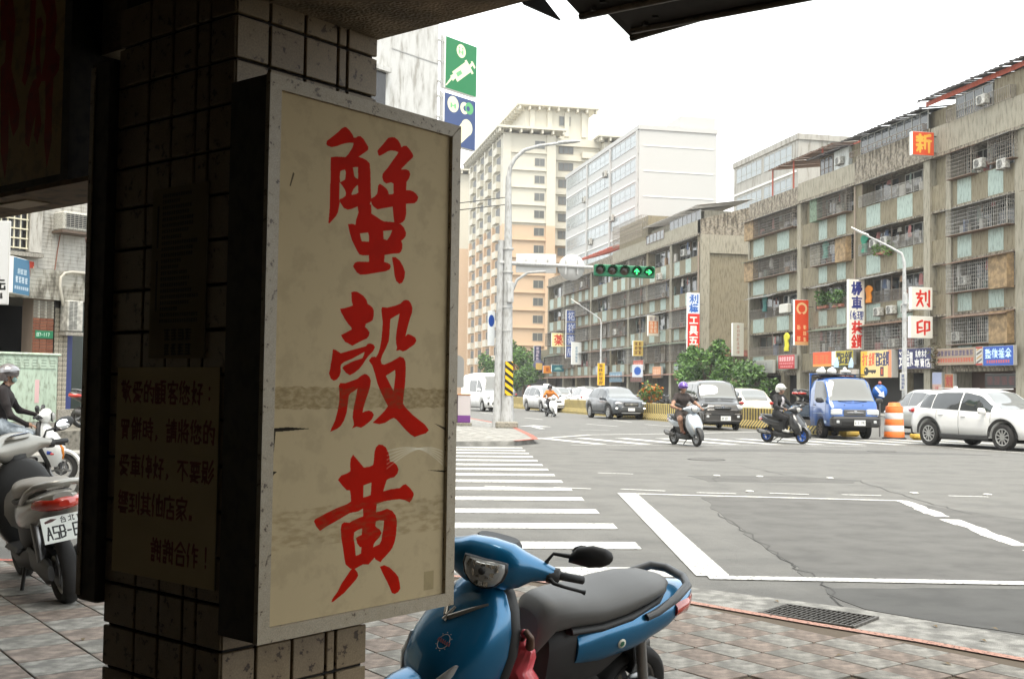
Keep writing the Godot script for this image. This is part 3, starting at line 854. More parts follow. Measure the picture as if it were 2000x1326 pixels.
func write(img: Image, text: String, at: Vector2, cell: Vector2, c: Color, weight := 0.1, step := Vector2.ZERO) -> void:
	var p := at
	if step == Vector2.ZERO:
		step = Vector2(cell.x, 0)
	for ch in text:
		var out := []
		glyph_lines(ch, Rect2(p + cell * 0.08, cell * 0.84), out)
		for s in out:
			stroke(img, s[0], s[1], maxf(1.0, weight * minf(cell.x, cell.y)), c)
		p += step

func scribble(img: Image, at: Vector2, cell: Vector2, count: int, c: Color, weight := 0.1, step := Vector2.ZERO) -> void:
	# lettering too small to read: the same density of strokes
	var p := at
	if step == Vector2.ZERO:
		step = Vector2(cell.x, 0)
	for i in count:
		for k in 4:
			var y := p.y + cell.y * (0.15 + 0.7 * k / 3.0)
			stroke(img, Vector2(p.x + cell.x * rng.randf_range(0.1, 0.25), y), Vector2(p.x + cell.x * rng.randf_range(0.7, 0.9), y), maxf(1.0, weight * cell.y), c)
		for k in 2:
			var x := p.x + cell.x * rng.randf_range(0.2, 0.8)
			stroke(img, Vector2(x, p.y + cell.y * 0.12), Vector2(x + cell.x * rng.randf_range(-0.15, 0.15), p.y + cell.y * 0.88), maxf(1.0, weight * cell.x), c)
		p += step

func canvas(w: int, h: int, c: Color) -> Image:
	var i := Image.create(w, h, false, Image.FORMAT_RGB8)
	i.fill(c)
	return i

func build_notices() -> void:
	# handwritten notice and the menu sheet taped to the pillar's inner face
	var img := canvas(360, 436, Color(0.72, 0.66, 0.5))
	var ink := Color(0.42, 0.10, 0.06)
	var lines := ["敬愛的顧客您好：", "買餅時，請將您的", "愛車停好，不要影", "響到其他店家。"]
	for i in 4:
		write(img, lines[i], Vector2(14, 26 + i * 78), Vector2(42, 52), ink, 0.12)
	write(img, "謝謝合作！", Vector2(140, 350), Vector2(42, 52), ink, 0.12)
	var paper := thing("notice_sheet", "yellowed handwritten notice in dark red taped to the pillar's dark side", "notice", arcade)
	sheet_on_pillar(paper, 0.949, 1.493, -0.474, -0.024, image_mat("notice print", img, 0.8))
	var menu := canvas(220, 400, Color(0.44, 0.39, 0.27))
	for i in 22:
		scribble(menu, Vector2(40, 14 + i * 14), Vector2(9, 9), rng.randi_range(8, 17), Color(0.17, 0.14, 0.1), 0.16)
	menu.fill_rect(Rect2i(20, 40, 8, 100), Color(0.16, 0.13, 0.1))
	menu.fill_rect(Rect2i(20, 170, 8, 120), Color(0.16, 0.13, 0.1))
	for i in 2:
		scribble(menu, Vector2(60, 330 + i * 34), Vector2(28, 30), 4, Color(0.13, 0.1, 0.08), 0.14)
	var sheet := thing("notice_sheet", "brown sheet of small printed lines pasted above the handwritten notice", "notice", arcade)
	sheet_on_pillar(sheet, 1.515, 1.96, -0.33, -0.09, image_mat("menu print", menu, 0.8))

func sheet_on_pillar(parent: Node3D, y0: float, y1: float, za: float, zb: float, m: Material) -> void:
	var q := MB.new()
	q.uvquad(Vector3(-0.0045, y1, za), Vector3(-0.0045, y1, zb), Vector3(-0.006, y0, zb), Vector3(-0.006, y0, za))
	put("paper", q, m, parent)
	put("backing", MB.new().span(-0.0036, -0.0012, y0, y1, za, zb), plain("backing card", 0.3, 0.27, 0.2, 0.9), parent)

# ------------------------------------------------------------------ the apartment row over the road
# each building's own axes: x along the street (the world's z), y up, z out towards the street
func facade_xf(x := 41.0) -> Transform3D:
	return Transform3D(Basis(Vector3.UP, -PI / 2), Vector3(x, 0, 0))

func glass_dark() -> Material:
	return mat("window glass", 0.03, 0.035, 0.036, 0.12, {"spec": 0.6})

func add_window(parent: Node3D, x0: float, x1: float, y0: float, y1: float, z: float, n: int, frame: Material, pane_mat: Material, rail := 0.0) -> MeshInstance3D:
	# frame part with its panes as sub-parts
	var f := MB.new()
	var t := 0.055
	f.span(x0, x1, y0, y0 + t, z - 0.04, z + 0.03).span(x0, x1, y1 - t, y1, z - 0.04, z + 0.03)
	for i in n + 1:
		var x := lerpf(x0 + t / 2, x1 - t / 2, float(i) / n)
		f.span(x - t / 2, x + t / 2, y0 + t, y1 - t, z - 0.04, z + 0.026)
	if rail > 0.0:
		f.span(x0 + t, x1 - t, lerpf(y0, y1, rail) - 0.02, lerpf(y0, y1, rail) + 0.02, z - 0.03, z + 0.02)
	var w := put("window", f, frame, parent)
	for i in n:
		var a := lerpf(x0, x1, float(i) / n) + t * 0.5
		var b := lerpf(x0, x1, float(i + 1) / n) - t * 0.5
		put("pane", MB.new().span(a, b, y0 + t, y1 - t, z - 0.012, z), pane_mat, w)
	return w

func cage_mesh(x0: float, x1: float, y0: float, y1: float, z0: float, z1: float, sx := 0.19, sy := 0.2, t := 0.02) -> MB:
	var m := MB.new()
	var n := int((x1 - x0) / sx)
	for i in n + 1:
		var x := lerpf(x0, x1, float(i) / n)
		var k := t * (1.8 if i % 6 == 0 else 1.0)
		m.span(x - k / 2, x + k / 2, y0, y1, z1 - t, z1)
	var r := int((y1 - y0) / sy)
	for i in r + 1:
		var y := lerpf(y0, y1, float(i) / r)
		m.span(x0, x1, y - t / 2, y + t / 2, z1 - t * 0.5, z1 + t * 0.6)
		m.span(x0 - t / 2, x0 + t / 2, y - t / 2, y + t / 2, z0, z1)
		m.span(x1 - t / 2, x1 + t / 2, y - t / 2, y + t / 2, z0, z1)
	for x in [x0, x1]:
		for i in 4:
			var z := lerpf(z0, z1, (i + 0.5) / 4.0)
			m.span(x - t / 2, x + t / 2, y0, y1, z - t / 2, z + t / 2)
	return m

func cage(parent: Node3D, x0: float, x1: float, y0: float, y1: float, depth: float, m: Material, cover := "", cover_mat: Material = null) -> void:
	put("window_cage", cage_mesh(x0, x1, y0, y1, 0.0, depth), m, parent)
	var rust: Material = mat("rusty sheet", 0.16, 0.095, 0.06, 0.85, {"tex": "dirty", "scale": Vector3(0.6, 0.6, 0.6)})
	put("cage_tray", MB.new().span(x0, x1, y0 - 0.05, y0 - 0.01, 0.0, depth + 0.02), rust, parent)
	put("cage_hood", hood_mesh(x0, x1, y1, depth), [rust, mat("grey hood", 0.24, 0.235, 0.22, 0.8, {"tex": "dirty", "scale": Vector3(0.5, 0.5, 0.5)}), mat("green hood", 0.15, 0.18, 0.13, 0.8, {"tex": "dirty", "scale": Vector3(0.5, 0.5, 0.5)})][rng.randi() % 3], parent)
	if cover != "" and cover_mat:
		for side in cover.split(" "):
			var a := x0 if side == "l" else x1 - (x1 - x0) * 0.28
			if side == "l":
				put("cover_panel", MB.new().span(a - 0.02, a + (x1 - x0) * 0.2, y0 - 0.1, y1 + 0.05, depth * 0.2, depth + 0.03), cover_mat, parent)
			else:
				put("cover_panel", MB.new().span(a, x1 + 0.02, y0 - 0.1, y1 + 0.05, depth * 0.2, depth + 0.03), cover_mat, parent)

func hood_mesh(x0: float, x1: float, y: float, depth: float) -> MB:
	var m := MB.new()
	m.flat()
	var a := [Vector3(x0 - 0.1, y + 0.16, 0), Vector3(x1 + 0.1, y + 0.16, 0), Vector3(x1 + 0.1, y - 0.06 + rng.randf_range(-0.05, 0.05), depth + 0.3), Vector3(x0 - 0.1, y - 0.06 + rng.randf_range(-0.05, 0.05), depth + 0.3)]
	var d := Vector3(0, -0.03, 0)
	m.quad(a[0], a[1], a[2], a[3])
	m.quad(a[1] + d, a[0] + d, a[3] + d, a[2] + d)
	m.quad(a[3], a[2], a[2] + d, a[3] + d)
	m.quad(a[0], a[3], a[3] + d, a[0] + d)
	m.quad(a[2], a[1], a[1] + d, a[2] + d)
	return m

func clutter(parent: Node3D, x0: float, x1: float, y0: float, y1: float, z0: float, z1: float, n: int) -> void:
	# what stands and hangs behind the bars, one mesh a colour
	var cols := [[0.32, 0.31, 0.28], [0.05, 0.05, 0.05], [0.20, 0.13, 0.08], [0.11, 0.14, 0.12], [0.28, 0.12, 0.11], [0.10, 0.13, 0.20], [0.36, 0.34, 0.30]]
	for i in n:
		var c: Array = cols[rng.randi() % cols.size()]
		var w := rng.randf_range(0.18, 0.7)
		var h := rng.randf_range(0.25, 0.95)
		var x := rng.randf_range(x0 + w / 2, x1 - w / 2)
		var hang := rng.randf() < 0.45
		var y := y1 - h - 0.15 if hang else y0
		var d := 0.05 if hang else rng.randf_range(0.15, 0.35)
		var z := lerpf(z0 + d, z1 - d, rng.randf())
		var m := MB.new()
		if hang:
			var rings := []
			for k in 5:
				var f := k / 4.0
				var ww := w * (0.28 + 0.22 * f) * (1.0 if k != 1 else 1.25)
				rings.append([Vector3(x + 0.03 * sin(k * 2.0), y + h * (1.0 - f), z), Vector3(ww, 0, 0), Vector3(0, 0, d * (0.6 + 0.5 * f))])
			m.se(rings, 8, 2.6)
		else:
			m.cbox(Vector3(x, y + h / 2, z), Vector3(w, h, d), 0.03)
		put("laundry" if hang else "stored_box", m, plain("clutter %d" % cols.find(c), c[0], c[1], c[2], 0.85), parent)

func ac_unit(xf: Transform3D, label: String, group := "", w := 0.82) -> Node3D:
	var a := thing("air_conditioner", label, "air conditioner", xf, group)
	var h := w * 0.68
	put("case", MB.new().cbox(Vector3(0, h / 2, 0), Vector3(w, h, 0.34), 0.025), mat("ac white", 0.52, 0.51, 0.46, 0.6, {"tex": "blotch", "scale": Vector3(0.8, 0.8, 0.8)}), a)
	var fan := MB.new()
	fan.lathe([Vector2(0.0, 0.0), Vector2(h * 0.38, 0.0), Vector2(h * 0.40, 0.012), Vector2(h * 0.42, 0.0)], 18, Transform3D(Basis(Vector3.RIGHT, PI / 2), Vector3(-w * 0.12, h / 2, 0.172)))
	put("fan_grille", fan, plain("ac grille", 0.07, 0.07, 0.07, 0.7), a)
	var ring := MB.new()
	for i in 4:
		ring.tube(circle(Vector3(-w * 0.12, h / 2, 0.188), h * (0.09 + 0.09 * i), 14), 0.008, 4, false)
	put("wire_guard", ring, plain("guard", 0.4, 0.4, 0.37), a)
	for sx in [-0.39, 0.39]:
		put("bracket", MB.new().span(w * (sx - 0.03), w * (sx + 0.03), -0.05, 0.0, -0.3, 0.2), plain("bracket", 0.12, 0.1, 0.09), a)
	return a

func circle(c: Vector3, r: float, n: int, u := Vector3.RIGHT, v := Vector3.UP) -> Array:
	var a := []
	for i in n + 1:
		a.append(c + (u * cos(TAU * i / n) + v * sin(TAU * i / n)) * r)
	return a

func leafy(xf: Transform3D, spots: Array, count: int, size: float, cols: Array, seed_: int) -> MB:
	# many small leaf faces spread through the given balls [centre, radius]
	var r := RandomNumberGenerator.new()
	r.seed = seed_
	var m := MB.new()
	m.flat()
	for i in count:
		var s: Array = spots[r.randi() % spots.size()]
		var d := Vector3(r.randfn(0, 1), r.randfn(0, 1), r.randfn(0, 1)).normalized()
		var p: Vector3 = s[0] + d * s[1] * pow(r.randf(), 0.4) * (1.0 + r.randf_range(-0.1, 0.18))
		var u := Vector3(r.randfn(0, 1), r.randfn(0, 0.7), r.randfn(0, 1)).normalized()
		var v := u.cross(Vector3(r.randfn(0, 1), r.randfn(0, 1), r.randfn(0, 1))).normalized()
		var k := size * r.randf_range(0.6, 1.4)
		var c: Color = cols[r.randi() % cols.size()]
		m.st.set_color(c)
		m.tri(xf * (p - u * k), xf * (p + v * k * 0.45), xf * (p + u * k))
		m.st.set_color(c)
		m.tri(xf * (p - u * k), xf * (p + u * k), xf * (p - v * k * 0.45))
	return m

func leaf_mat() -> Material:
	var m := mat("leaves", 1, 1, 1, 0.6, {"backlight": Color(0.25, 0.3, 0.08)})
	m.vertex_color_use_as_albedo = true
	return m

var greens := [Color(0.045, 0.10, 0.02), Color(0.07, 0.15, 0.03), Color(0.03, 0.07, 0.018), Color(0.10, 0.19, 0.045)]

func build_far_row() -> void:
	build_near_block()
	build_gable_block()
	build_white_block()
	build_tower()
	build_back_blocks()

func wall_mats() -> Array:
	return [
		mat("grey render", 0.245, 0.212, 0.14, 0.9, {"tex": "streak", "scale": Vector3(0.35, 0.06, 0.35), "detail": "grain", "dscale": Vector3(0.5, 0.5, 0.5)}),
		mat("pale render", 0.34, 0.315, 0.245, 0.9, {"tex": "streak", "scale": Vector3(0.28, 0.05, 0.28), "detail": "grain", "dscale": Vector3(0.5, 0.5, 0.5)}),
		mat("sooty render", 0.29, 0.255, 0.20, 0.9, {"tex": "soot", "scale": Vector3(0.3, 0.045, 0.3), "detail": "dirty", "dscale": Vector3(0.3, 0.3, 0.3)}),
		mat("teal mosaic", 0.36, 0.45, 0.40, 0.6, {"tex": "streak", "scale": Vector3(0.4, 0.08, 0.4), "detail": "grain", "dscale": Vector3(1, 1, 1)}),
		mat("dim interior", 0.02, 0.018, 0.015, 0.95),  # near-black colour stands in for shade deep behind the balconies
	]

func storey(b: Node3D, w: Array, bays: Array, y_open: Array, y_par: Array, x_lo: float, x_hi: float, solid: Array) -> void:
	# parapet bands with mosaic insets; openings stay recessed
	for k in y_par.size():
		var y0: float = y_par[k][0]
		var y1: float = y_par[k][1]
		put("parapet", MB.new().span(x_lo, x_hi, y0, y1, -0.16, 0.0), w[0], b)
		put("floor_slab", MB.new().span(x_lo, x_hi, y0 - 0.14, y0 - 0.002, -1.3, 0.05), w[2], b)
		for q in bays:
			var n := 2
			for i in n:
				var xa := lerpf(q[0], q[1], (i + 0.16) / n)
				var xb := lerpf(q[0], q[1], (i + 0.62) / n)
				put("mosaic_panel", MB.new().span(xa, xb, y0 + 0.06, y1 - 0.05, -0.04, 0.006 + 0.002 * i), w[3], b)

func build_near_block() -> void:
	var w := wall_mats()
	var b := thing("apartment_building", "grimy five-storey apartment block with caged balconies nearest on the right", "building", facade_xf())
	var lo := -91.2
	var hi := -38.0
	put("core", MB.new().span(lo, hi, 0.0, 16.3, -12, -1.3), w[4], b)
	put("end_wall", MB.new().span(lo - 0.15, lo, 0, 16.3, -12, 0.0), w[0], b)
	put("end_wall", MB.new().span(hi, hi + 0.2, 0, 19, -12, 0.0), w[0], b)
	var alu := plain("window aluminium", 0.33, 0.33, 0.30, 0.5)
	var brownf := plain("brown frame", 0.14, 0.10, 0.07, 0.6)
	var barm := mat("cage bars", 0.30, 0.265, 0.22, 0.7, {"tex": "blotch", "scale": Vector3(0.5, 0.5, 0.5)})
	var bar2 := mat("pale bars", 0.42, 0.40, 0.36, 0.7, {"tex": "blotch", "scale": Vector3(0.5, 0.5, 0.5)})
	var tan_: Material = mat("tan sheet", 0.33, 0.225, 0.115, 0.8, {"tex": "blotch", "scale": Vector3(0.3, 0.3, 0.3)})
	var green_: Material = mat("green sheet", 0.16, 0.22, 0.15, 0.8, {"tex": "dirty", "scale": Vector3(0.3, 0.3, 0.3)})
	var bays := [[-91.1, -81.8], [-79.0, -73.4], [-72.2, -64.3], [-61.4, -55.4], [-54.0, -48.0], [-46.8, -39.0]]
	var pil := [[-81.8, -81.2, 0.18], [-81.2, -79.0, -0.35], [-73.4, -72.2, -0.02], [-64.3, -63.6, 0.16], [-63.6, -61.9, -0.3], [-61.9, -61.4, 0.14], [-55.4, -54.0, 0.1], [-48.0, -46.8, 0.1], [-91.2, -90.9, 0.12]]
	for q in pil:
		put("pilaster", MB.new().span(q[0], q[1], 3.0 if q[2] < 0.0 else 0.0, 16.3, -1.3, q[2]), w[0] if q[2] < 0.0 else w[1], b)
	storey(b, w, bays, [], [[13.0, 14.6], [9.7, 11.15], [6.45, 7.7], [3.2, 4.5]], lo, hi, [])
	put("floor_slab", MB.new().span(lo, hi, 16.3, 16.5, -12.0, 0.3), w[2], b)
	var opens := [[14.6, 16.3], [11.15, 12.86], [7.7, 9.56], [4.5, 6.31]]
	var kinds := [
		["cage l", "cage g", "rail", "cage", "cage", "cage"],
		["cage l", "cage t", "rail", "cage", "cage", "window"],
		["open", "plants", "mixed", "cage r", "cage", "cage"],
		["open", "cage", "cage", "cage r", "cage", "cage"],
	]
	for f in 4:
		for i in bays.size():
			var x0: float = bays[i][0] + 0.1
			var x1: float = bays[i][1] - 0.1
			var y0: float = opens[f][0]
			var y1: float = opens[f][1]
			var k: String = kinds[f][i]
			var back := -0.75 if k != "window" else -0.12
			put("back_wall", MB.new().span(x0 - 0.1, x1 + 0.1, y0 - 0.05, y1, back - 0.25, back - 0.1), plain("shaded inner wall", 0.10, 0.085, 0.06, 0.9), b)  # balcony shade painted into the dark wall colour
			add_window(b, lerpf(x0, x1, 0.05), lerpf(x0, x1, 0.46), y0 + 0.1, y1 - 0.12, back, 3, alu if i % 2 else brownf, glass_dark(), 0.3)
			add_window(b, lerpf(x0, x1, 0.55), lerpf(x0, x1, 0.95), y0 + 0.1, y1 - 0.12, back, 3, alu, glass_dark(), 0.0)
			if k.begins_with("cage"):
				var cov := ""
				var cm: Material = tan_
				if k == "cage l":
					cov = "l"
				if k == "cage r":
					cov = "r"
				if k == "cage t":
					cov = "r"
				if k == "cage g":
					cov = "l"
					cm = green_
				var half := i == 3 and f == 0
				if half:
					cage(b, x0, lerpf(x0, x1, 0.42), y0, y1 - 0.12, 0.5, barm)
					cage(b, lerpf(x0, x1, 0.70), x1 + 0.4, y0 + 0.2, y1 - 0.05, 0.5, barm)
				else:
					cage(b, x0, x1, y0 + rng.randf_range(-0.12, 0.05), y1 - 0.14, 0.55, barm if rng.randf() < 0.65 else bar2, cov, cm)
				clutter(b, x0 + 0.3, x1 - 0.3, y0, y1 - 0.1, -0.5, 0.42, 7)
			elif k == "rail" or k == "mixed" or k == "open" or k == "plants":
				put("railing", cage_mesh(x0, x1, y0 - 0.02, y0 + 0.75, -0.05, 0.32 if k == "rail" else 0.1, 0.14, 0.5, 0.02), bar2 if k == "rail" else barm, b)
				put("balcony_post", MB.new().span((x0 + x1) / 2 - 0.03, (x0 + x1) / 2 + 0.03, y0, y1, 0.0, 0.06).span(x0 + 0.02, x0 + 0.08, y0, y1, 0.0, 0.06), brownf, b)
				clutter(b, x0 + 0.3, x1 - 0.3, y0, y1 - 0.1, -0.6, -0.05, 6)
				if rng.randf() < 0.8:
					put("awning", hood_mesh(lerpf(x0, x1, 0.05), lerpf(x0, x1, 0.6), y1 - 0.1, 0.45), mat("grey hood", 0.24, 0.235, 0.22, 0.8), b)
	# roof storey: stained parapet, strip windows, sheet roofs
	put("roof_parapet", MB.new().span(lo, -82.0, 16.5, 17.8, -0.25, 0.02), w[2], b)
	put("roof_parapet", MB.new().span(-82.0, -73.0, 16.5, 18.0, -0.25, 0.0), w[1], b)
	put("roof_parapet", MB.new().span(-73.0, -63.6, 16.5, 18.35, -0.25, 0.12), w[2], b)
	put("roof_parapet", MB.new().span(-63.6, hi, 16.5, 18.3, -0.25, 0.05), w[1], b)
	put("roof_core", MB.new().span(-79.5, hi, 16.5, 19.6, -9, -0.6), w[0], b)
	put("roof_core", MB.new().span(lo, -79.5, 16.5, 18.4, -9, -4.0), w[1], b)
	put("roof_wall", MB.new().span(-76.8, -74.6, 17.9, 19.5, -0.6, -0.3), mat("white sheet wall", 0.5, 0.52, 0.5, 0.7, {"tex": "streak", "scale": Vector3(0.4, 0.08, 0.4)}), b)
	add_window(b, -79.0, -77.0, 17.95, 19.4, -0.35, 3, brownf, glass_dark(), 0.4)
	add_window(b, -72.6, -64.2, 18.4, 19.7, -0.15, 9, alu, glass_dark(), 0.35)
	add_window(b, -61.2, -57.6, 18.3, 19.75, -0.12, 4, alu, glass_dark(), 0.4)
	put("roof_wall", MB.new().span(-57.4, hi, 18.3, 19.8, -0.5, -0.08), w[0], b)
	put("window_cage", cage_mesh(-61.6, -55.5, 18.25, 19.0, -0.1, 0.3, 0.2, 0.4, 0.025), barm, b)
	put("roof_rail", cage_mesh(-73.2, -64.0, 18.36, 18.7, 0.1, 0.4, 0.6, 0.3, 0.03), brownf, b)
	var tin := mat("roof tin", 0.085, 0.075, 0.07, 0.8, {"tex": "dirty", "scale": Vector3(0.3, 0.3, 0.3)})
	var redtin := mat("red roof tin", 0.42, 0.085, 0.045, 0.7, {"tex": "streak", "scale": Vector3(0.5, 0.1, 0.5)})
	roof_sheet(b, -64.2, hi + 1.0, 20.15, 0.7, -9.5, 21.4, tin)
	put("roof_fascia", MB.new().span(-64.0, hi, 19.8, 20.1, 0.1, 0.16), redtin, b)
	roof_sheet(b, -74.4, -64.0, 19.75, 0.5, -7, 20.8, tin)
	roof_sheet(b, -76.6, -72.0, 20.05, -1.4, -7, 21.0, redtin)
	roof_sheet(b, -80.0, -74.4, 19.5, 0.35, -7, 20.5, tin)
	roof_sheet(b, -88.8, -77.6, 20.4, -0.6, -5.5, 21.0, mat("brown canopy", 0.17, 0.10, 0.065, 0.8))
	for x in [-88.4, -84.5, -79.6]:
		put("canopy_post", MB.new().span(x - 0.05, x + 0.05, 16.5, 20.5, -0.9, -0.8), redtin, b)
	# shops under the flats
	for i in bays.size():
		put("shop_recess_shade", MB.new().span(bays[i][0], bays[i][1], 0.0, 3.0, -1.32, -1.28), [plain("shop dark", 0.02, 0.018, 0.015, 0.8), plain("shop brown", 0.07, 0.035, 0.025, 0.8)][i % 2], b)  # dark sheets stand in for the shade inside the shops
		put("shop_lintel", MB.new().span(bays[i][0], bays[i][1], 2.85, 3.2, -0.9, -0.02), w[2], b)
	for x in [-91.0, -84.6, -81.5, -73.0, -66.8, -62.2, -55.0, -47.0]:
		put("shop_column", MB.new().span(x - 0.28, x + 0.28, 0, 3.15, -0.5, 0.02), w[0], b)
	put("drain_pipe", MB.new().tube([Vector3(-72.9, 16.2, 0.15), Vector3(-72.9, 3.2, 0.15)], 0.05, 6).tube([Vector3(-61.0, 9.5, 0.25), Vector3(-60.9, 5, 0.3), Vector3(-61.6, 3.0, 0.3), Vector3(-61.7, 0.2, 0.3)], 0.045, 6), mat("pipe", 0.28, 0.22, 0.18), b)
	wall_units()

func roof_sheet(b: Node3D, x0: float, x1: float, y_front: float, z_front: float, z_back: float, y_back: float, m: Material) -> void:
	var k := MB.new()
	k.flat()
	var n := int((x1 - x0) / 0.45)
	for i in n:
		var xa := lerpf(x0, x1, float(i) / n)
		var xb := lerpf(x0, x1, (i + 1.0) / n)
		var xm := (xa + xb) / 2
		var h := 0.05
		var j := rng.randf_range(-0.03, 0.03)
		var a := [Vector3(xa, y_front + j, z_front), Vector3(xm, y_front + h + j, z_front), Vector3(xb, y_front + j, z_front), Vector3(xa, y_back, z_back), Vector3(xm, y_back + h, z_back), Vector3(xb, y_back, z_back)]
		k.quad(a[0], a[1], a[4], a[3])
		k.quad(a[1], a[2], a[5], a[4])
	k.span(x0, x1, y_front - 0.09, y_front - 0.035, z_front - 0.06, z_front)
	put("roof_sheet", k, m, b)

func wall_units() -> void:
	var f := facade_xf()
	var spots := [
		[-75.6, 18.35, -0.1, "white air conditioner on the rooftop wall under the left tin roof"],
		[-57.9, 18.45, 0.35, "air conditioner on the rooftop cage at the far right of the block"],
		[-58.2, 14.75, 0.35, "air conditioner in the top-floor window cage right of the blank pilaster"],
		[-56.0, 14.3, 0.4, "air conditioner on a shelf at the top right edge of the block"],
		[-70.0, 11.5, 0.3, "left one of two white air conditioners on the fourth-floor rack"],
		[-68.6, 11.5, 0.3, "right one of two white air conditioners on the fourth-floor rack"],
		[-69.4, 6.75, 0.35, "left one of three air conditioners in a row beside the red carving sign"],
		[-67.8, 6.78, 0.35, "middle one of three air conditioners in a row beside the red carving sign"],
		[-66.0, 6.8, 0.35, "right one of three air conditioners in a row behind the lamp post"],
		[-67.6, 4.55, 0.3, "yellowed air conditioner behind the bars over the blue shop sign"],
		[-59.8, 8.0, 0.3, "white unit behind the bars beside the tan cover sheet"],
		[-60.6, 4.7, 0.25, "small white unit in the lowest cage above the beige lettered shop sign"],
	]
	for s in spots:
		ac_unit(f * Transform3D(Basis.IDENTITY, Vector3(s[0], s[1], s[2])), s[3], "air conditioners on the near apartment block")
	# plants and washing on the open balconies
	for p in [[-77.5, 8.3, "left bushy green plant on the balcony beside the orange shop banner", 31], [-75.2, 8.25, "right bushy green plant on the balcony beside the vertical locksmith sign", 32]]:
		var t := thing("potted_plant", p[2], "plant", f * Transform3D(Basis.IDENTITY, Vector3(p[0], p[1] - 0.5, 0.2)), "plants on the apartment balconies")
		put("foliage", leafy(Transform3D.IDENTITY, [[Vector3(-0.5, 0.9, 0), 0.55], [Vector3(0.5, 0.75, 0), 0.5], [Vector3(0.1, 0.45, 0.15), 0.5]], 340, 0.13, greens, p[3]), leaf_mat(), t)
		put("trough", MB.new().cbox(Vector3(0, 0.1, 0), Vector3(1.4, 0.22, 0.3), 0.03), plain("trough", 0.3, 0.12, 0.08), t)
	var pl := thing("potted_plant", "pale green plant spilling over the fourth-floor railing by the street lamp", "plant", f * Transform3D(Basis.IDENTITY, Vector3(-69.0, 11.0, 0.25)), "plants on the apartment balconies")
	put("foliage", leafy(Transform3D.IDENTITY, [[Vector3(-0.6, 0.3, 0), 0.5], [Vector3(0.7, 0.25, 0), 0.5]], 320, 0.12, [Color(0.13, 0.22, 0.05), Color(0.09, 0.16, 0.04)], 33), leaf_mat(), pl)
	put("trough", MB.new().cbox(Vector3(0, 0.0, 0), Vector3(1.8, 0.2, 0.3), 0.03), plain("trough", 0.3, 0.12, 0.08), pl)
	for s in [[-82.9, 4.75, 0.5, 1.45, 0.55, 0.5, 0.03, "yellow raincoat hanging on the lowest balcony of the near block"], [-70.9, 7.75, 0.2, 1.2, 0.65, 0.22, 0.02, "orange work shirt hung on the third-floor balcony behind the locksmith sign"], [-87.6, 8.2, 0.2, 1.4, 0.03, 0.12, 0.11, "dark green cloth hung on the third-floor balcony of the left bay"], [-76.9, 11.5, 0.3, 1.3, 0.05, 0.26, 0.20, "teal cloth hanging inside the fourth-floor cage by the pilaster"], [-71.5, 11.3, 0.2, 1.3, 0.02, 0.20, 0.12, "green sheet hung on the fourth-floor balcony under the street lamp head"]]:
		var m := MB.new()
		var rings := []
		for k in 8:
			var g := k / 7.0
			var ww := 0.16 + 0.22 * sqrt(g) + (0.26 if k == 1 or k == 2 else 0.0)
			rings.append([Vector3(0.03 * sin(k * 1.7), s[3] * (1.0 - g), 0.02 * sin(k * 2.3)), Vector3(ww, 0, 0), Vector3(0, 0, 0.07 + 0.05 * g)])
		m.se(rings, 12, 2.4)
		var o := put("hanging_cloth", m, plain("cloth " + str(s[0]), s[4], s[5], s[6], 0.85), null, f * Transform3D(Basis.IDENTITY, Vector3(s[0], s[1], s[2])))
		tag(o, s[7], "laundry")
	var tank := MB.new().cbox(Vector3(0, 0.35, 0), Vector3(1.5, 0.75, 0.4), 0.06)
	tag(put("plastic_tub", tank, plain("tub white", 0.5, 0.49, 0.44), null, f * Transform3D(Basis.IDENTITY, Vector3(-83.7, 7.85, 0.25))), "white plastic tub on the third-floor balcony over the yellow raincoat", "tub")

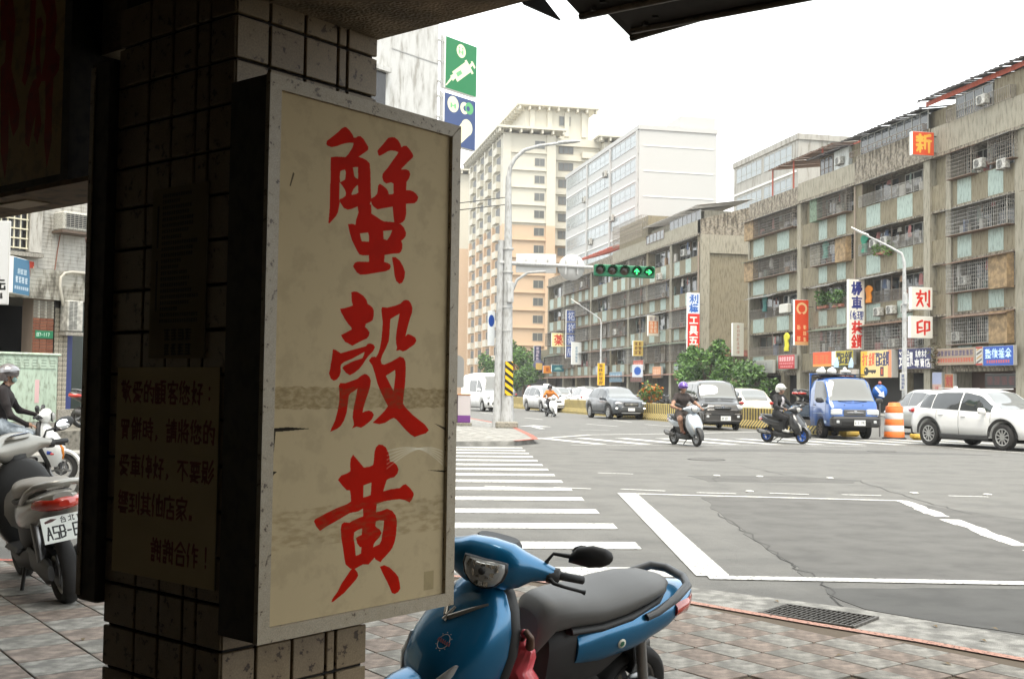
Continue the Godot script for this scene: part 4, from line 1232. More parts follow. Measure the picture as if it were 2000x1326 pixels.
func build_gable_block() -> void:
	var w := wall_mats()
	var b := thing("apartment_building", "stained apartment block with a plain grey gable end and a tree before it", "building", facade_xf())
	var hi := -102.4
	var lo := -163.0
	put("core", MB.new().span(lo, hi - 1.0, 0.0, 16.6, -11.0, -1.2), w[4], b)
	# gable: two plain panels between raised pilasters
	put("gable_wall", MB.new().span(hi - 1.0, hi - 0.18, 0, 16.6, -11, -0.02), w[0], b)
	put("gable_pilaster", MB.new().span(hi - 0.2, hi, 0, 16.7, -0.9, 0.0), w[1], b)
	put("gable_pilaster", MB.new().span(hi - 0.2, hi - 0.05, 0, 16.6, -8.2, -7.6), w[1], b)
	put("gable_band", MB.new().span(hi - 0.2, hi + 0.02, 14.9, 16.7, -10.9, -0.92), w[1], b)
	var g := MB.new()
	g.prism(v2([-11, 16.7, -11, 18.0, -5.6, 19.7, 0, 18.2, 0, 16.7]), hi - 0.9, hi - 0.1, Transform3D(Basis(Vector3(0, 0, 1), Vector3(0, 1, 0), Vector3(1, 0, 0)), Vector3.ZERO))
	put("gable_top", g, w[2], b)
	for y in [4.5, 8.2, 11.6]:
		add_window(b, hi - 0.4, hi - 0.3, y, y + 1.5, -9.6, 1, plain("window aluminium", 0.33, 0.33, 0.30, 0.5), glass_dark())
	put("side_shed", MB.new().span(hi + 0.02, hi + 0.5, 4.9, 5.5, -10, -2.0), mat("red shed roof", 0.22, 0.075, 0.05, 0.8, {"tex": "streak", "scale": Vector3(0.5, 0.1, 0.5)}), b)
	var bays := []
	var xs := [-162.8, -153.5, -147.0, -140.0, -131.5, -124.5, -118.2, -110.5, -103.5]
	for i in xs.size() - 1:
		bays.append([xs[i] + 0.35, xs[i + 1] - 0.35])
		put("pilaster", MB.new().span(xs[i] - 0.35, xs[i] + 0.35, 0, 16.6, -1.2, 0.1 if i % 2 else 0.02), w[1] if i % 2 else w[0], b)
	storey(b, w, bays, [], [[13.2, 14.7], [9.95, 11.3], [6.6, 7.9], [3.3, 4.5]], lo, hi - 0.2, [])
	put("floor_slab", MB.new().span(lo, hi - 0.2, 16.6, 16.8, -11, 0.25), w[2], b)
	put("roof_parapet", MB.new().span(-131, hi - 0.2, 16.8, 18.2, -0.22, 0.0), w[1], b)
	put("roof_parapet", MB.new().span(lo, -131, 16.8, 17.9, -0.22, 0.02), w[2], b)
	var alu := plain("window aluminium", 0.33, 0.33, 0.30, 0.5)
	put("roof_core", MB.new().span(-130, hi - 0.9, 16.8, 19.2, -10, -0.7), w[1], b)
	add_window(b, -112.0, hi - 0.9, 18.25, 19.3, -0.3, 7, alu, glass_dark())
	add_window(b, -118.5, -112.8, 17.6, 18.6, 0.04, 5, plain("brown frame", 0.14, 0.10, 0.07, 0.6), glass_dark())
	roof_sheet(b, -119.0, hi, 19.55, 0.3, -5.6, 20.4, mat("roof edge", 0.32, 0.3, 0.27, 0.8))
	roof_sheet(b, -152.0, -130.0, 18.9, 0.2, -6.0, 20.7, mat("red roof tin", 0.42, 0.085, 0.045, 0.7))
	var barm: Material = mats["cage bars"]
	var bar2: Material = mats["pale bars"]
	put("window_cage", cage_mesh(-129.5, -119.0, 18.6, 21.0, -0.3, 0.5, 0.3, 0.6, 0.04), barm, b)
	put("roof_wall", MB.new().span(-129.5, -119.0, 18.2, 21.0, -4.0, -0.35), w[0], b)
	var opens := [[14.7, 16.6], [11.3, 13.06], [7.9, 9.8], [4.5, 6.45]]
	for f in 4:
		for i in bays.size():
			var x0: float = bays[i][0]
			var x1: float = bays[i][1]
			var y0: float = opens[f][0]
			var y1: float = opens[f][1]
			put("back_wall", MB.new().span(x0, x1, y0 - 0.05, y1, -1.0, -0.8), plain("shaded inner wall", 0.10, 0.085, 0.06, 0.9), b)  # dark colour carries the shade at the back of the balcony
			add_window(b, lerpf(x0, x1, 0.06), lerpf(x0, x1, 0.5), y0 + 0.1, y1 - 0.15, -0.72, 2, alu, glass_dark(), 0.3)
			add_window(b, lerpf(x0, x1, 0.58), lerpf(x0, x1, 0.94), y0 + 0.1, y1 - 0.15, -0.72, 2, alu, glass_dark())
			var r := rng.randf()
			if r < 0.6:
				cage(b, x0 + 0.1, x1 - 0.1, y0 - 0.05, y1 - 0.15, 0.55, barm if rng.randf() < 0.6 else bar2)
			elif r < 0.85:
				put("awning", hood_mesh(x0, x1, y1 - 0.15, 0.5), mat("grey hood", 0.24, 0.235, 0.22, 0.8), b)
			clutter(b, x0 + 0.2, x1 - 0.2, y0, y1 - 0.1, -0.6, 0.3, 4)
	for i in bays.size():
		put("shop_recess_shade", MB.new().span(bays[i][0], bays[i][1], 0.0, 3.1, -1.25, -1.18), plain("shop dark", 0.02, 0.018, 0.015, 0.8), b)  # near-black sheet painted as the shade within the shop
		put("shop_awning", hood_mesh(bays[i][0], bays[i][1], 3.1, 0.8), mat("shop hood", 0.2, 0.12, 0.09, 0.8), b)
	put("drain_pipe", MB.new().tube([Vector3(hi - 0.4, 16, 0.12), Vector3(hi - 0.4, 3.0, 0.12)], 0.06, 6).tube([Vector3(-120.0, 16, 0.15), Vector3(-120.0, 3.0, 0.15)], 0.06, 6), mat("pipe", 0.28, 0.22, 0.18), b)
	for s in [[-106.5, 15.0, 0.2, "white air conditioner on the top balcony at the gable corner"], [-113.0, 13.2, 0.45, "air conditioner in the upper cage above the signal arrow"], [-128.0, 8.0, 0.5, "white boxed air conditioner beside the far street lamp"], [-143.0, 15.0, 0.4, "air conditioner on the stained wall above the blue pharmacy sign"]]:
		ac_unit(facade_xf() * Transform3D(Basis.IDENTITY, Vector3(s[0], s[1], s[2])), s[3], "air conditioners on the gable block", 1.0)

func strip_block(called: String, label: String, xf: Transform3D, length: float, height: float, depth: float, floors: int, wall: Material, band: Material, frame: Material, first: float, panes: int) -> Node3D:
	var b := thing(called, label, "building", xf)
	put("wall", MB.new().span(-length, 0, 0, height, -depth, 0), wall, b)
	put("roof_edge", MB.new().span(-length - 0.15, 0.15, height, height + 0.6, -depth - 0.15, 0.15), wall, b)
	var fh := (height - first) / floors
	for f in floors:
		var y := first + f * fh
		put("floor_band", MB.new().span(-length + 0.3, -0.3, y, y + 0.22, 0.0, 0.10), band, b)
		var n := panes
		for i in n:
			var a := -length + 0.8 + (length - 1.6) * i / n
			var c := -length + 0.8 + (length - 1.6) * (i + 1) / n - 0.5
			add_window(b, a, c, y + fh * 0.42, y + fh * 0.92, 0.03, 5, frame, mat("pale glass", 0.22, 0.25, 0.26, 0.15), 0.4)
		put("end_band", MB.new().span(0.0, 0.06, y + fh * 0.35, y + fh * 0.39, -depth + 0.5, -0.6), band, b)
	return b

func build_white_block() -> void:
	var white := mat("white mosaic", 0.50, 0.50, 0.485, 0.75, {"tex": "grain", "scale": Vector3(0.2, 0.2, 0.2)})
	var b := strip_block("office_block", "tall white tiled block with ribbon windows behind the gabled row", Transform3D(Basis(Vector3.UP, -PI / 2), Vector3(48.0, 0, -142.0)), 37.5, 36.3, 11.0, 8, white, mat("white band", 0.62, 0.62, 0.6, 0.8), plain("pale frame", 0.4, 0.42, 0.42), 9.0, 3)
	for x in [-13.0, -25.0, -0.9]:
		put("pier", MB.new().span(x, x + 0.6, 0, 36.2, 0, 0.22), white, b)
	put("roof_house", MB.new().span(-6, -0.5, 36.9, 38.6, -11, -6), white, b)
	for i in 9:
		var y := 11.5 + (i * 7 % 23)
		ac_unit(Transform3D(Basis(Vector3.UP, -PI / 2), Vector3(47.7, y, -146.0 - i * 3.6)), "air conditioner on the white block, number %s from its gable corner" % ["one", "two", "three", "four", "five", "six", "seven", "eight", "nine"][i], "air conditioners on the white block", 1.3)

func build_tower() -> void:
	var cream := mat("cream tile", 0.60, 0.57, 0.48, 0.8, {"tex": "grain", "scale": Vector3(0.2, 0.2, 0.2)})
	var peach := mat("peach tile", 0.60, 0.44, 0.30, 0.8, {"tex": "grain", "scale": Vector3(0.2, 0.2, 0.2)})
	var ochre := mat("ochre tile", 0.42, 0.31, 0.20, 0.8, {"tex": "grain", "scale": Vector3(0.2, 0.2, 0.2)})
	var b := thing("apartment_tower", "tall cream and peach apartment tower with overhanging roofs", "building", Transform3D(Basis.IDENTITY, Vector3(41.0, 0, -197.0)))
	var fh := 3.17
	var split := 31.0
	# local x to the right, z towards us
	put("wall", MB.new().span(0, 9.5, 0, split, -34, 0), peach, b)
	put("wall", MB.new().span(0, 9.5, split, 47.6, -34, 0), cream, b)
	put("wall", MB.new().span(9.5, 30, 0, 28, -34, -3.2), ochre, b)
	put("wall", MB.new().span(9.5, 30, 28, 46.5, -34, -3.2), cream, b)
	put("wall", MB.new().span(19.0, 34, 0, 47.2, -30, -1.0), cream, b)
	put("pier", MB.new().span(-0.15, 1.3, 0, 47.6, -0.4, 0.25).span(7.9, 9.6, 0, 47.6, -0.4, 0.25), cream, b)
	put("lower_pier", MB.new().span(-0.18, 1.33, 0, split, -0.35, 0.28).span(7.87, 9.63, 0, split, -0.35, 0.28), peach, b)
	var dark := plain("tower pane", 0.10, 0.105, 0.10, 0.2)
	var fr := plain("tower frame", 0.34, 0.32, 0.27)
	var shade := plain("tower ledge", 0.30, 0.24, 0.17)
	for f in 14:
		var y := 3.0 + f * fh
		put("floor_ledge", MB.new().span(1.3, 7.9, y - 0.16, y + 0.02, 0.0, 0.34), peach if y < split else cream, b)
		if f > 0:
			add_window(b, 5.7, 7.6, y + 0.75, y + 2.2, 0.04, 2, fr, dark)
			add_window(b, 11.0, 13.8, y + 0.8, y + 2.3, -3.14, 3, plain("brown frame", 0.14, 0.10, 0.07, 0.6), dark)
		put("stair_band", MB.new().span(9.6, 19.0, y - 0.5, y + 0.35, -3.2, -2.7), peach if y < 28 else cream, b)
		put("balcony_box", MB.new().span(15.2, 18.8, y, y + 1.1, -3.2, -1.9), cream, b)
		# street side, looking out along -x
		for k in 4:
			var z0 := -3.0 - k * 8.0
			put("street_balcony", MB.new().span(-0.75, 0.0, y, y + 1.25, z0 - 3.4, z0), cream if y > split or k % 2 else cream, b)
			put("street_opening_shade", MB.new().span(-0.06, 0.05, y + 1.25, y + 2.8, z0 - 3.4, z0), plain("tower dark", 0.05, 0.05, 0.046, 0.5), b)  # flat dark panel stands in for a shaded opening
			put("street_fin", MB.new().span(-0.5, 0.0, y - 0.2, y + 3.0, z0 - 5.6, z0 - 4.6), peach if y < split else cream, b)
			put("street_opening_shade", MB.new().span(-0.05, 0.05, y + 0.9, y + 2.5, z0 - 7.2, z0 - 6.0), plain("tower dark", 0.05, 0.05, 0.046, 0.5), b)
	# overhanging roofs carried on brackets
	eave(b, -1.6, 11.2, 47.6, -35, 1.8, cream)
	eave(b, 17.6, 36, 47.3, -31, 0.8, cream)
	put("roof_house", MB.new().span(4.8, 17.0, 47.8, 53.6, -22, -4), cream, b)
	put("roof_house", MB.new().span(9.5, 19, 46.4, 47.8, -22, -2.6), cream, b)
	eave(b, 3.0, 18.6, 53.0, -24, -2.4, cream)
	for i in 4:
		put("roof_pier", MB.new().span(5.6 + i * 3.3, 6.5 + i * 3.3, 48.4, 53.0, -4.0, -3.6), cream, b)
	add_window(b, 11.2, 13.4, 50.4, 52.2, -3.9, 2, fr, dark)
	var b2 := thing("apartment_tower", "second peach apartment tower farther along the road behind the sign frame", "building", Transform3D(Basis.IDENTITY, Vector3(40.2, 0, -243.0)))
	put("wall", MB.new().span(0, 12, 0, 32, -60, 0), peach, b2)
	put("wall", MB.new().span(0, 12, 32, 48.5, -60, 0), cream, b2)
	eave(b2, -1.4, 13, 48.6, -60, 1.4, cream)
	for f in 14:
		var y := 3.0 + f * fh
		for k in 5:
			var z0 := -1.5 - k * 9.0
			put("street_balcony", MB.new().span(-0.75, 0.0, y, y + 1.2, z0 - 4.0, z0), cream, b2)
			put("street_opening_shade", MB.new().span(-0.06, 0.05, y + 1.2, y + 2.8, z0 - 4.0, z0), plain("tower dark", 0.05, 0.05, 0.046, 0.5), b2)  # shade of the opening painted as a flat dark panel
			put("street_fin", MB.new().span(-0.5, 0.0, y - 0.2, y + 3.0, z0 - 6.4, z0 - 5.2), peach if y < 32 else cream, b2)

func eave(b: Node3D, x0: float, x1: float, y: float, z0: float, z1: float, m: Material) -> void:
	put("roof_slab", MB.new().span(x0, x1, y + 0.55, y + 0.95, z0, z1), m, b)
	var n := int((x1 - x0) / 1.6)
	for i in n:
		var x := lerpf(x0 + 0.5, x1 - 0.5, float(i) / maxi(1, n - 1))
		put("eave_bracket", MB.new().span(x - 0.16, x + 0.16, y - 0.15, y + 0.55, z1 - 1.5, z1 - 0.15), m, b)
	var k := int((z1 - z0) / 2.0)
	for i in k:
		var z := lerpf(z0 + 0.5, z1 - 1.8, float(i) / maxi(1, k - 1))
		put("eave_bracket", MB.new().span(x0 + 0.15, x0 + 1.5, y - 0.15, y + 0.55, z - 0.16, z + 0.16), m, b)

func build_back_blocks() -> void:
	var grey := mat("grey tile", 0.34, 0.33, 0.30, 0.8, {"tex": "streak", "scale": Vector3(0.1, 0.02, 0.1)})
	strip_block("apartment_building", "grey tiled block showing above the near apartment roofs", Transform3D(Basis(Vector3.UP, -PI / 2), Vector3(52.0, 0, -104.0)), 16.0, 27.0, 20, 7, grey, mat("white band", 0.62, 0.62, 0.6, 0.8), plain("window aluminium", 0.33, 0.33, 0.30, 0.5), 4.0, 2)
	var w := wall_mats()
	var b := thing("apartment_building", "low grey block at the end of the gabled row by the tower", "building", facade_xf())
	put("wall", MB.new().span(-196, -164, 0, 7.5, -12, -1.0), w[0], b)
	put("shop_front", MB.new().span(-196, -164, 0.0, 3.0, -1.0, -0.9), plain("shop dark", 0.02, 0.018, 0.015, 0.8), b)  # near-black front in place of the shade inside the shops
	for i in 6:
		add_window(b, -194 + i * 5.0, -191 + i * 5.0, 4.6, 6.4, -0.9, 3, plain("window aluminium", 0.33, 0.33, 0.30, 0.5), glass_dark())
	var far := thing("apartment_building", "pale block far along the road over the white van", "building", Transform3D(Basis.IDENTITY, Vector3(8.0, 0, -330.0)))
	put("wall", MB.new().span(-30, 16, 0, 15, -20, 0), mats["cream tile"], far)
	for f in 4:
		for i in 9:
			put("window", MB.new().span(-28 + i * 4.8, -25.4 + i * 4.8, 3.2 + f * 3.0, 4.9 + f * 3.0, -0.05, 0.06), plain("tower dark", 0.05, 0.05, 0.046, 0.5), far)

# ------------------------------------------------------------------ the building across the side street, at the left
func build_left_building() -> void:
	var xf := Transform3D(arcade.basis, Vector3(-5.04, 0, -28.73))
	var white := mat("white wall tile", 0.50, 0.485, 0.44, 0.6, {"tex": "streak", "scale": Vector3(0.5, 0.1, 0.5), "detail": "grain", "dscale": Vector3(1.2, 1.2, 1.2)})
	var plaster := mat("white plaster", 0.62, 0.62, 0.60, 0.85, {"tex": "streak", "scale": Vector3(0.2, 0.05, 0.2), "detail": "grain", "dscale": Vector3(0.6, 0.6, 0.6)})
	var band := mat("stained tile band", 0.42, 0.405, 0.35, 0.6, {"tex": "soot", "scale": Vector3(0.35, 0.12, 0.35), "detail": "grain", "dscale": Vector3(2, 2, 2)})
	var dark := plain("left dark", 0.012, 0.012, 0.014, 0.8)  # near-black puts the ground-floor shade into the inner wall colour
	var b := thing("corner_building", "white tiled corner building over dark ground-floor openings across the side street", "building", xf)
	put("wall", MB.new().span(-12, 8.0, 3.5, 17, -12, 0), white, b)
	put("wall", MB.new().span(8.0, 13.4, 0.3, 17, -12, 0), plaster, b)
	put("wall_band", MB.new().span(-12, 8.0, 3.42, 4.13, 0, 0.12), band, b)
	put("wall_joint", MB.new().span(11.2, 13.4, 12.29, 12.33, 0, 0.012), plain("joint shade", 0.3, 0.3, 0.29), b)
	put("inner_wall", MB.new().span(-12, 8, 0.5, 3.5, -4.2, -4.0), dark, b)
	put("inner_panel", MB.new().span(-3, -0.6, 1.4, 1.7, -3.9, -3.8).span(-3, -0.6, 2.3, 2.4, -3.9, -3.8), mat("dull brown", 0.14, 0.11, 0.08), b)
	# mosaic courses on the wall: rows proud of their joints
	for i in 26:
		put("tile_course", MB.new().span(-0.42, 2.2, 4.16 + i * 0.088, 4.16 + i * 0.088 + 0.076, 0.0, 0.008), white, b)
	for i in 7:
		put("tile_course", MB.new().span(-3.0, 2.2, 3.47 + i * 0.094, 3.47 + i * 0.094 + 0.082, 0.12, 0.128), band, b)
	# barred window
	put("window_surround", MB.new().span(-0.72, -0.42, 4.5, 8, 0, 0.16), white, b)
	put("window_sill", MB.new().span(-2.8, -0.42, 4.38, 4.47, 0, 0.28), mat("sill", 0.32, 0.3, 0.26, 0.8, {"tex": "dirty", "scale": Vector3(2, 2, 2)}), b)
	var win := put("window", MB.new().span(-2.7, -0.74, 4.52, 6.4, 0.01, 0.02), plain("left pane", 0.03, 0.03, 0.032, 0.15), b)
	var bars := plain("cream bars", 0.6, 0.56, 0.42, 0.5)
	for i in 13:
		put("bar", MB.new().span(-0.78 - i * 0.155, -0.755 - i * 0.155, 4.55, 6.4, 0.09, 0.115), bars, win)
	for i in 9:
		put("cross_bar", MB.new().span(-2.7, -0.75, 4.56 + i * 0.225, 4.59 + i * 0.225, 0.12, 0.14), bars, win)
	# brick pier, tiled pier, blue door frame
	var pier := put("brick_pier", MB.new().span(-0.5, 0.02, 0.4, 3.46, -0.5, 0.0), mat("mortar", 0.22, 0.17, 0.13, 0.9), b)
	var bricks := [mat("brick", 0.26, 0.095, 0.05, 0.8, {"tex": "dirty", "scale": Vector3(3, 3, 3)}), mat("brick two", 0.22, 0.075, 0.04, 0.8, {"tex": "dirty", "scale": Vector3(2, 2, 2)})]
	var bm := MB.new().box(Vector3.ZERO, Vector3(0.162, 0.058, 0.022)).done()
	for r in 42:
		for c in 3:
			var y := 0.45 + r * 0.071
			if y < 3.4:
				var mm: Material = bricks[rng.randi() % 2] if y < 2.95 else band
				put("brick", bm, mm, pier, Transform3D(Basis.IDENTITY, Vector3(-0.415 + c * 0.173 + (0.0 if r % 2 else 0.006), y, 0.006)))
	var tp := put("tiled_pier", MB.new().span(0.1, 0.45, 0.4, 3.42, -0.6, -0.1), plain("pier joint", 0.06, 0.055, 0.05), b)
	var tm := MB.new().box(Vector3.ZERO, Vector3(0.105, 0.105, 0.02)).done()
	for r in 24:
		for c in 3:
			put("tile", tm, mat("pier tile", 0.42, 0.38, 0.30, 0.5, {"tex": "dirty", "scale": Vector3(2, 2, 2)}), tp, Transform3D(Basis.IDENTITY, Vector3(0.16 + c * 0.115, 0.5 + r * 0.117, -0.095)))
	put("door_frame", MB.new().span(0.45, 0.64, 0.75, 3.4, -0.6, -0.2), plain("blue frame", 0.02, 0.035, 0.16, 0.4), b)
	put("shop_door", MB.new().span(0.64, 2.4, 0.8, 3.4, -0.7, -0.55), mat("dark green glass", 0.012, 0.025, 0.018, 0.15), b)
	put("door_step", MB.new().span(0.1, 3, 0.5, 0.8, -0.6, 0.2), mats["sill"], b)
	put("pane", MB.new().span(9.6, 10.95, 10.3, 11.45, -0.05, 0.02), plain("left pane", 0.03, 0.03, 0.032, 0.15), b)
	put("window_ledge", MB.new().span(9.4, 11.05, 11.45, 11.6, 0.0, 0.18), plaster, b)
	put("wall_cable", MB.new().tube([Vector3(0.12, 5.1, 0.03), Vector3(0.05, 4.6, 0.03), Vector3(0.0, 4.15, 0.03)], 0.012, 5).tube([Vector3(0.75, 5.1, 0.03), Vector3(0.86, 4.6, 0.03), Vector3(0.86, 4.2, 0.03)], 0.012, 5), plain("rust cable", 0.25, 0.10, 0.06), b)
	put("conduit", MB.new().tube([Vector3(2.2, 4.12, 0.2), Vector3(0.35, 4.12, 0.2), Vector3(0.17, 4.08, 0.2), Vector3(0.07, 3.97, 0.2), Vector3(0.05, 3.75, 0.2), Vector3(0.09, 3.55, 0.2), Vector3(0.2, 3.3, 0.1)], 0.035, 8), plain("conduit grey", 0.5, 0.47, 0.4, 0.5), b)
	# window unit and the upright condenser
	var u := thing("air_conditioner", "old window air conditioner with a dark grille high on the white tiled wall", "air conditioner", xf * Transform3D(Basis.IDENTITY, Vector3(0.3, 5.08, 0.0)))
	put("case", MB.new().cbox(Vector3(0, 0.23, 0.22), Vector3(0.72, 0.46, 0.5), 0.04), mat("old white case", 0.46, 0.45, 0.40, 0.6, {"tex": "dirty", "scale": Vector3(2, 2, 2)}), u)
	put("grille", MB.new().span(-0.3, 0.24, 0.08, 0.40, 0.47, 0.476), plain("black", 0.015, 0.015, 0.015), u)
	for i in 7:
		put("slat", MB.new().span(-0.3, 0.24, 0.09 + i * 0.045, 0.10 + i * 0.045, 0.476, 0.484), plain("slat grey", 0.3, 0.29, 0.26), u)
	for i in 6:
		put("slat", MB.new().span(-0.3 + i * 0.105, -0.29 + i * 0.105, 0.08, 0.40, 0.48, 0.486), plain("slat grey", 0.3, 0.29, 0.26), u)
	put("bracket", MB.new().span(-0.4, 0.45, -0.06, 0.0, 0.0, 0.5), plain("rusty bracket", 0.1, 0.07, 0.05), u)
	var o := thing("air_conditioner", "upright white condenser on a bracket beside the brick pier", "air conditioner", xf * Transform3D(Basis.IDENTITY, Vector3(0.4, 2.68, 0.15)))
	put("case", MB.new().cbox(Vector3(0, 0.37, 0.0), Vector3(0.40, 0.74, 0.36), 0.02), mats["ac white"], o)
	for i in 20:
		put("slat", MB.new().span(-0.165, -0.065, 0.05 + i * 0.034, 0.066 + i * 0.034, 0.18, 0.186), plain("slat dark", 0.12, 0.12, 0.11), o)
		put("slat", MB.new().span(-0.045, 0.04, 0.05 + i * 0.034, 0.066 + i * 0.034, 0.18, 0.186), plain("slat dark", 0.12, 0.12, 0.11), o)
	put("bracket", MB.new().span(-0.25, 0.4, -0.1, -0.02, -0.1, 0.2), mats["sill"], o)
	# green house-number plate
	var img := canvas(128, 52, Color(0.03, 0.42, 0.27))
	digits(img, "87-117", Vector2(9, 14), Vector2(16, 25), Color(0.9, 0.95, 0.9), 3.0)
	plate("number_plate", "small green plate with house numbers 87-117 on the brick pier", "number plate", xf * Transform3D(Basis.IDENTITY, Vector3(-0.215, 2.58, 0.03)), 0.45, 0.185, 0.012, image_mat("number print", img, 0.5), plain("plate green", 0.02, 0.2, 0.1), "")
	# projecting shop sign
	var s := canvas(160, 100, Color(0.30, 0.48, 0.60))
	fill_poly(s, v2([84, 0, 160, 0, 160, 100, 96, 100]), Color(0.72, 0.20, 0.11))
	scribble(s, Vector2(22, 28), Vector2(17, 17), 3, Color(0.85, 0.88, 0.9), 0.12)
	scribble(s, Vector2(12, 50), Vector2(17, 20), 4, Color(0.88, 0.9, 0.92), 0.12)
	scribble(s, Vector2(8, 78), Vector2(11, 10), 7, Color(0.85, 0.87, 0.9), 0.14)
	for i in 3:
		scribble(s, Vector2(104, 12 + i * 30), Vector2(17, 22), 3, Color(0.95, 0.85, 0.7), 0.14)
	var right := Vector3(cos(deg_to_rad(12.3)), 0, sin(deg_to_rad(12.3)))
	var ahead := Vector3(sin(deg_to_rad(12.3)), 0, -cos(deg_to_rad(12.3)))
	var c := right * -11.37 + ahead * 26.3 + Vector3(0, 3.88, 0)
	plate("shop_sign", "projecting shop sign half pale blue and half red under the barred window", "sign", Transform3D(Basis(-ahead * -1.0, Vector3.UP, right), c), 1.6, 0.85, 0.2, image_mat("left shop print", s, 0.5), plain("sign white edge", 0.7, 0.7, 0.68), "")
	# roundel and parking board cut by the left edge of the view
	var board := canvas(140, 210, Color(0.86, 0.87, 0.87))
	disc(board, Vector2(64, 52), 50, Color(0.06, 0.25, 0.62))
	board.fill_rect(Rect2i(10, 47, 108, 5), Color(0.9, 0.9, 0.9))
	write(board, "先", Vector2(96, 138), Vector2(40, 40), Color(0.06, 0.06, 0.06), 0.12)
	scribble(board, Vector2(112, 182), Vector2(18, 16), 1, Color(0.1, 0.1, 0.1), 0.14)
	var bp := right * -6.64 + ahead * 14.0 + Vector3(0, 2.93, 0)
	var t := plate("traffic_sign", "white road sign board with a blue roundel at the left edge", "traffic sign", Transform3D(Basis(right, Vector3.UP, -ahead), bp), 0.7, 1.05, 0.02, image_mat("board print", board, 0.5), plain("sign white edge", 0.7, 0.7, 0.68), "")
	put("post", MB.new().tube([Vector3(0, -2.93, -0.05), Vector3(0, 0.5, -0.05)], 0.03, 8), plain("galvanised", 0.4, 0.4, 0.39, 0.5), t)
	# pale green utility cabinet
	var cab := thing("utility_cabinet", "pale green street utility cabinet with slotted vents behind the helmeted rider", "utility cabinet", Transform3D(arcade.basis, right * -10.75 + ahead * 24.3 + Vector3(0, 0.5, 0)))
	var mint := mat("mint paint", 0.42, 0.52, 0.42, 0.55, {"tex": "streak", "scale": Vector3(0.6, 0.2, 0.6)})
	put("case", MB.new().cbox(Vector3(0, 0.78, 0), Vector3(1.7, 1.5, 0.6), 0.02), mint, cab)
	put("lid", MB.new().cbox(Vector3(0, 1.55, 0), Vector3(1.8, 0.06, 0.7), 0.02), mint, cab)
	put("vent_panel", MB.new().span(-0.8, 0.8, 1.25, 1.48, 0.30, 0.32), mint, cab)
	for i in 8:
		for j in 3:
			put("vent_slot", MB.new().span(-0.75 + i * 0.2, -0.63 + i * 0.2, 1.29 + j * 0.06, 1.31 + j * 0.06, 0.315, 0.323), plain("vent shade", 0.2, 0.25, 0.2), cab)
	put("door", MB.new().span(-0.35, 0.52, 0.1, 1.2, 0.30, 0.318), mint, cab)
	put("sticker", MB.new().span(0.32, 0.42, 0.5, 1.0, 0.318, 0.321), plain("sticker pink", 0.6, 0.4, 0.4), cab)
	put("plinth", MB.new().span(-0.9, 0.9, 0, 0.08, -0.35, 0.35), plain("plinth", 0.25, 0.24, 0.22), cab)
	# raised footway in front of the openings
	struct("raised_footway", MB.new().span(-14, 4.5, 0.0, 0.5, -4.0, 4.9), mat("footway concrete", 0.24, 0.225, 0.19, 0.9, {"tex": "dirty", "scale": Vector3(0.6, 0.6, 0.6), "detail": "speckle", "dscale": Vector3(0.6, 0.6, 0.6)}), "raised concrete footway before the dark openings", xf)
	struct("kerb_line", MB.new().span(-16, 5, 0.0, 0.006, 5.5, 5.65), mats["road paint"], "white edge line on the side street below the raised footway", xf)
	pharmacy(xf)
	# side street neighbours that close the view behind the pillar
	var n := thing("corner_building", "grey neighbour building farther left along the side street", "building", xf)
	put("wall", MB.new().span(-40, -12.2, 0, 15, -12, 0.3), mats["grey render"], n)
	for f in 4:
		for i in 6:
			put("window", MB.new().span(-38 + i * 4.3, -36 + i * 4.3, 4.2 + f * 3.1, 5.8 + f * 3.1, 0.28, 0.33), plain("left pane", 0.03, 0.03, 0.032, 0.15), n)

func digits(img: Image, text: String, at: Vector2, cell: Vector2, c: Color, w: float) -> void:
	# plain condensed figures and capitals
	var f := {
		"0": "0060 606a 6a0a 0a00", "1": "303a", "2": "0060 6065 6505 050a 0a6a", "3": "0060 606a 6a0a 0565", "4": "0006 0666 404a", "5": "6000 0005 0565 656a 6a0a", "6": "6000 000a 0a6a 6a65 6505", "7": "0060 603a",
		"8": "0060 606a 6a0a 0a00 0565", "9": "6a60 6000 0005 0565", "-": "1555", "A": "0a30 306a 1656", "B": "000a 0050 5064 6445 0545 4566 6659 590a", "R": "000a 0060 6065 6505 356a", "W": "000a 0a35 356a 6a60", "X": "006a 600a", "·": "2545",
	}
	var p := at
	for ch in text:
		for t in str(f.get(ch, "")).split(" ", false):
			var a := Vector2(t.substr(0, 1).hex_to_int() / 6.0, t.substr(1, 1).hex_to_int() / 10.0)
			var b := Vector2(t.substr(2, 1).hex_to_int() / 6.0, t.substr(3, 1).hex_to_int() / 10.0)
			stroke(img, p + a * cell * Vector2(0.72, 1.0), p + b * cell * Vector2(0.72, 1.0), w, c)
		p.x += cell.x

func disc(img: Image, c: Vector2, r: float, col: Color) -> void:
	var p := PackedVector2Array()
	for i in 40:
		p.append(c + Vector2(cos(TAU * i / 40.0), sin(TAU * i / 40.0)) * r)
	fill_poly(img, p, col)

func plate(called: String, label: String, category: String, xf: Transform3D, w: float, h: float, d: float, face: Material, side: Material, group: String) -> Node3D:
	# a board whose print looks along its own +z
	var n := thing(called, label, category, xf, group)
	put("casing", MB.new().cbox(Vector3(0, 0, -d / 2), Vector3(w, h, d), minf(0.02, d * 0.3)), side, n)
	var q := MB.new()
	var e := minf(0.015, w * 0.02)
	q.uvquad(Vector3(-w / 2 + e, h / 2 - e, 0.003), Vector3(w / 2 - e, h / 2 - e, 0.003), Vector3(w / 2 - e, -h / 2 + e, 0.003), Vector3(-w / 2 + e, -h / 2 + e, 0.003))
	put("face_panel", q, face, n)
	return n

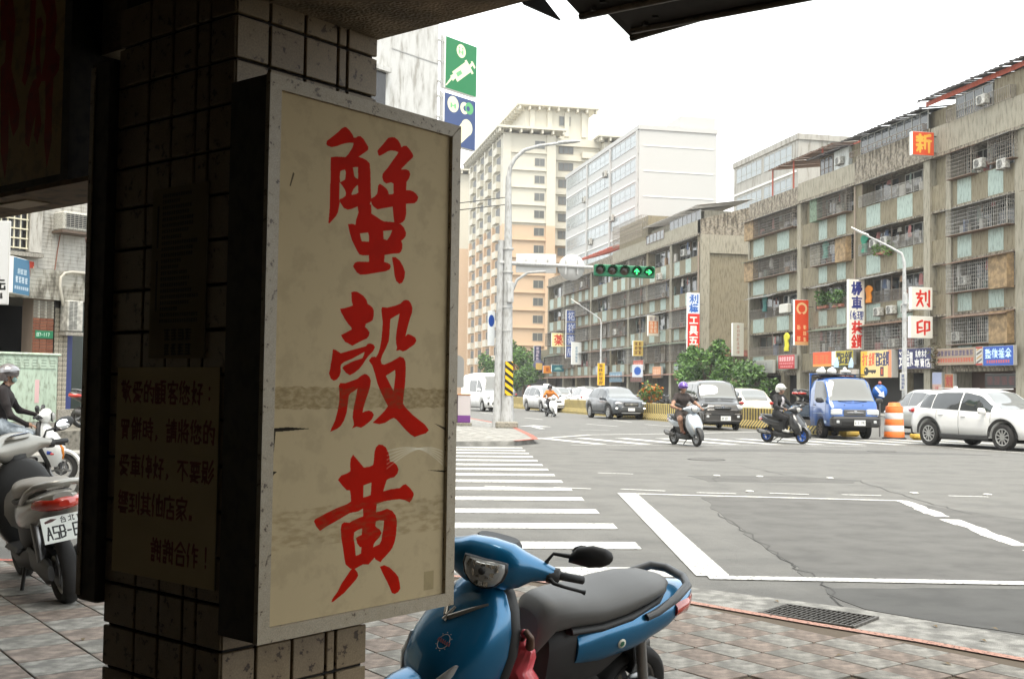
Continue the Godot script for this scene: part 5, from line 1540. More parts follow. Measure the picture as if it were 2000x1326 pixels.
func pharmacy(xf: Transform3D) -> void:
	var cream := Color(0.90, 0.88, 0.74)
	var green := Color(0.02, 0.45, 0.25)
	var a := canvas(164, 180, green)
	disc(a, Vector2(80, 34), 24, cream)
	for x in [66, 84]:
		a.fill_rect(Rect2i(x, 30, 8, 16), Color(0.45, 0.72, 0.5))
		disc(a, Vector2(x + 4, 24), 4, Color(0.45, 0.72, 0.5))
	a.fill_rect(Rect2i(72, 36, 14, 4), Color(0.45, 0.72, 0.5))
	fill_poly(a, v2([0, 172, 28, 138, 34, 144, 6, 172]), cream)
	fill_poly(a, v2([24, 134, 44, 122, 54, 134, 38, 150]), cream)
	fill_poly(a, v2([34, 118, 104, 66, 134, 96, 62, 148]), cream)
	fill_poly(a, v2([54, 118, 78, 102, 88, 112, 64, 130]), Color(0.42, 0.68, 0.48))
	fill_poly(a, v2([98, 64, 108, 58, 148, 98, 138, 104]), cream)
	fill_poly(a, v2([118, 78, 136, 62, 144, 70, 126, 86]), cream)
	fill_poly(a, v2([132, 58, 142, 56, 158, 74, 152, 82]), cream)
	var sa := plate("pharmacy_sign", "green clinic sign with a white syringe fixed to the corner of the white building", "sign", xf * Transform3D(Basis.IDENTITY, Vector3(14.40, 12.42, 0.15)), 1.62, 1.78, 0.18, image_mat("syringe print", a, 0.5), plain("sign white edge", 0.7, 0.7, 0.68), "clinic signs on the white corner")
	var b := canvas(164, 180, Color(0.20, 0.28, 0.46))
	disc(b, Vector2(44, 34), 29, cream)
	for x in [30, 50]:
		b.fill_rect(Rect2i(x, 30, 9, 18), Color(0.45, 0.72, 0.5))
	b.fill_rect(Rect2i(38, 36, 14, 5), Color(0.45, 0.72, 0.5))
	disc(b, Vector2(104, 36), 22, cream)
	disc(b, Vector2(108, 36), 10, Color(0.20, 0.28, 0.46))
	disc(b, Vector2(130, 32), 22, Color(0.35, 0.65, 0.42))
	disc(b, Vector2(124, 34), 9, Color(0.20, 0.28, 0.46))
	disc(b, Vector2(118, 104), 30, cream)
	fill_poly(b, v2([90, 92, 144, 120, 78, 176, 40, 150]), cream)
	var sb := plate("pharmacy_sign", "dark blue clinic sign with a cream capsule below the green syringe sign", "sign", xf * Transform3D(Basis.IDENTITY, Vector3(14.38, 10.52, 0.15)), 1.62, 1.74, 0.18, image_mat("capsule print", b, 0.5), plain("sign white edge", 0.7, 0.7, 0.68), "clinic signs on the white corner")
	for s in [sa, sb]:
		put("rail", MB.new().span(-0.92, -0.87, -0.9, 0.9, -0.12, -0.06), plain("galvanised", 0.4, 0.4, 0.39, 0.5), s)
		for y in [-0.7, 0.0, 0.7]:
			put("bracket", MB.new().span(-1.05, -0.8, y - 0.03, y + 0.03, -0.12, -0.07), plain("galvanised", 0.4, 0.4, 0.39, 0.5), s)

# ------------------------------------------------------------------ street furniture, trees
func build_street_things() -> void:
	var galv := mat("pole paint", 0.42, 0.43, 0.43, 0.55, {"tex": "streak", "scale": Vector3(0.8, 0.2, 0.8)})
	var pole := thing("street_lamp", "tall grey lamp post with hazard stripes at the far crosswalk corner", "street lamp", Transform3D(Basis.IDENTITY, Vector3(8.05, 0.12, -37.5)))
	put("footing", MB.new().cbox(Vector3(-0.05, 0.1, 0), Vector3(0.75, 0.22, 0.6), 0.04), mat("footing", 0.3, 0.28, 0.23, 0.9, {"tex": "dirty", "scale": Vector3(1.5, 1.5, 1.5)}), pole)
	put("post", MB.new().tube([Vector3(0, 0.1, 0), Vector3(0, 0.7, 0), Vector3(-0.02, 2.0, 0), Vector3(-0.05, 5.6, 0), Vector3(-0.08, 8.6, 0)], [0.26, 0.21, 0.18, 0.145, 0.10], 14), galv, pole)
	put("arm", MB.new().tube([Vector3(-0.08, 8.55, 0), Vector3(-0.03, 8.9, 0.0), Vector3(0.12, 9.2, 0.02), Vector3(0.45, 9.52, 0.08), Vector3(0.95, 9.68, 0.2), Vector3(1.7, 9.78, 0.4)], [0.085, 0.08, 0.075, 0.065, 0.055, 0.045], 10), galv, pole)
	put("lamp_head", MB.new().se([[Vector3(1.55, 9.79, 0.36), Vector3(0, 0, 0.05), Vector3(0, 0.05, 0)], [Vector3(1.8, 9.80, 0.42), Vector3(0, 0, 0.13), Vector3(0, 0.06, 0)], [Vector3(2.15, 9.83, 0.5), Vector3(0, 0, 0.12), Vector3(0, 0.05, 0)], [Vector3(2.3, 9.84, 0.53), Vector3(0, 0, 0.04), Vector3(0, 0.03, 0)]], 10), galv, pole)
	var hz := canvas(40, 160, Color(0.85, 0.68, 0.02))
	for i in 8:
		fill_poly(hz, v2([0, i * 34 - 20, 40, i * 34 + 8, 40, i * 34 + 24, 0, i * 34 - 4]), Color(0.04, 0.04, 0.04))
	var wrap := MB.new()
	wrap.uvquad(Vector3(-0.13, 2.25, 0.197), Vector3(0.13, 2.25, 0.197), Vector3(0.14, 1.1, 0.212), Vector3(-0.14, 1.1, 0.212))
	put("hazard_plate", wrap, image_mat("hazard print", hz, 0.5), pole)
	put("hazard_backing", MB.new().span(-0.14, 0.14, 1.1, 2.25, 0.15, 0.193), plain("black", 0.015, 0.015, 0.015), pole)
	put("control_box", MB.new().cbox(Vector3(0.0, 4.6, 0.17), Vector3(0.22, 0.7, 0.2), 0.02), galv, pole)
	for y in [3.3, 4.1, 5.3, 6.1]:
		put("strap", MB.new().lathe([Vector2(0.17, -0.04), Vector2(0.185, 0.0), Vector2(0.17, 0.04)], 14, Transform3D(Basis.IDENTITY, Vector3(-0.04, y, 0))), galv, pole)
	# signal mast with its arm
	var mast := thing("traffic_signal", "horizontal green-framed traffic signal on an arm with lit green arrows", "traffic signal", Transform3D(Basis.IDENTITY, Vector3(7.72, 0.12, -37.6)))
	put("post", MB.new().tube([Vector3(0, 0, 0), Vector3(0, 0.5, 0), Vector3(0.03, 3.0, 0), Vector3(0.05, 6.4, 0)], [0.2, 0.15, 0.13, 0.11], 12), galv, mast)
	put("arm", MB.new().tube([Vector3(0.0, 5.62, 0.05), Vector3(1.5, 5.58, 0.35), Vector3(3.1, 5.5, 0.8)], [0.075, 0.065, 0.055], 10), galv, mast)
	put("brace", MB.new().tube([Vector3(0.35, 4.0, 0.05), Vector3(0.42, 4.6, 0.08), Vector3(0.6, 5.05, 0.12), Vector3(0.95, 5.3, 0.2), Vector3(1.55, 5.36, 0.33)], 0.05, 8), galv, mast)
	var along := Vector3(0.977, -0.03, 0.21).normalized()
	var bs := Basis(along, Vector3.UP, along.cross(Vector3.UP)).orthonormalized()
	var head := Node3D.new()
	head.name = "signal_head"
	head.transform = Transform3D(bs, Vector3(4.15, 5.38, 1.0))
	mast.add_child(head)
	put("housing", MB.new().cbox(Vector3.ZERO, Vector3(2.08, 0.40, 0.18), 0.03), plain("signal green", 0.012, 0.15, 0.07, 0.45), head)
	var lit := mat("lit green arrow", 0.05, 0.5, 0.2, 0.4, {"emit": Color(0.15, 1.0, 0.45), "power": 0.55})
	for i in 5:
		var x := -0.83 + i * 0.415
		put("lens", MB.new().ell(Vector3(x, 0, 0.09), Vector3(0.15, 0.15, 0.03), 18, 6), mat("dead lens", 0.045, 0.03, 0.02, 0.2) if i < 3 else mat("green lens", 0.01, 0.06, 0.025, 0.2), head)
		var v := MB.new()
		v.smooth()
		for k in 14:
			var t0 := -0.5 + PI * 1.3 * k / 14.0
			var t1 := -0.5 + PI * 1.3 * (k + 1) / 14.0
			var p0 := Vector3(x + cos(t0) * 0.175, sin(t0) * 0.175, 0.09)
			var p1 := Vector3(x + cos(t1) * 0.175, sin(t1) * 0.175, 0.09)
			var dz := Vector3(0, 0.01, 0.19)
			v.quad(p0, p1, p1 + dz, p0 + dz)
		put("visor", v, plain("signal green", 0.012, 0.15, 0.07, 0.45), head)
		if i >= 3:
			var ar := MB.new()
			var r := Transform3D(Basis(Vector3.BACK, 0.0 if i == 3 else -PI / 2), Vector3(x, 0, 0))
			ar.prism(v2([-0.02, -0.1, 0.02, -0.1, 0.02, 0.02, 0.075, -0.02, 0.09, 0.005, 0.0, 0.105, -0.09, 0.005, -0.075, -0.02, -0.02, 0.02]), 0.115, 0.13, r)
			put("arrow_light", ar, lit, head)
	# backs of the boards on the arm
	var back := plain("sign back", 0.55, 0.55, 0.54, 0.6)
	var bd := thing("road_sign", "back of a white rectangular road sign on the signal arm", "traffic sign", Transform3D(Basis(Vector3.UP, -0.2), Vector3(8.95, 5.75, -37.35)))
	put("board", MB.new().cbox(Vector3(0, 0, -0.05), Vector3(1.38, 0.66, 0.025), 0.01), back, bd)
	for x in [-0.35, 0.0, 0.4]:
		put("clamp", MB.new().box(Vector3(x, 0.05, 0.0), Vector3(0.05, 0.14, 0.05)), galv, bd)
	var rd := thing("road_sign", "back of a round white road sign on the signal arm", "traffic sign", Transform3D(Basis(Vector3.UP, -0.2), Vector3(10.12, 5.62, -37.0)))
	put("board", MB.new().lathe([Vector2(0, -0.012), Vector2(0.45, -0.012), Vector2(0.45, 0.012), Vector2(0, 0.012)], 28, Transform3D(Basis(Vector3.RIGHT, PI / 2), Vector3(0, 0, -0.06))), back, rd)
	for x in [-0.2, 0.2]:
		put("clamp", MB.new().box(Vector3(x, 0.0, 0.0), Vector3(0.05, 0.5, 0.04)), galv, rd)
	# rider's side boards on the signal mast
	var bl := canvas(40, 100, Color(0.8, 0.82, 0.83))
	disc(bl, Vector2(20, 28), 17, Color(0.08, 0.25, 0.55))
	plate("road_sign", "narrow white sign with a blue disc behind the signal mast", "traffic sign", Transform3D(Basis(Vector3.UP, 0.5), Vector3(7.5, 3.5, -37.75)), 0.32, 1.2, 0.02, image_mat("mast sign print", bl, 0.5), back, "")
	var pb := thing("kerb_cabinet", "white and purple cabinet with an orange top on the far corner kerb", "utility cabinet", Transform3D(Basis(Vector3.UP, -0.2), Vector3(6.85, 0.12, -39.3)))
	put("case", MB.new().cbox(Vector3(0.02, 0.72, 0), Vector3(0.44, 0.72, 0.4), 0.015), plain("cabinet pale", 0.55, 0.50, 0.50, 0.6), pb)
	put("skirt", MB.new().cbox(Vector3(0.02, 0.24, 0), Vector3(0.44, 0.25, 0.41), 0.012), plain("purple", 0.16, 0.04, 0.22, 0.6), pb)
	put("lid", MB.new().cbox(Vector3(0.02, 1.10, 0), Vector3(0.47, 0.04, 0.44), 0.01), plain("lid orange", 0.5, 0.2, 0.06), pb)
	put("side_rail", MB.new().span(-0.27, -0.2, 0.1, 1.1, -0.2, 0.2), plain("rail brown", 0.07, 0.05, 0.05), pb)
	put("plinth", MB.new().cbox(Vector3(0, 0.05, 0), Vector3(0.6, 0.12, 0.5), 0.02), mats["footing"], pb)
	var gs := thing("road_sign", "grey back of a round-topped sign on a dark post at the far corner", "traffic sign", Transform3D(Basis(Vector3.UP, -0.2), Vector3(6.78, 0.12, -40.5)))
	var dome := PackedVector2Array([Vector2(-0.27, 0), Vector2(0.27, 0)])
	for i in 13:
		dome.append(Vector2(cos(PI * i / 12.0) * 0.27, 0.95 + sin(PI * i / 12.0) * 0.22))
	put("board", MB.new().prism(dome, -0.01, 0.01, Transform3D(Basis.IDENTITY, Vector3(0, 1.35, 0))), plain("sign grey", 0.3, 0.3, 0.29), gs)
	put("post", MB.new().tube([Vector3(0, 0, 0.03), Vector3(0, 2.5, 0.03)], 0.03, 8), plain("post dark", 0.1, 0.1, 0.1), gs)
	for q in [[27.2, -44.3, 7.5, Vector3(-1.35, 0.95, -0.85), "slender curved street lamp standing before the carving sign", true], [32.55, -107.6, 8.4, Vector3(-2.1, 1.5, -0.6), "distant curved street lamp in front of the gabled row", false]]:
		var l := thing("street_lamp", q[4], "street lamp", Transform3D(Basis.IDENTITY, Vector3(q[0], 0.0, q[1])), "slender lamps along the wide road")
		var h: float = q[2]
		var e: Vector3 = q[3]
		put("post", MB.new().tube([Vector3(0, 0, 0), Vector3(0, 0.5, 0), Vector3(0, h * 0.6, 0), Vector3(0, h - 0.8, 0)], [0.17, 0.12, 0.1, 0.08], 10), galv, l)
		put("arm", MB.new().tube([Vector3(0, h - 0.8, 0), Vector3(0.0, h - 0.3, 0), Vector3(-0.1, h + 0.1, -0.05), e * 0.4 + Vector3(0, h + 0.05, 0), e + Vector3(0, h, 0)], [0.075, 0.07, 0.06, 0.05, 0.04], 8), galv, l)
		put("lamp_head", MB.new().se([[e + Vector3(0.1, h, 0.05), e.normalized().cross(Vector3.UP).normalized() * 0.05, Vector3(0, 0.05, 0)], [e * 1.12 + Vector3(0, h, 0), e.normalized().cross(Vector3.UP).normalized() * 0.14, Vector3(0, 0.07, 0)], [e * 1.4 + Vector3(0, h, 0), e.normalized().cross(Vector3.UP).normalized() * 0.06, Vector3(0, 0.04, 0)]], 8), plain("lamp pale", 0.6, 0.6, 0.56), l)
		if q[5]:
			put("small_box", MB.new().cbox(Vector3(-0.02, 5.6, 0.1), Vector3(0.16, 0.5, 0.16), 0.02), galv, l)
	var yb := canvas(40, 160, Color(0.86, 0.66, 0.03))
	scribble(yb, Vector2(6, 4), Vector2(28, 28), 5, Color(0.25, 0.16, 0.02), 0.12, Vector2(0, 31))
	plate("lamp_sign", "yellow upright notice strapped to the distant street lamp", "sign", Transform3D(Basis(Vector3.UP, -0.35), Vector3(32.5, 3.0, -107.3)), 0.75, 2.2, 0.03, image_mat("yellow lamp print", yb, 0.6), back, "")
	var wb := canvas(30, 80, Color(0.66, 0.66, 0.64))
	scribble(wb, Vector2(5, 6), Vector2(20, 16), 4, Color(0.2, 0.25, 0.4), 0.14, Vector2(0, 18))
	plate("lamp_sign", "small pale notice strapped to the near slender street lamp", "sign", Transform3D(Basis(Vector3.UP, -0.45), Vector3(27.0, 2.0, -44.1)), 0.24, 0.75, 0.02, image_mat("pale lamp print", wb, 0.6), back, "")
	build_median()
	build_trees()

func build_median() -> void:
	# concrete barrier sections, yellow with bent black stripes
	var yellow := mat("barrier yellow", 0.50, 0.385, 0.115, 0.8, {"tex": "streak", "scale": Vector3(0.8, 0.3, 0.8)})
	var black := plain("barrier black", 0.05, 0.048, 0.04, 0.85)
	var prof := v2([-0.30, 0, 0.30, 0, 0.30, 0.10, 0.14, 0.34, 0.09, 0.82, -0.09, 0.82, -0.14, 0.34, -0.30, 0.10])
	var body := MB.new().prism(prof, -0.98, 0.98).done()
	var st := []
	for i in 8:
		var z := -0.87 + i * 0.25
		var m := MB.new()
		m.flat()
		for s in [-1.0, 1.0]:
			var a := [Vector3(0.30 * s, 0.02, z), Vector3(0.30 * s, 0.10, z), Vector3(0.14 * s, 0.34, z + 0.07), Vector3(0.09 * s, 0.80, z - 0.04)]
			for k in 3:
				var o := Vector3(0.006 * s, 0.002, 0)
				m.quad(a[k] + o, a[k + 1] + o, a[k + 1] + o + Vector3(0, 0, 0.105), a[k] + o + Vector3(0, 0, 0.105))
		st.append(m.done())
	var b0: Node3D = null
	for i in 30:
		var z := -36.6 - i * 2.0
		var p := Vector3(19.12 - 0.62 * clampf(i / 17.0, 0, 1), 0, z)
		if b0 == null:
			b0 = thing("road_barrier", "yellow concrete barrier with bent black stripes, nearest end of the median", "barrier", Transform3D(Basis.IDENTITY, p), "striped barriers along the median")
			put("body", body, yellow, b0)
			for s in st:
				put("stripe", s, black, b0)
		else:
			var c: Node3D = b0.duplicate()
			c.name = numbered("road_barrier")
			add_child(c)
			c.position = p
			c.rotation.y = 0.018 if i < 17 else 0.0
			var count: String = ["first", "second", "third", "fourth", "fifth", "sixth", "seventh", "eighth", "ninth", "tenth", "eleventh", "twelfth"][(i - 1) % 12]
			c.set_meta("label", "%s striped yellow barrier from %s" % [count, "the median's near end" if i <= 12 else ("the twelfth onwards behind the grey car" if i <= 24 else "the far end beyond the taxi")])
	# head of the median: drum, arrow disc, post, yellow feet
	var drum := thing("traffic_drum", "orange and white striped traffic drum at the head of the median", "traffic drum", Transform3D(Basis.IDENTITY, Vector3(19.95, 0, -33.1)))
	var orange := plain("drum orange", 0.72, 0.17, 0.03, 0.5)
	var pale := plain("drum white", 0.62, 0.62, 0.60, 0.45)
	for i in 5:
		var y0 := 0.04 + i * 0.2
		put("band", MB.new().lathe([Vector2(0.32 - i * 0.012, y0), Vector2(0.325 - i * 0.012, y0 + 0.02), Vector2(0.315 - i * 0.012, y0 + 0.18), Vector2(0.305 - i * 0.012, y0 + 0.2)], 20), orange if i % 2 == 0 else pale, drum)
	put("top", MB.new().lathe([Vector2(0.27, 1.04), Vector2(0.2, 1.07), Vector2(0.17, 1.17), Vector2(0.0, 1.18)], 20), orange, drum)
	put("foot", MB.new().lathe([Vector2(0.0, 0), Vector2(0.38, 0), Vector2(0.38, 0.04), Vector2(0.3, 0.06)], 20), plain("black", 0.015, 0.015, 0.015), drum)
	var ds := thing("traffic_sign", "round blue keep-right sign with a white slanting arrow behind the truck", "traffic sign", Transform3D(Basis(Vector3.UP, -0.45), Vector3(20.2, 0, -34.4)))
	put("disc", MB.new().lathe([Vector2(0, -0.01), Vector2(0.24, -0.01), Vector2(0.24, 0.01), Vector2(0, 0.01)], 24, Transform3D(Basis(Vector3.RIGHT, PI / 2), Vector3(0, 1.52, 0))), plain("sign blue", 0.02, 0.12, 0.45, 0.4), ds)
	put("arrow", MB.new().prism(v2([-0.17, 0.13, -0.12, 0.18, 0.06, -0.03, 0.12, 0.02, 0.15, -0.19, -0.06, -0.13, 0.0, -0.08]), 0.012, 0.02, Transform3D(Basis.IDENTITY, Vector3(0, 1.52, 0))), plain("sign arrow white", 0.75, 0.75, 0.75), ds)
	put("post", MB.new().tube([Vector3(0, 0, -0.03), Vector3(0, 1.6, -0.03)], 0.025, 8), plain("post dark", 0.1, 0.1, 0.1), ds)
	put("warning_lamp", MB.new().ell(Vector3(0, 1.81, 0), Vector3(0.06, 0.06, 0.04), 10, 6), plain("lamp red", 0.35, 0.1, 0.07, 0.3), ds)
	var pp := thing("marker_post", "thin yellow and green marker post with a round reflector beside the drum", "marker post", Transform3D(Basis.IDENTITY, Vector3(20.85, 0, -32.9)))
	put("post", MB.new().tube([Vector3(0, 0.1, 0), Vector3(0, 0.55, 0)], 0.03, 8), plain("post yellow", 0.55, 0.4, 0.05), pp)
	put("upper_post", MB.new().tube([Vector3(0, 0.55, 0), Vector3(0, 1.0, 0)], 0.026, 8), plain("post green", 0.2, 0.4, 0.25), pp)
	put("reflector", MB.new().lathe([Vector2(0, -0.015), Vector2(0.1, -0.015), Vector2(0.1, 0.015), Vector2(0, 0.015)], 18, Transform3D(Basis(Vector3.RIGHT, PI / 2), Vector3(0, 1.1, 0))), plain("reflector", 0.45, 0.42, 0.36, 0.3), pp)
	put("foot", MB.new().se([[Vector3(0, 0, 0), Vector3(0.25, 0, 0), Vector3(0, 0, 0.2)], [Vector3(0, 0.1, 0), Vector3(0.2, 0, 0), Vector3(0, 0, 0.15)], [Vector3(0, 0.2, 0), Vector3(0.06, 0, 0), Vector3(0, 0, 0.06)]], 12, 3.0), plain("foot yellow", 0.5, 0.33, 0.05), pp)
	for i in 2:
		var b := thing("kerb_bumper", ["yellow rubber kerb block lying right of the traffic drum", "yellow rubber kerb block under the nose of the blue truck"][i], "kerb block", Transform3D(Basis(Vector3.UP, 0.3), [Vector3(20.6, 0, -32.6), Vector3(19.2, 0, -34.6)][i]))
		put("block", MB.new().cbox(Vector3(0, 0.12, 0), Vector3(0.8, 0.24, 0.35), 0.08), plain("foot yellow", 0.5, 0.33, 0.05), b)

func tree(label: String, at: Vector3, h: float, spread: float, count: int, size: float, cols: Array, seed_: int, group := "", category := "tree") -> void:
	var t := thing("street_tree" if category == "tree" else "shrub", label, category, Transform3D(Basis.IDENTITY, at), group)
	var r := RandomNumberGenerator.new()
	r.seed = seed_
	var spots := []
	var bark := mat("bark", 0.10, 0.075, 0.055, 0.9)
	var tr := MB.new()
	tr.tube([Vector3.ZERO, Vector3(0.03, h * 0.25, 0.02), Vector3(-0.02, h * 0.5, 0)], [h * 0.035, h * 0.026, h * 0.018], 8)
	put("trunk", tr, bark, t)
	for i in 7:
		var a := TAU * i / 7.0 + r.randf() * 0.6
		var e := Vector3(cos(a) * spread * r.randf_range(0.45, 0.95), h * r.randf_range(0.4, 0.95), sin(a) * spread * r.randf_range(0.45, 0.95))
		put("limb", MB.new().tube([Vector3(0, h * (0.25 + 0.03 * i), 0), e * Vector3(0.5, 0.75, 0.5), e], [h * 0.014, h * 0.009, h * 0.004], 5), bark, t)
		spots.append([e, spread * r.randf_range(0.25, 0.5)])
		spots.append([e * Vector3(0.6, 1.0, 0.6) + Vector3(0, h * r.randf_range(-0.15, 0.05), 0), spread * r.randf_range(0.2, 0.4)])
	put("crown", leafy(Transform3D.IDENTITY, spots, count, size, cols, seed_ + 1), leaf_mat(), t)

func build_trees() -> void:
	var yg := [Color(0.09, 0.19, 0.035), Color(0.06, 0.13, 0.025), Color(0.13, 0.25, 0.06), Color(0.035, 0.08, 0.02)]
	tree("bushy bright green tree behind the tall red tool shop sign", Vector3(38.4, 0, -97.0), 5.4, 1.9, 4200, 0.17, yg, 41, "trees before the gable end")
	tree("bushy green tree between the tool shop sign and the white upright sign", Vector3(38.0, 0, -93.5), 5.8, 2.4, 4200, 0.17, yg, 42, "trees before the gable end")
	tree("lower leafy tree behind the grey shop sign over the black van", Vector3(37.8, 0, -89.0), 3.9, 2.2, 3600, 0.16, yg, 43, "trees before the gable end")
	tree("dark green tree behind the pink awning sign", Vector3(38.6, 0, -85.0), 3.6, 1.9, 2600, 0.16, greens, 44, "trees before the gable end")
	tree("small shrub with orange flowers on the median behind the grey car", Vector3(21.0, 0.2, -60.0), 1.5, 0.75, 900, 0.09, [Color(0.07, 0.15, 0.03), Color(0.11, 0.2, 0.05), Color(0.5, 0.16, 0.03)], 45, "", "shrub")
	tree("tall loose tree behind the far round shop sign", Vector3(39.0, 0, -170.0), 8.6, 3.0, 3000, 0.26, yg, 47, "trees at the foot of the tower")
	tree("round leafy tree at the foot of the peach tower", Vector3(36.0, 0, -176.0), 7.4, 3.4, 3000, 0.28, greens, 48, "trees at the foot of the tower")
	tree("low dark green hedge tree behind the taxi", Vector3(35.0, 0, -158.0), 4.2, 3.6, 3000, 0.24, greens, 49, "trees at the foot of the tower")
	tree("small round tree peeping out beside the lightbox edge", Vector3(9.8, 0, -100.0), 5.0, 1.5, 1600, 0.17, greens, 50, "")

# ------------------------------------------------------------------ shop signs of the row
func blade(called: String, label: String, x0: float, z: float, y0: float, y1: float, img: Image, thick := 0.3, x1 := 40.7, rough := 0.5) -> void:
	# a board that stands out from the front and looks along the road
	var w := x1 - x0
	var s := plate(called, label, "sign", Transform3D(Basis.IDENTITY, Vector3((x0 + x1) / 2, (y0 + y1) / 2, z)), w, y1 - y0, thick, image_mat("print " + label, img, rough), plain("sign white edge", 0.7, 0.7, 0.68), "projecting signs of the apartment row")
	for y in [-0.35, 0.35]:
		put("bracket", MB.new().span(w / 2 - 0.02, w / 2 + 0.45, y * (y1 - y0) - 0.03, y * (y1 - y0) + 0.03, -thick * 0.6, -thick * 0.4), plain("bracket", 0.12, 0.1, 0.09), s)

func front(called: String, label: String, za: float, zb: float, y0: float, y1: float, img: Image, x := 40.4, thick := 0.25) -> void:
	# a board along the shop front that looks across the road
	plate(called, label, "sign", Transform3D(Basis(Vector3.UP, -PI / 2), Vector3(x, (y0 + y1) / 2, (za + zb) / 2)), zb - za, y1 - y0, thick, image_mat("print " + label, img, 0.5), plain("sign edge grey", 0.4, 0.39, 0.36), "shop signs along the ground floor")

func build_signs() -> void:
	var white := Color(0.88, 0.87, 0.83)
	var red := Color(0.80, 0.13, 0.07)
	var blue := Color(0.10, 0.16, 0.45)
	var im := canvas(80, 320, white)
	write(im, "機車", Vector2(10, 8), Vector2(60, 66), blue, 0.13, Vector2(0, 66))
	write(im, "修理", Vector2(4, 142), Vector2(36, 44), blue, 0.11)
	write(im, "裝鎖", Vector2(10, 188), Vector2(60, 64), red, 0.14, Vector2(0, 64))
	blade("locksmith_sign", "tall white sign with blue and red characters for motorcycle repair and locks", 39.49, -71.3, 4.51, 9.39, im)
	im = canvas(128, 128, white)
	write(im, "刻", Vector2(20, 12), Vector2(96, 104), red, 0.13)
	blade("carving_sign", "white square lightbox with the red character 刻 beside the lamp post", 39.24, -63.1, 6.73, 8.14, im, 0.35)
	im = canvas(128, 128, white)
	write(im, "印", Vector2(20, 12), Vector2(96, 104), red, 0.13)
	blade("carving_sign", "white square lightbox with the red character 印 below its twin", 39.17, -63.08, 4.95, 6.32, im, 0.35)
	im = canvas(70, 210, Color(0.80, 0.24, 0.03))
	disc(im, Vector2(36, 40), 28, Color(0.86, 0.7, 0.5))
	disc(im, Vector2(36, 40), 18, Color(0.80, 0.24, 0.03))
	fill_poly(im, v2([30, 60, 42, 60, 46, 76, 26, 76]), Color(0.80, 0.24, 0.03))
	scribble(im, Vector2(10, 116), Vector2(22, 24), 2, Color(0.9, 0.75, 0.55), 0.12, Vector2(0, 52))
	scribble(im, Vector2(42, 116), Vector2(20, 22), 3, Color(0.9, 0.75, 0.55), 0.12, Vector2(0, 28))
	im.fill_rect(Rect2i(0, 194, 70, 16), Color(0.82, 0.62, 0.42))
	blade("shop_banner", "orange upright sign with a pale ring beside the pilaster", 39.54, -79.6, 5.08, 8.58, im, 0.3)
	im = canvas(60, 170, Color(0.72, 0.71, 0.66))
	scribble(im, Vector2(20, 8), Vector2(20, 20), 7, Color(0.55, 0.35, 0.3), 0.08, Vector2(0, 22))
	blade("shop_banner", "pale upright sign with faded thin lettering at the gap beside the gable", 39.65, -91.6, 4.55, 7.43, im, 0.3)
	im = canvas(64, 380, red)
	im.fill_rect(Rect2i(0, 0, 64, 106), Color(0.80, 0.83, 0.88))
	write(im, "利樺", Vector2(6, 6), Vector2(52, 48), Color(0.14, 0.35, 0.66), 0.13, Vector2(0, 48))
	write(im, "工具五金行", Vector2(6, 112), Vector2(52, 52), Color(0.93, 0.88, 0.84), 0.15, Vector2(0, 52))
	blade("tool_shop_sign", "very tall red sign with white characters and a pale blue-lettered head", 39.46, -101.9, 3.71, 10.9, im, 0.3)
	im = canvas(60, 110, Color(0.75, 0.72, 0.66))
	im.fill_rect(Rect2i(4, 30, 52, 66), Color(0.78, 0.46, 0.28))
	scribble(im, Vector2(6, 6), Vector2(22, 22), 2, Color(0.4, 0.36, 0.4), 0.1)
	for i in 3:
		scribble(im, Vector2(8, 32 + i * 21), Vector2(22, 20), 2, Color(0.82, 0.75, 0.66), 0.12)
	blade("shop_banner", "small pale sign with an orange panel on the gabled row", 39.49, -113.4, 7.24, 9.41, im)
	im = canvas(60, 90, Color(0.80, 0.70, 0.38))
	for i in 3:
		scribble(im, Vector2(6, 6 + i * 26), Vector2(23, 24), 2, Color(0.4, 0.25, 0.1), 0.14)
	blade("shop_banner", "small yellow sign with brown lettering low on the gabled row", 39.51, -118.4, 5.24, 6.94, im)
	im = canvas(64, 300, Color(0.52, 0.50, 0.46))
	for i in 4:
		im.fill_rect(Rect2i(3, 4 + i * 74, 58, 66), Color(0.22, 0.30, 0.52))
	write(im, "祐祥藥局", Vector2(6, 8), Vector2(52, 58), Color(0.70, 0.72, 0.78), 0.1, Vector2(0, 74))
	blade("pharmacy_banner", "four dark blue square panels stacked upright on the far gabled row", 39.3, -146.2, 5.61, 12.15, im)
	im = canvas(60, 130, Color(0.83, 0.84, 0.83))
	scribble(im, Vector2(20, 24), Vector2(22, 18), 5, Color(0.4, 0.52, 0.6), 0.1, Vector2(0, 19))
	blade("shop_banner", "white upright sign with small grey-blue lettering before the dark blue panels", 39.35, -143.4, 4.73, 7.7, im)
	im = canvas(110, 100, Color(0.88, 0.82, 0.60))
	write(im, "藥", Vector2(12, 6), Vector2(86, 88), Color(0.75, 0.16, 0.08), 0.1)
	blade("pharmacy_banner", "cream square sign with one large red character on the far corner", 38.77, -151.8, 7.36, 9.29, im, 0.3)
	im = canvas(90, 90, Color(0.78, 0.28, 0.12))
	write(im, "新", Vector2(8, 6), Vector2(76, 78), Color(0.85, 0.65, 0.25), 0.14)
	blade("roof_sign", "square orange and yellow lightbox high under the roofline", 39.2, -62.9, 16.41, 17.9, im, 0.35)
	im = canvas(50, 110, Color(0.2, 0.22, 0.34))
	scribble(im, Vector2(10, 8), Vector2(30, 22), 4, Color(0.75, 0.7, 0.75), 0.14, Vector2(0, 25))
	blade("shop_banner", "dark upright sign beyond the corner above the far round sign", 39.6, -165.8, 5.68, 8.0, im)
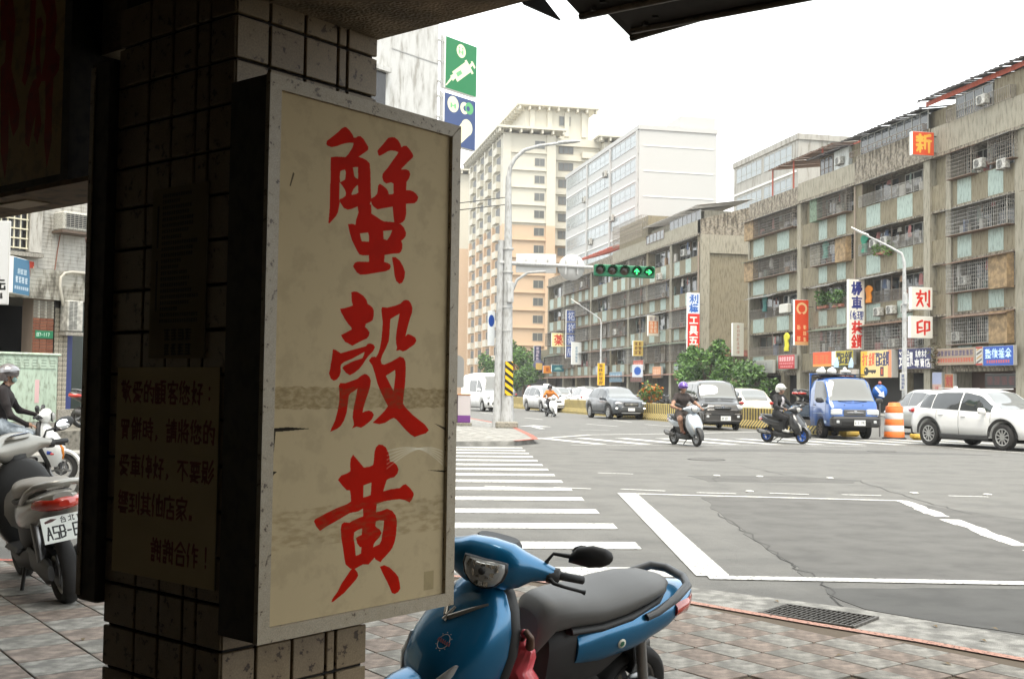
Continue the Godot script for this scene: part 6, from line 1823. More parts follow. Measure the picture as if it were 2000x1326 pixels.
	var rs := thing("round_sign", "round dark sign with a yellow square centre far along the row", "sign", Transform3D(Basis.IDENTITY, Vector3(39.8, 4.8, -163.4)))
	put("disc", MB.new().lathe([Vector2(0, -0.1), Vector2(0.95, -0.1), Vector2(0.95, 0.1), Vector2(0, 0.1)], 24, Transform3D(Basis(Vector3.RIGHT, PI / 2), Vector3.ZERO)), plain("sign navy", 0.06, 0.065, 0.12), rs)
	put("centre", MB.new().cbox(Vector3(0, 0, 0.11), Vector3(1.0, 1.0, 0.05), 0.02), plain("sign ochre", 0.55, 0.36, 0.1), rs)
	im = canvas(50, 100, Color(0.80, 0.36, 0.14))
	scribble(im, Vector2(14, 10), Vector2(22, 24), 3, Color(0.88, 0.7, 0.55), 0.14, Vector2(0, 27))
	blade("shop_banner", "far orange upright banner at the foot of the peach tower", 39.3, -179.7, 4.5, 7.3, im)
	im = canvas(50, 100, Color(0.75, 0.12, 0.10))
	scribble(im, Vector2(14, 10), Vector2(22, 24), 3, Color(0.88, 0.7, 0.55), 0.14, Vector2(0, 27))
	blade("shop_banner", "far red upright banner left of the orange one below the tower", 38.6, -181.0, 4.4, 7.0, im, 0.3, 39.2)
	im = canvas(100, 60, Color(0.10, 0.36, 0.40))
	fill_poly(im, v2([18, 42, 34, 24, 60, 20, 84, 42]), Color(0.5, 0.66, 0.62))
	blade("shop_banner", "teal sign with a pale drawing under the cream pharmacy square", 38.9, -152.2, 3.88, 4.88, im)
	im = canvas(80, 60, Color(0.85, 0.52, 0.12))
	scribble(im, Vector2(20, 12), Vector2(36, 36), 1, Color(0.5, 0.2, 0.08), 0.12)
	blade("shop_banner", "small amber sign left of the teal sign", 39.4, -159.1, 3.75, 4.86, im)
	# along the shop fronts
	im = canvas(150, 60, Color(0.66, 0.60, 0.12))
	im.fill_rect(Rect2i(0, 0, 28, 60), white)
	write(im, "配鎖", Vector2(32, 4), Vector2(56, 52), Color(0.05, 0.05, 0.04), 0.13)
	front("locksmith_board", "yellow board with two black characters and a white end", -75.4, -72.3, 3.46, 4.51, im)
	im = canvas(140, 50, Color(0.82, 0.30, 0.07))
	scribble(im, Vector2(12, 8), Vector2(38, 36), 3, Color(0.75, 0.42, 0.15), 0.1)
	im.fill_rect(Rect2i(0, 42, 140, 8), Color(0.85, 0.55, 0.2))
	front("shop_board", "plain orange board left of the yellow locksmith board", -78.3, -75.45, 3.4, 4.51, im)
	im = canvas(180, 92, Color(0.84, 0.74, 0.50))
	fill_poly(im, v2([0, 0, 40, 0, 24, 92, 0, 92]), Color(0.82, 0.66, 0.12))
	im.fill_rect(Rect2i(160, 0, 20, 92), Color(0.82, 0.52, 0.36))
	write(im, "打鎖", Vector2(6, 6), Vector2(40, 46), Color(0.82, 0.32, 0.16), 0.13)
	write(im, "配鎖", Vector2(88, 4), Vector2(40, 50), Color(0.08, 0.10, 0.32), 0.14)
	disc(im, Vector2(34, 70), 14, Color(0.07, 0.07, 0.06))
	disc(im, Vector2(28, 66), 4, Color(0.84, 0.74, 0.50))
	im.fill_rect(Rect2i(46, 66, 46, 8), Color(0.07, 0.07, 0.06))
	fill_poly(im, v2([62, 74, 70, 80, 76, 74, 84, 79, 90, 74]), Color(0.07, 0.07, 0.06))
	im.fill_rect(Rect2i(116, 56, 20, 32), Color(0.2, 0.08, 0.2))
	im.fill_rect(Rect2i(122, 62, 8, 20), Color(0.75, 0.3, 0.1))
	front("locksmith_board", "large cream board with a black key and blue and red characters", -70.95, -67.0, 2.53, 4.37, im, 40.2, 0.5)
	im = canvas(200, 76, Color(0.06, 0.08, 0.30))
	write(im, "通訊", Vector2(2, 4), Vector2(46, 66), white, 0.14)
	write(im, "線材", Vector2(104, 6), Vector2(36, 30), white, 0.12)
	write(im, "專賣店", Vector2(98, 38), Vector2(33, 34), white, 0.13)
	front("shop_board", "dark blue board with large white characters behind the lamp post", -66.5, -62.8, 3.07, 4.38, im)
	im = canvas(180, 56, Color(0.55, 0.48, 0.40))
	scribble(im, Vector2(6, 6), Vector2(17, 20), 10, Color(0.22, 0.18, 0.32), 0.13)
	scribble(im, Vector2(8, 32), Vector2(12, 16), 14, Color(0.68, 0.22, 0.12), 0.13)
	front("shop_board", "drab beige board with two rows of faded lettering", -62.3, -58.4, 3.24, 4.25, im)
	im = canvas(140, 60, Color(0.07, 0.28, 0.62))
	write(im, "整復推拿", Vector2(8, 6), Vector2(31, 32), Color(0.78, 0.88, 0.96), 0.11)
	scribble(im, Vector2(14, 42), Vector2(11, 11), 10, Color(0.78, 0.3, 0.3), 0.16)
	front("shop_board", "bright blue board with four pale characters at the right edge", -57.6, -54.9, 3.13, 4.25, im)
	im = canvas(40, 80, Color(0.70, 0.69, 0.66))
	for i in 6:
		fill_poly(im, v2([4, i * 18 - 6, 36, i * 18 - 22, 36, i * 18 - 14, 4, i * 18 + 2]), [Color(0.25, 0.22, 0.2), Color(0.62, 0.5, 0.3)][i % 2])
	im.fill_rect(Rect2i(0, 0, 40, 8), Color(0.6, 0.16, 0.1))
	im.fill_rect(Rect2i(0, 72, 40, 8), Color(0.6, 0.16, 0.1))
	front("barber_pole", "striped barber column box left of the bright blue board", -58.3, -57.65, 3.17, 4.27, im)
	im = canvas(200, 50, Color(0.58, 0.58, 0.55))
	scribble(im, Vector2(12, 8), Vector2(16, 30), 10, Color(0.42, 0.42, 0.42), 0.07)
	im.fill_rect(Rect2i(0, 40, 140, 3), Color(0.35, 0.48, 0.66))
	front("shop_board", "long pale grey board with washed-out lettering over the gap", -91.9, -85.2, 3.02, 4.1, im)
	im = canvas(120, 60, Color(0.66, 0.10, 0.12))
	scribble(im, Vector2(6, 6), Vector2(18, 22), 6, Color(0.9, 0.75, 0.75), 0.14)
	scribble(im, Vector2(8, 32), Vector2(13, 9), 8, Color(0.85, 0.6, 0.6), 0.16)
	scribble(im, Vector2(14, 46), Vector2(13, 9), 7, Color(0.85, 0.6, 0.6), 0.16)
	front("shop_board", "red board with white rows of lettering right of the pale grey board", -84.2, -81.3, 3.32, 4.43, im)
	var pk := thing("awning_sign", "pink curved awning sign under the long pale grey board", "sign", Transform3D(Basis(Vector3.UP, -PI / 2), Vector3(39.6, 2.4, -87.6)))
	var pts := PackedVector2Array([Vector2(-1.6, 0.5), Vector2(-1.75, 0.25)])
	for i in 9:
		pts.append(Vector2(-1.6 + 3.2 * i / 8.0, 0.02 - 0.16 * sin(PI * i / 8.0)))
	pts.append_array(PackedVector2Array([Vector2(1.65, 0.5)]))
	put("panel", MB.new().prism(pts, -0.05, 0.05), plain("awning pink", 0.62, 0.22, 0.30, 0.6), pk)
	im = canvas(90, 60, Color(0.66, 0.62, 0.58))
	im.fill_rect(Rect2i(4, 24, 82, 26), Color(0.62, 0.16, 0.12))
	scribble(im, Vector2(22, 4), Vector2(24, 18), 2, Color(0.2, 0.2, 0.2), 0.12)
	scribble(im, Vector2(8, 26), Vector2(25, 22), 3, Color(0.85, 0.7, 0.65), 0.12)
	front("shop_board", "small white and red board under the yellow locksmith board", -73.5, -71.2, 2.2, 3.13, im, 40.0)
	im = canvas(80, 60, Color(0.52, 0.12, 0.10))
	scribble(im, Vector2(6, 8), Vector2(22, 20), 3, Color(0.75, 0.55, 0.5), 0.12)
	scribble(im, Vector2(6, 34), Vector2(22, 18), 3, Color(0.3, 0.06, 0.05), 0.12)
	front("shop_board", "dark red board beside the yellow board at the foot of the gabled row", -107.8, -105.2, 2.56, 3.54, im)
	im = canvas(110, 76, Color(0.82, 0.70, 0.05))
	scribble(im, Vector2(8, 6), Vector2(20, 22), 4, Color(0.15, 0.13, 0.03), 0.14)
	scribble(im, Vector2(8, 40), Vector2(20, 24), 4, Color(0.15, 0.13, 0.03), 0.14)
	front("shop_board", "yellow board with black lettering under the tall red tool shop sign", -105.1, -101.4, 2.5, 3.76, im, 40.0)
	im = canvas(40, 90, Color(0.66, 0.55, 0.5))
	im.fill_rect(Rect2i(0, 0, 40, 26), Color(0.55, 0.58, 0.68))
	disc(im, Vector2(20, 74), 10, Color(0.75, 0.4, 0.4))
	scribble(im, Vector2(10, 30), Vector2(20, 12), 2, Color(0.6, 0.3, 0.3), 0.12, Vector2(0, 14))
	front("shop_poster", "pinkish upright poster panel beside the shop column", -63.0, -62.0, 0.3, 2.83, im, 40.6)
	im = canvas(40, 70, Color(0.55, 0.36, 0.16))
	write(im, "刻印", Vector2(4, 4), Vector2(32, 32), Color(0.55, 0.07, 0.05), 0.16, Vector2(0, 32))
	front("shop_poster", "tan upright panel with two red characters by the shop column", -61.7, -60.8, 1.2, 2.72, im, 40.6)
	im = canvas(110, 40, Color(0.10, 0.085, 0.07))
	scribble(im, Vector2(6, 6), Vector2(26, 28), 4, Color(0.3, 0.07, 0.05), 0.14)
	front("shop_board", "dim board with dull red characters inside the shaded shop under the beige board", -58.6, -55.8, 1.9, 2.7, im, 41.2)
	for q in [[-130, -125.0, 2.4, 3.6, Color(0.35, 0.48, 0.56), "pale blue board low on the gabled row by the yellow lamp notice"], [-122.0, -118.0, 2.4, 3.5, Color(0.42, 0.2, 0.14), "brown-red board low on the gabled row under the small yellow sign"], [-136.0, -131.5, 3.4, 4.4, Color(0.5, 0.52, 0.56), "greyish blue board over the dark shops of the gabled row"], [-121.0, -117.6, 3.7, 4.8, Color(0.62, 0.22, 0.1), "orange-red board above the brown-red board on the gabled row"], [-114.5, -111.8, 2.8, 4.0, Color(0.72, 0.48, 0.3), "peach board left of the dark red board on the gabled row"]]:
		im = canvas(90, 44, q[4])
		scribble(im, Vector2(8, 8), Vector2(18, 26), 4, q[4].lightened(0.35), 0.12)
		front("shop_board", q[5], q[0], q[1], q[2], q[3], im)
	im = canvas(60, 60, Color(0.72, 0.74, 0.78))
	disc(im, Vector2(30, 30), 20, Color(0.1, 0.3, 0.62))
	plate("road_sign", "white square sign with a blue disc on a post before the gabled row", "traffic sign", Transform3D(Basis(Vector3.UP, -0.3), Vector3(34.5, 3.3, -102.0)), 1.0, 1.2, 0.03, image_mat("blue disc print", im, 0.5), plain("sign white edge", 0.7, 0.7, 0.68), "")

# ------------------------------------------------------------------ vehicles
# a car's own axes: nose along +z, x to its left, y up, origin on the ground in the middle
func curve_at(c: Array, z: float) -> float:
	# c: alternating z, value with z rising; smooth between
	if z <= c[0]:
		return c[1]
	for i in range(2, c.size(), 2):
		if z <= c[i]:
			var t: float = (z - c[i - 2]) / maxf(0.0001, c[i] - c[i - 2])
			t = lerpf(t, t * t * (3.0 - 2.0 * t), 0.55)
			return lerpf(c[i - 1], c[i + 1], t)
	return c[-1]

func car_section(s: Dictionary, z: float) -> Array:
	# half section from the sill up to the middle of the roof
	var top := curve_at(s.top, z)
	var belt := minf(curve_at(s.belt, z), top - 0.02)
	var wb := curve_at(s.wide, z)
	var wr := curve_at(s.roof_wide, z)
	var bot: float = curve_at(s.bottom, z)
	for wz in s.axles:
		var d := absf(z - wz)
		if d < s.arch:
			bot = maxf(bot, s.wheel + sqrt(s.arch * s.arch - d * d))
	bot = minf(bot, belt - 0.06)
	var g := top - belt
	var w3 := lerpf(wb, wr, 0.5)
	return [
		Vector2(wb * 0.955, bot), Vector2(wb, lerpf(bot, belt, 0.42)), Vector2(wb * 0.995, lerpf(bot, belt, 0.78)), Vector2(wb * 0.965, belt),
		Vector2(w3, belt + g * 0.45), Vector2(wr, belt + g * 0.84), Vector2(wr * 0.86, belt + g * 0.965), Vector2(wr * 0.5, top), Vector2(0, top + 0.012),
	]

func car_x(s: Dictionary, z: float, y: float) -> float:
	var p := car_section(s, z)
	for i in range(1, p.size()):
		if y <= p[i].y:
			return lerpf(p[i - 1].x, p[i].x, clampf((y - p[i - 1].y) / maxf(0.001, p[i].y - p[i - 1].y), 0, 1))
	return p[-2].x

func car_y(s: Dictionary, z: float, x: float) -> float:
	var p := car_section(s, z)
	for i in range(p.size() - 1, 4, -1):
		if absf(x) <= p[i - 1].x:
			return lerpf(p[i].y, p[i - 1].y, clampf((absf(x) - p[i].x) / maxf(0.001, p[i - 1].x - p[i].x), 0, 1))
	return p[4].y


func side_glass(s: Dictionary, side: float, za: float, zb: float, lift := 0.03, up := 0.80, off := 0.006) -> MB:
	var rows := []
	var n := 14
	for i in n + 1:
		var z := lerpf(za, zb, float(i) / n)
		var top := curve_at(s.top, z)
		var belt := minf(curve_at(s.belt, z), top - 0.02)
		var y0 := belt + lift
		var y1 := maxf(y0 + 0.004, minf(belt + (top - belt) * up, curve_at(s.glass_top, z) if s.has("glass_top") else 9.0))
		var row := []
		for k in 5:
			var y := lerpf(y0, y1, k / 4.0)
			row.append(Vector3((car_x(s, z, y) + off) * side, y, z))
		rows.append(row)
	return MB.new().grid(rows)

func screen_glass(s: Dictionary, za: float, zb: float, wide := 0.90, off := 0.008) -> MB:
	var rows := []
	for i in 11:
		var z := lerpf(za, zb, i / 10.0)
		var w := curve_at(s.roof_wide, z) * wide
		var row := []
		for k in 11:
			var x := lerpf(-w, w, k / 10.0)
			var slope := (curve_at(s.top, z + 0.02) - curve_at(s.top, z - 0.02)) / 0.04
			var nrm := Vector3(0, 1, -slope).normalized()
			row.append(Vector3(x, car_y(s, z, x), z) + nrm * off)
		rows.append(row)
	return MB.new().grid(rows)

func wheel(parent: Node3D, at: Vector3, r: float, w: float, side: float, rim_mat: Material, spokes: int) -> void:
	var n := Node3D.new()
	n.name = "wheel"
	n.transform = Transform3D(Basis(Vector3.BACK, -PI / 2 * side), at)
	parent.add_child(n, true)
	var rr := r * 0.66
	put("tyre", MB.new().lathe([Vector2(rr, w * 0.42), Vector2(r * 0.86, w * 0.5), Vector2(r * 0.97, w * 0.42), Vector2(r, w * 0.2), Vector2(r, -w * 0.2), Vector2(r * 0.97, -w * 0.42), Vector2(r * 0.86, -w * 0.5), Vector2(rr, -w * 0.42)], 28), mat("tyre rubber", 0.022, 0.021, 0.02, 0.85), n)
	var rim := MB.new()
	rim.lathe([Vector2(rr, w * 0.40), Vector2(rr * 0.93, w * 0.44), Vector2(rr * 0.86, w * 0.36)], 24)
	for i in spokes:
		var a := TAU * i / spokes
		rim.box(Vector3(cos(a) * rr * 0.5, w * 0.37, sin(a) * rr * 0.5), Vector3(rr * 0.86, 0.025, rr * (1.4 / spokes)), Basis(Vector3.UP, -a))
	rim.lathe([Vector2(0, w * 0.42), Vector2(rr * 0.2, w * 0.41), Vector2(rr * 0.24, w * 0.34)], 12)
	put("rim", rim, rim_mat, n)
	put("hub_well", MB.new().lathe([Vector2(0, w * 0.12), Vector2(rr * 0.9, w * 0.12), Vector2(rr * 0.98, w * 0.4)], 20), plain("wheel well", 0.02, 0.02, 0.02, 0.9), n)

func car(called: String, label: String, category: String, at: Vector3, heading: float, s: Dictionary, group := "") -> Node3D:
	var t := thing(called, label, category, Transform3D(Basis(Vector3.UP, heading), at), group)
	var zs := []
	var half: float = s.length / 2
	var n := int(s.length / 0.09)
	for i in n + 1:
		zs.append(lerpf(-half, half, float(i) / n))
	for e in [0.005, 0.02, 0.05]:
		zs.append(-half + e)
		zs.append(half - e)
	zs.sort()
	var rings := []
	for z in zs:
		var h := car_section(s, z)
		var ring := []
		for i in h.size():
			ring.append(Vector3(h[i].x, h[i].y, z))
		for i in range(h.size() - 2, -1, -1):
			ring.append(Vector3(-h[i].x, h[i].y, z))
		rings.append(ring)
	var body := MB.new()
	# the shell is open below; a closing strip joins both sills
	body.loft(rings, true, true)
	put("body", body, s.paint, t)
	put("underbody", MB.new().span(-curve_at(s.wide, 0) * 0.62, curve_at(s.wide, 0) * 0.62, s.clear, s.wheel * 2.0, -half + 0.35, half - 0.35), mat("underbody", 0.012, 0.012, 0.012, 0.95), t)
	put("axle", MB.new().span(-curve_at(s.wide, 0) * 0.9, curve_at(s.wide, 0) * 0.9, s.wheel - 0.04, s.wheel + 0.04, s.axles[0] - 0.04, s.axles[0] + 0.04).span(-curve_at(s.wide, 0) * 0.9, curve_at(s.wide, 0) * 0.9, s.wheel - 0.04, s.wheel + 0.04, s.axles[1] - 0.04, s.axles[1] + 0.04), mats["underbody"], t)
	var gl: Material = s.get("glass", mat("car glass", 0.018, 0.02, 0.02, 0.06, {"spec": 0.75}))
	for side in [-1.0, 1.0]:
		for w in s.get("windows", []):
			put("side_window", side_glass(s, side, w[0], w[1], 0.03, w[2] if w.size() > 2 else 0.80), gl, t)
		for az in s.axles:
			wheel(t, Vector3(side * (curve_at(s.wide, az) - s.tyre * 0.5 - 0.015), s.wheel, az), s.wheel, s.tyre, side, s.rim, s.get("spokes", 10))
		if s.has("flare"):
			for az in s.axles:
				var f := MB.new()
				var a := []
				var b := []
				for k in 19:
					var th := PI * k / 18.0
					var y: float = s.wheel + sin(th) * s.arch
					var z: float = az + cos(th) * s.arch
					var y2: float = s.wheel + sin(th) * (s.arch + s.flare)
					var z2: float = az + cos(th) * (s.arch + s.flare)
					a.append(Vector3((car_x(s, z, maxf(y, 0.3)) + 0.012) * side, y, z))
					b.append(Vector3((car_x(s, z2, maxf(y2, 0.3)) + 0.012) * side, y2, z2))
				f.grid([a, b])
				put("arch_trim", f, plain("black plastic", 0.025, 0.025, 0.025, 0.6), t)
		for z in s.get("seams", []):
			var m := MB.new()
			var a := []
			var b := []
			for k in 9:
				var y := lerpf(curve_at(s.bottom, z) + 0.06, curve_at(s.belt, z), k / 8.0)
				a.append(Vector3((car_x(s, z, y) + 0.003) * side, y, z))
				b.append(Vector3((car_x(s, z + 0.012, y) + 0.003) * side, y, z + 0.012))
			m.grid([a, b])
			put("door_seam", m, mats["underbody"], t)
		for z in s.get("handles", []):
			var y := curve_at(s.belt, z) - 0.12
			put("door_handle", MB.new().cbox(Vector3((car_x(s, z, y) + 0.018) * side, y, z), Vector3(0.03, 0.03, 0.17), 0.01), s.get("handle_mat", s.paint), t)
		if s.has("mirror"):
			var q: Vector3 = s.mirror
			var mm := MB.new()
			mm.se([[Vector3((q.x + 0.02) * side, q.y - 0.03, q.z), Vector3(0, 0, 0.03), Vector3(0, 0.03, 0)], [Vector3((q.x + 0.10) * side, q.y, q.z), Vector3(0, 0, 0.07), Vector3(0, 0.085, 0)], [Vector3((q.x + 0.24) * side, q.y + 0.01, q.z - 0.01), Vector3(0, 0, 0.06), Vector3(0, 0.08, 0)], [Vector3((q.x + 0.28) * side, q.y + 0.01, q.z - 0.01), Vector3(0, 0, 0.02), Vector3(0, 0.03, 0)]], 12, 2.6)
			put("mirror", mm, s.get("mirror_mat", s.paint), t)
	for w in s.get("screens", []):
		put("windscreen" if w[1] > w[0] else "rear_window", screen_glass(s, w[0], w[1], w[2] if w.size() > 2 else 0.9), s.get("screen_glass", mat("screen glass", 0.16, 0.17, 0.17, 0.05, {"spec": 0.8})), t)
	# [name, centre, size, material, chamfer]
	for p in s.get("bits", []):
		put(p[0], MB.new().cbox(p[1], p[2], p[4] if p.size() > 4 else 0.02, p[5] if p.size() > 5 else Basis.IDENTITY), p[3], t)
	for p in s.get("pairs", []):
		for side in [-1.0, 1.0]:
			var c: Vector3 = p[1]
			var bs := Basis(Vector3.UP, (p[5] if p.size() > 5 else 0.0) * side)
			put(p[0], MB.new().cbox(Vector3(c.x * side, c.y, c.z), p[2], p[4] if p.size() > 4 else 0.02, bs), p[3], t)
	return t

func plate_print(key: String, text: String) -> Material:
	var im := canvas(120, 52, Color(0.84, 0.85, 0.84))
	digits(im, text, Vector2(10, 14), Vector2(15, 28), Color(0.08, 0.08, 0.1), 3.0)
	return image_mat(key, im, 0.5)

func number_board(parent: Node3D, xf: Transform3D, w: float, h: float, m: Material) -> void:
	var q := MB.new()
	q.uvquad(xf * Vector3(-w / 2, h / 2, 0.004), xf * Vector3(w / 2, h / 2, 0.004), xf * Vector3(w / 2, -h / 2, 0.004), xf * Vector3(-w / 2, -h / 2, 0.004))
	var p := put("plate", MB.new().box(xf.origin, Vector3(w, h, 0.004), xf.basis), plain("plate white", 0.7, 0.7, 0.69), parent)
	put("plate_print", q, m, p)

func build_vehicles() -> void:
	var black := mat("black plastic", 0.025, 0.025, 0.025, 0.6)
	var chrome := mat("chrome", 0.55, 0.56, 0.57, 0.15, {"metal": 1.0})
	var alloy := mat("alloy", 0.48, 0.48, 0.47, 0.3, {"metal": 0.7})
	var lamp := mat("lamp glass", 0.5, 0.52, 0.53, 0.12, {"coat": 1.0})
	var redlamp := mat("tail lamp", 0.35, 0.015, 0.01, 0.15, {"coat": 1.0})
	var amber := mat("amber lamp", 0.6, 0.2, 0.02, 0.2)
	var white := paint("white", 0.72, 0.72, 0.71)
	# white crossover at the right
	var suv := {
		"length": 4.46, "top": [-2.23, 0.80, -2.15, 1.02, -1.95, 1.22, -1.45, 1.55, -0.9, 1.62, -0.1, 1.63, 0.35, 1.55, 0.95, 1.20, 1.25, 1.06, 1.9, 0.97, 2.13, 0.86, 2.23, 0.62], "belt": [-2.23, 0.78, -1.9, 1.06, -1.2, 1.03, 0.9, 0.97, 1.3, 0.95, 2.0, 0.86, 2.23, 0.60],
		"wide": [-2.23, 0.70, -2.0, 0.86, -1.4, 0.92, 1.3, 0.92, 1.9, 0.85, 2.12, 0.70, 2.23, 0.5], "roof_wide": [-2.23, 0.62, -1.8, 0.68, -1.2, 0.64, -0.2, 0.66, 0.5, 0.68, 1.0, 0.78, 1.4, 0.80, 2.0, 0.70, 2.23, 0.42], "bottom": [-2.23, 0.42, -1.9, 0.32, -0.9, 0.30, 0.9, 0.30, 1.9, 0.30, 2.23, 0.40],
		"axles": [-1.34, 1.30], "wheel": 0.35, "arch": 0.41, "tyre": 0.23, "clear": 0.2, "paint": white, "rim": alloy, "spokes": 10, "flare": 0.075,
		"windows": [[-1.72, -1.25, 0.82], [-1.22, -0.22, 0.82], [-0.17, 0.92, 0.82]], "seams": [-1.02, -0.2, 0.92], "handles": [-0.85, -0.02], "screens": [[0.42, 1.2, 0.94], [-2.0, -1.5, 0.85]], "mirror": Vector3(0.84, 1.02, 0.72),
		"bits": [["lower_grille", Vector3(0, 0.48, 2.2), Vector3(1.1, 0.28, 0.08), black], ["upper_grille", Vector3(0, 0.74, 2.2), Vector3(0.9, 0.09, 0.06), black], ["rear_bumper", Vector3(0, 0.42, -2.2), Vector3(1.4, 0.26, 0.1), black], ["aerial_fin", Vector3(0, 1.66, -1.2), Vector3(0.04, 0.07, 0.16), white]],
		"pairs": [["headlight", Vector3(0.68, 0.78, 2.06), Vector3(0.34, 0.13, 0.14), lamp, 0.04, -0.5], ["tail_lamp", Vector3(0.78, 0.99, -2.05), Vector3(0.2, 0.13, 0.26), redlamp, 0.04, 0.4], ["sill_trim", Vector3(0.90, 0.30, -0.02), Vector3(0.05, 0.12, 1.75), black, 0.02], ["roof_rail", Vector3(0.62, 1.63, -0.45), Vector3(0.03, 0.03, 1.5), plain("rail silver", 0.4, 0.4, 0.4, 0.3), 0.01]],
	}
	car("parked_car", "white crossover car with black wheel arches at the right edge", "car", Vector3(19.62, 0, -27.75), deg_to_rad(11.0), suv)
	# dark grey car in the third lane
	var steel := paint("steel grey", 0.055, 0.062, 0.07)
	var tuc := suv.duplicate()
	tuc.paint = steel
	tuc.erase("flare")
	tuc.bits = [["upper_grille", Vector3(0, 0.74, 2.19), Vector3(0.8, 0.22, 0.08), black, 0.04], ["grille_bar", Vector3(0, 0.78, 2.235), Vector3(0.7, 0.025, 0.02), chrome, 0.006], ["grille_bar", Vector3(0, 0.71, 2.235), Vector3(0.66, 0.025, 0.02), chrome, 0.006], ["badge", Vector3(0, 0.76, 2.245), Vector3(0.14, 0.08, 0.02), chrome, 0.01], ["lower_grille", Vector3(0, 0.42, 2.19), Vector3(1.3, 0.14, 0.08), black], ["skid_plate", Vector3(0, 0.33, 2.18), Vector3(1.0, 0.06, 0.08), plain("skid silver", 0.35, 0.35, 0.35, 0.4)], ["plate", Vector3(0, 0.5, 2.245), Vector3(0.36, 0.15, 0.01), plain("plate white", 0.7, 0.7, 0.69), 0.004]]
	tuc.pairs = [["headlight", Vector3(0.66, 0.80, 2.05), Vector3(0.36, 0.12, 0.14), lamp, 0.04, -0.5], ["running_lamp", Vector3(0.70, 0.56, 2.1), Vector3(0.2, 0.07, 0.08), mat("lit lamp white", 0.8, 0.8, 0.78, 0.3, {"emit": Color(1, 0.98, 0.92), "power": 0.5}), 0.02, -0.4], ["sill_trim", Vector3(0.90, 0.28, -0.02), Vector3(0.05, 0.1, 1.75), black, 0.02]]
	car("moving_car", "dark grey sport utility car with its running lamps lit before the barriers", "car", Vector3(17.5, 0, -55.3), deg_to_rad(4.0), tuc)
	# black box van
	var blackp := paint("van black", 0.028, 0.025, 0.022)
	var van := {
		"length": 3.95, "top": [-1.97, 1.70, -1.85, 1.84, -0.5, 1.88, 0.5, 1.87, 0.82, 1.80, 1.32, 1.22, 1.40, 1.12, 1.80, 1.02, 1.93, 0.92, 1.97, 0.75], "belt": [-1.97, 1.05, -0.5, 1.05, 0.8, 1.04, 1.3, 1.02, 1.7, 0.94, 1.97, 0.72],
		"wide": [-1.97, 0.76, -1.8, 0.80, 1.4, 0.80, 1.75, 0.77, 1.90, 0.70, 1.97, 0.62], "roof_wide": [-1.97, 0.70, -1.5, 0.71, 0.7, 0.70, 1.2, 0.74, 1.5, 0.72, 1.97, 0.58], "bottom": [-1.97, 0.40, -1.6, 0.28, 1.6, 0.28, 1.97, 0.28],
		"axles": [-1.22, 1.22], "wheel": 0.30, "arch": 0.35, "tyre": 0.18, "clear": 0.2, "paint": blackp, "rim": alloy, "spokes": 9,
		"windows": [[-1.75, -0.95, 0.84], [-0.88, 0.1, 0.84], [0.18, 1.05, 0.84]], "seams": [-0.92, 0.14, 1.0], "handles": [0.3], "screens": [[0.86, 1.34, 0.93]], "mirror": Vector3(0.74, 1.16, 0.95), "mirror_mat": black,
		"bits": [["upper_grille", Vector3(0, 0.86, 1.95), Vector3(0.66, 0.12, 0.06), plain("grille grey", 0.08, 0.08, 0.08, 0.4), 0.02], ["grille_bar", Vector3(0, 0.84, 1.99), Vector3(0.62, 0.035, 0.02), chrome, 0.01], ["badge", Vector3(0, 0.87, 2.0), Vector3(0.13, 0.1, 0.02), chrome, 0.02], ["bumper", Vector3(0, 0.50, 1.93), Vector3(1.46, 0.30, 0.16), blackp, 0.05], ["lower_grille", Vector3(0, 0.60, 2.005), Vector3(0.9, 0.09, 0.03), black], ["lower_lip", Vector3(0, 0.34, 1.96), Vector3(1.36, 0.1, 0.14), black, 0.03]],
		"pairs": [["headlight", Vector3(0.60, 0.86, 1.86), Vector3(0.36, 0.2, 0.16), lamp, 0.06, -0.45], ["fog_lamp", Vector3(0.58, 0.52, 2.0), Vector3(0.12, 0.1, 0.04), lamp, 0.03], ["wiper", Vector3(0.3, 1.17, 1.42), Vector3(0.5, 0.02, 0.02), black, 0.005]],
	}
	var v := car("moving_van", "black boxy van with a bright windscreen behind the purple-helmeted rider", "van", Vector3(17.0, 0, -41.45), deg_to_rad(-8.0), van)
	number_board(v, Transform3D(Basis.IDENTITY, Vector3(0.1, 0.45, 2.02)), 0.38, 0.17, plate_print("van plate", "AX·87"))
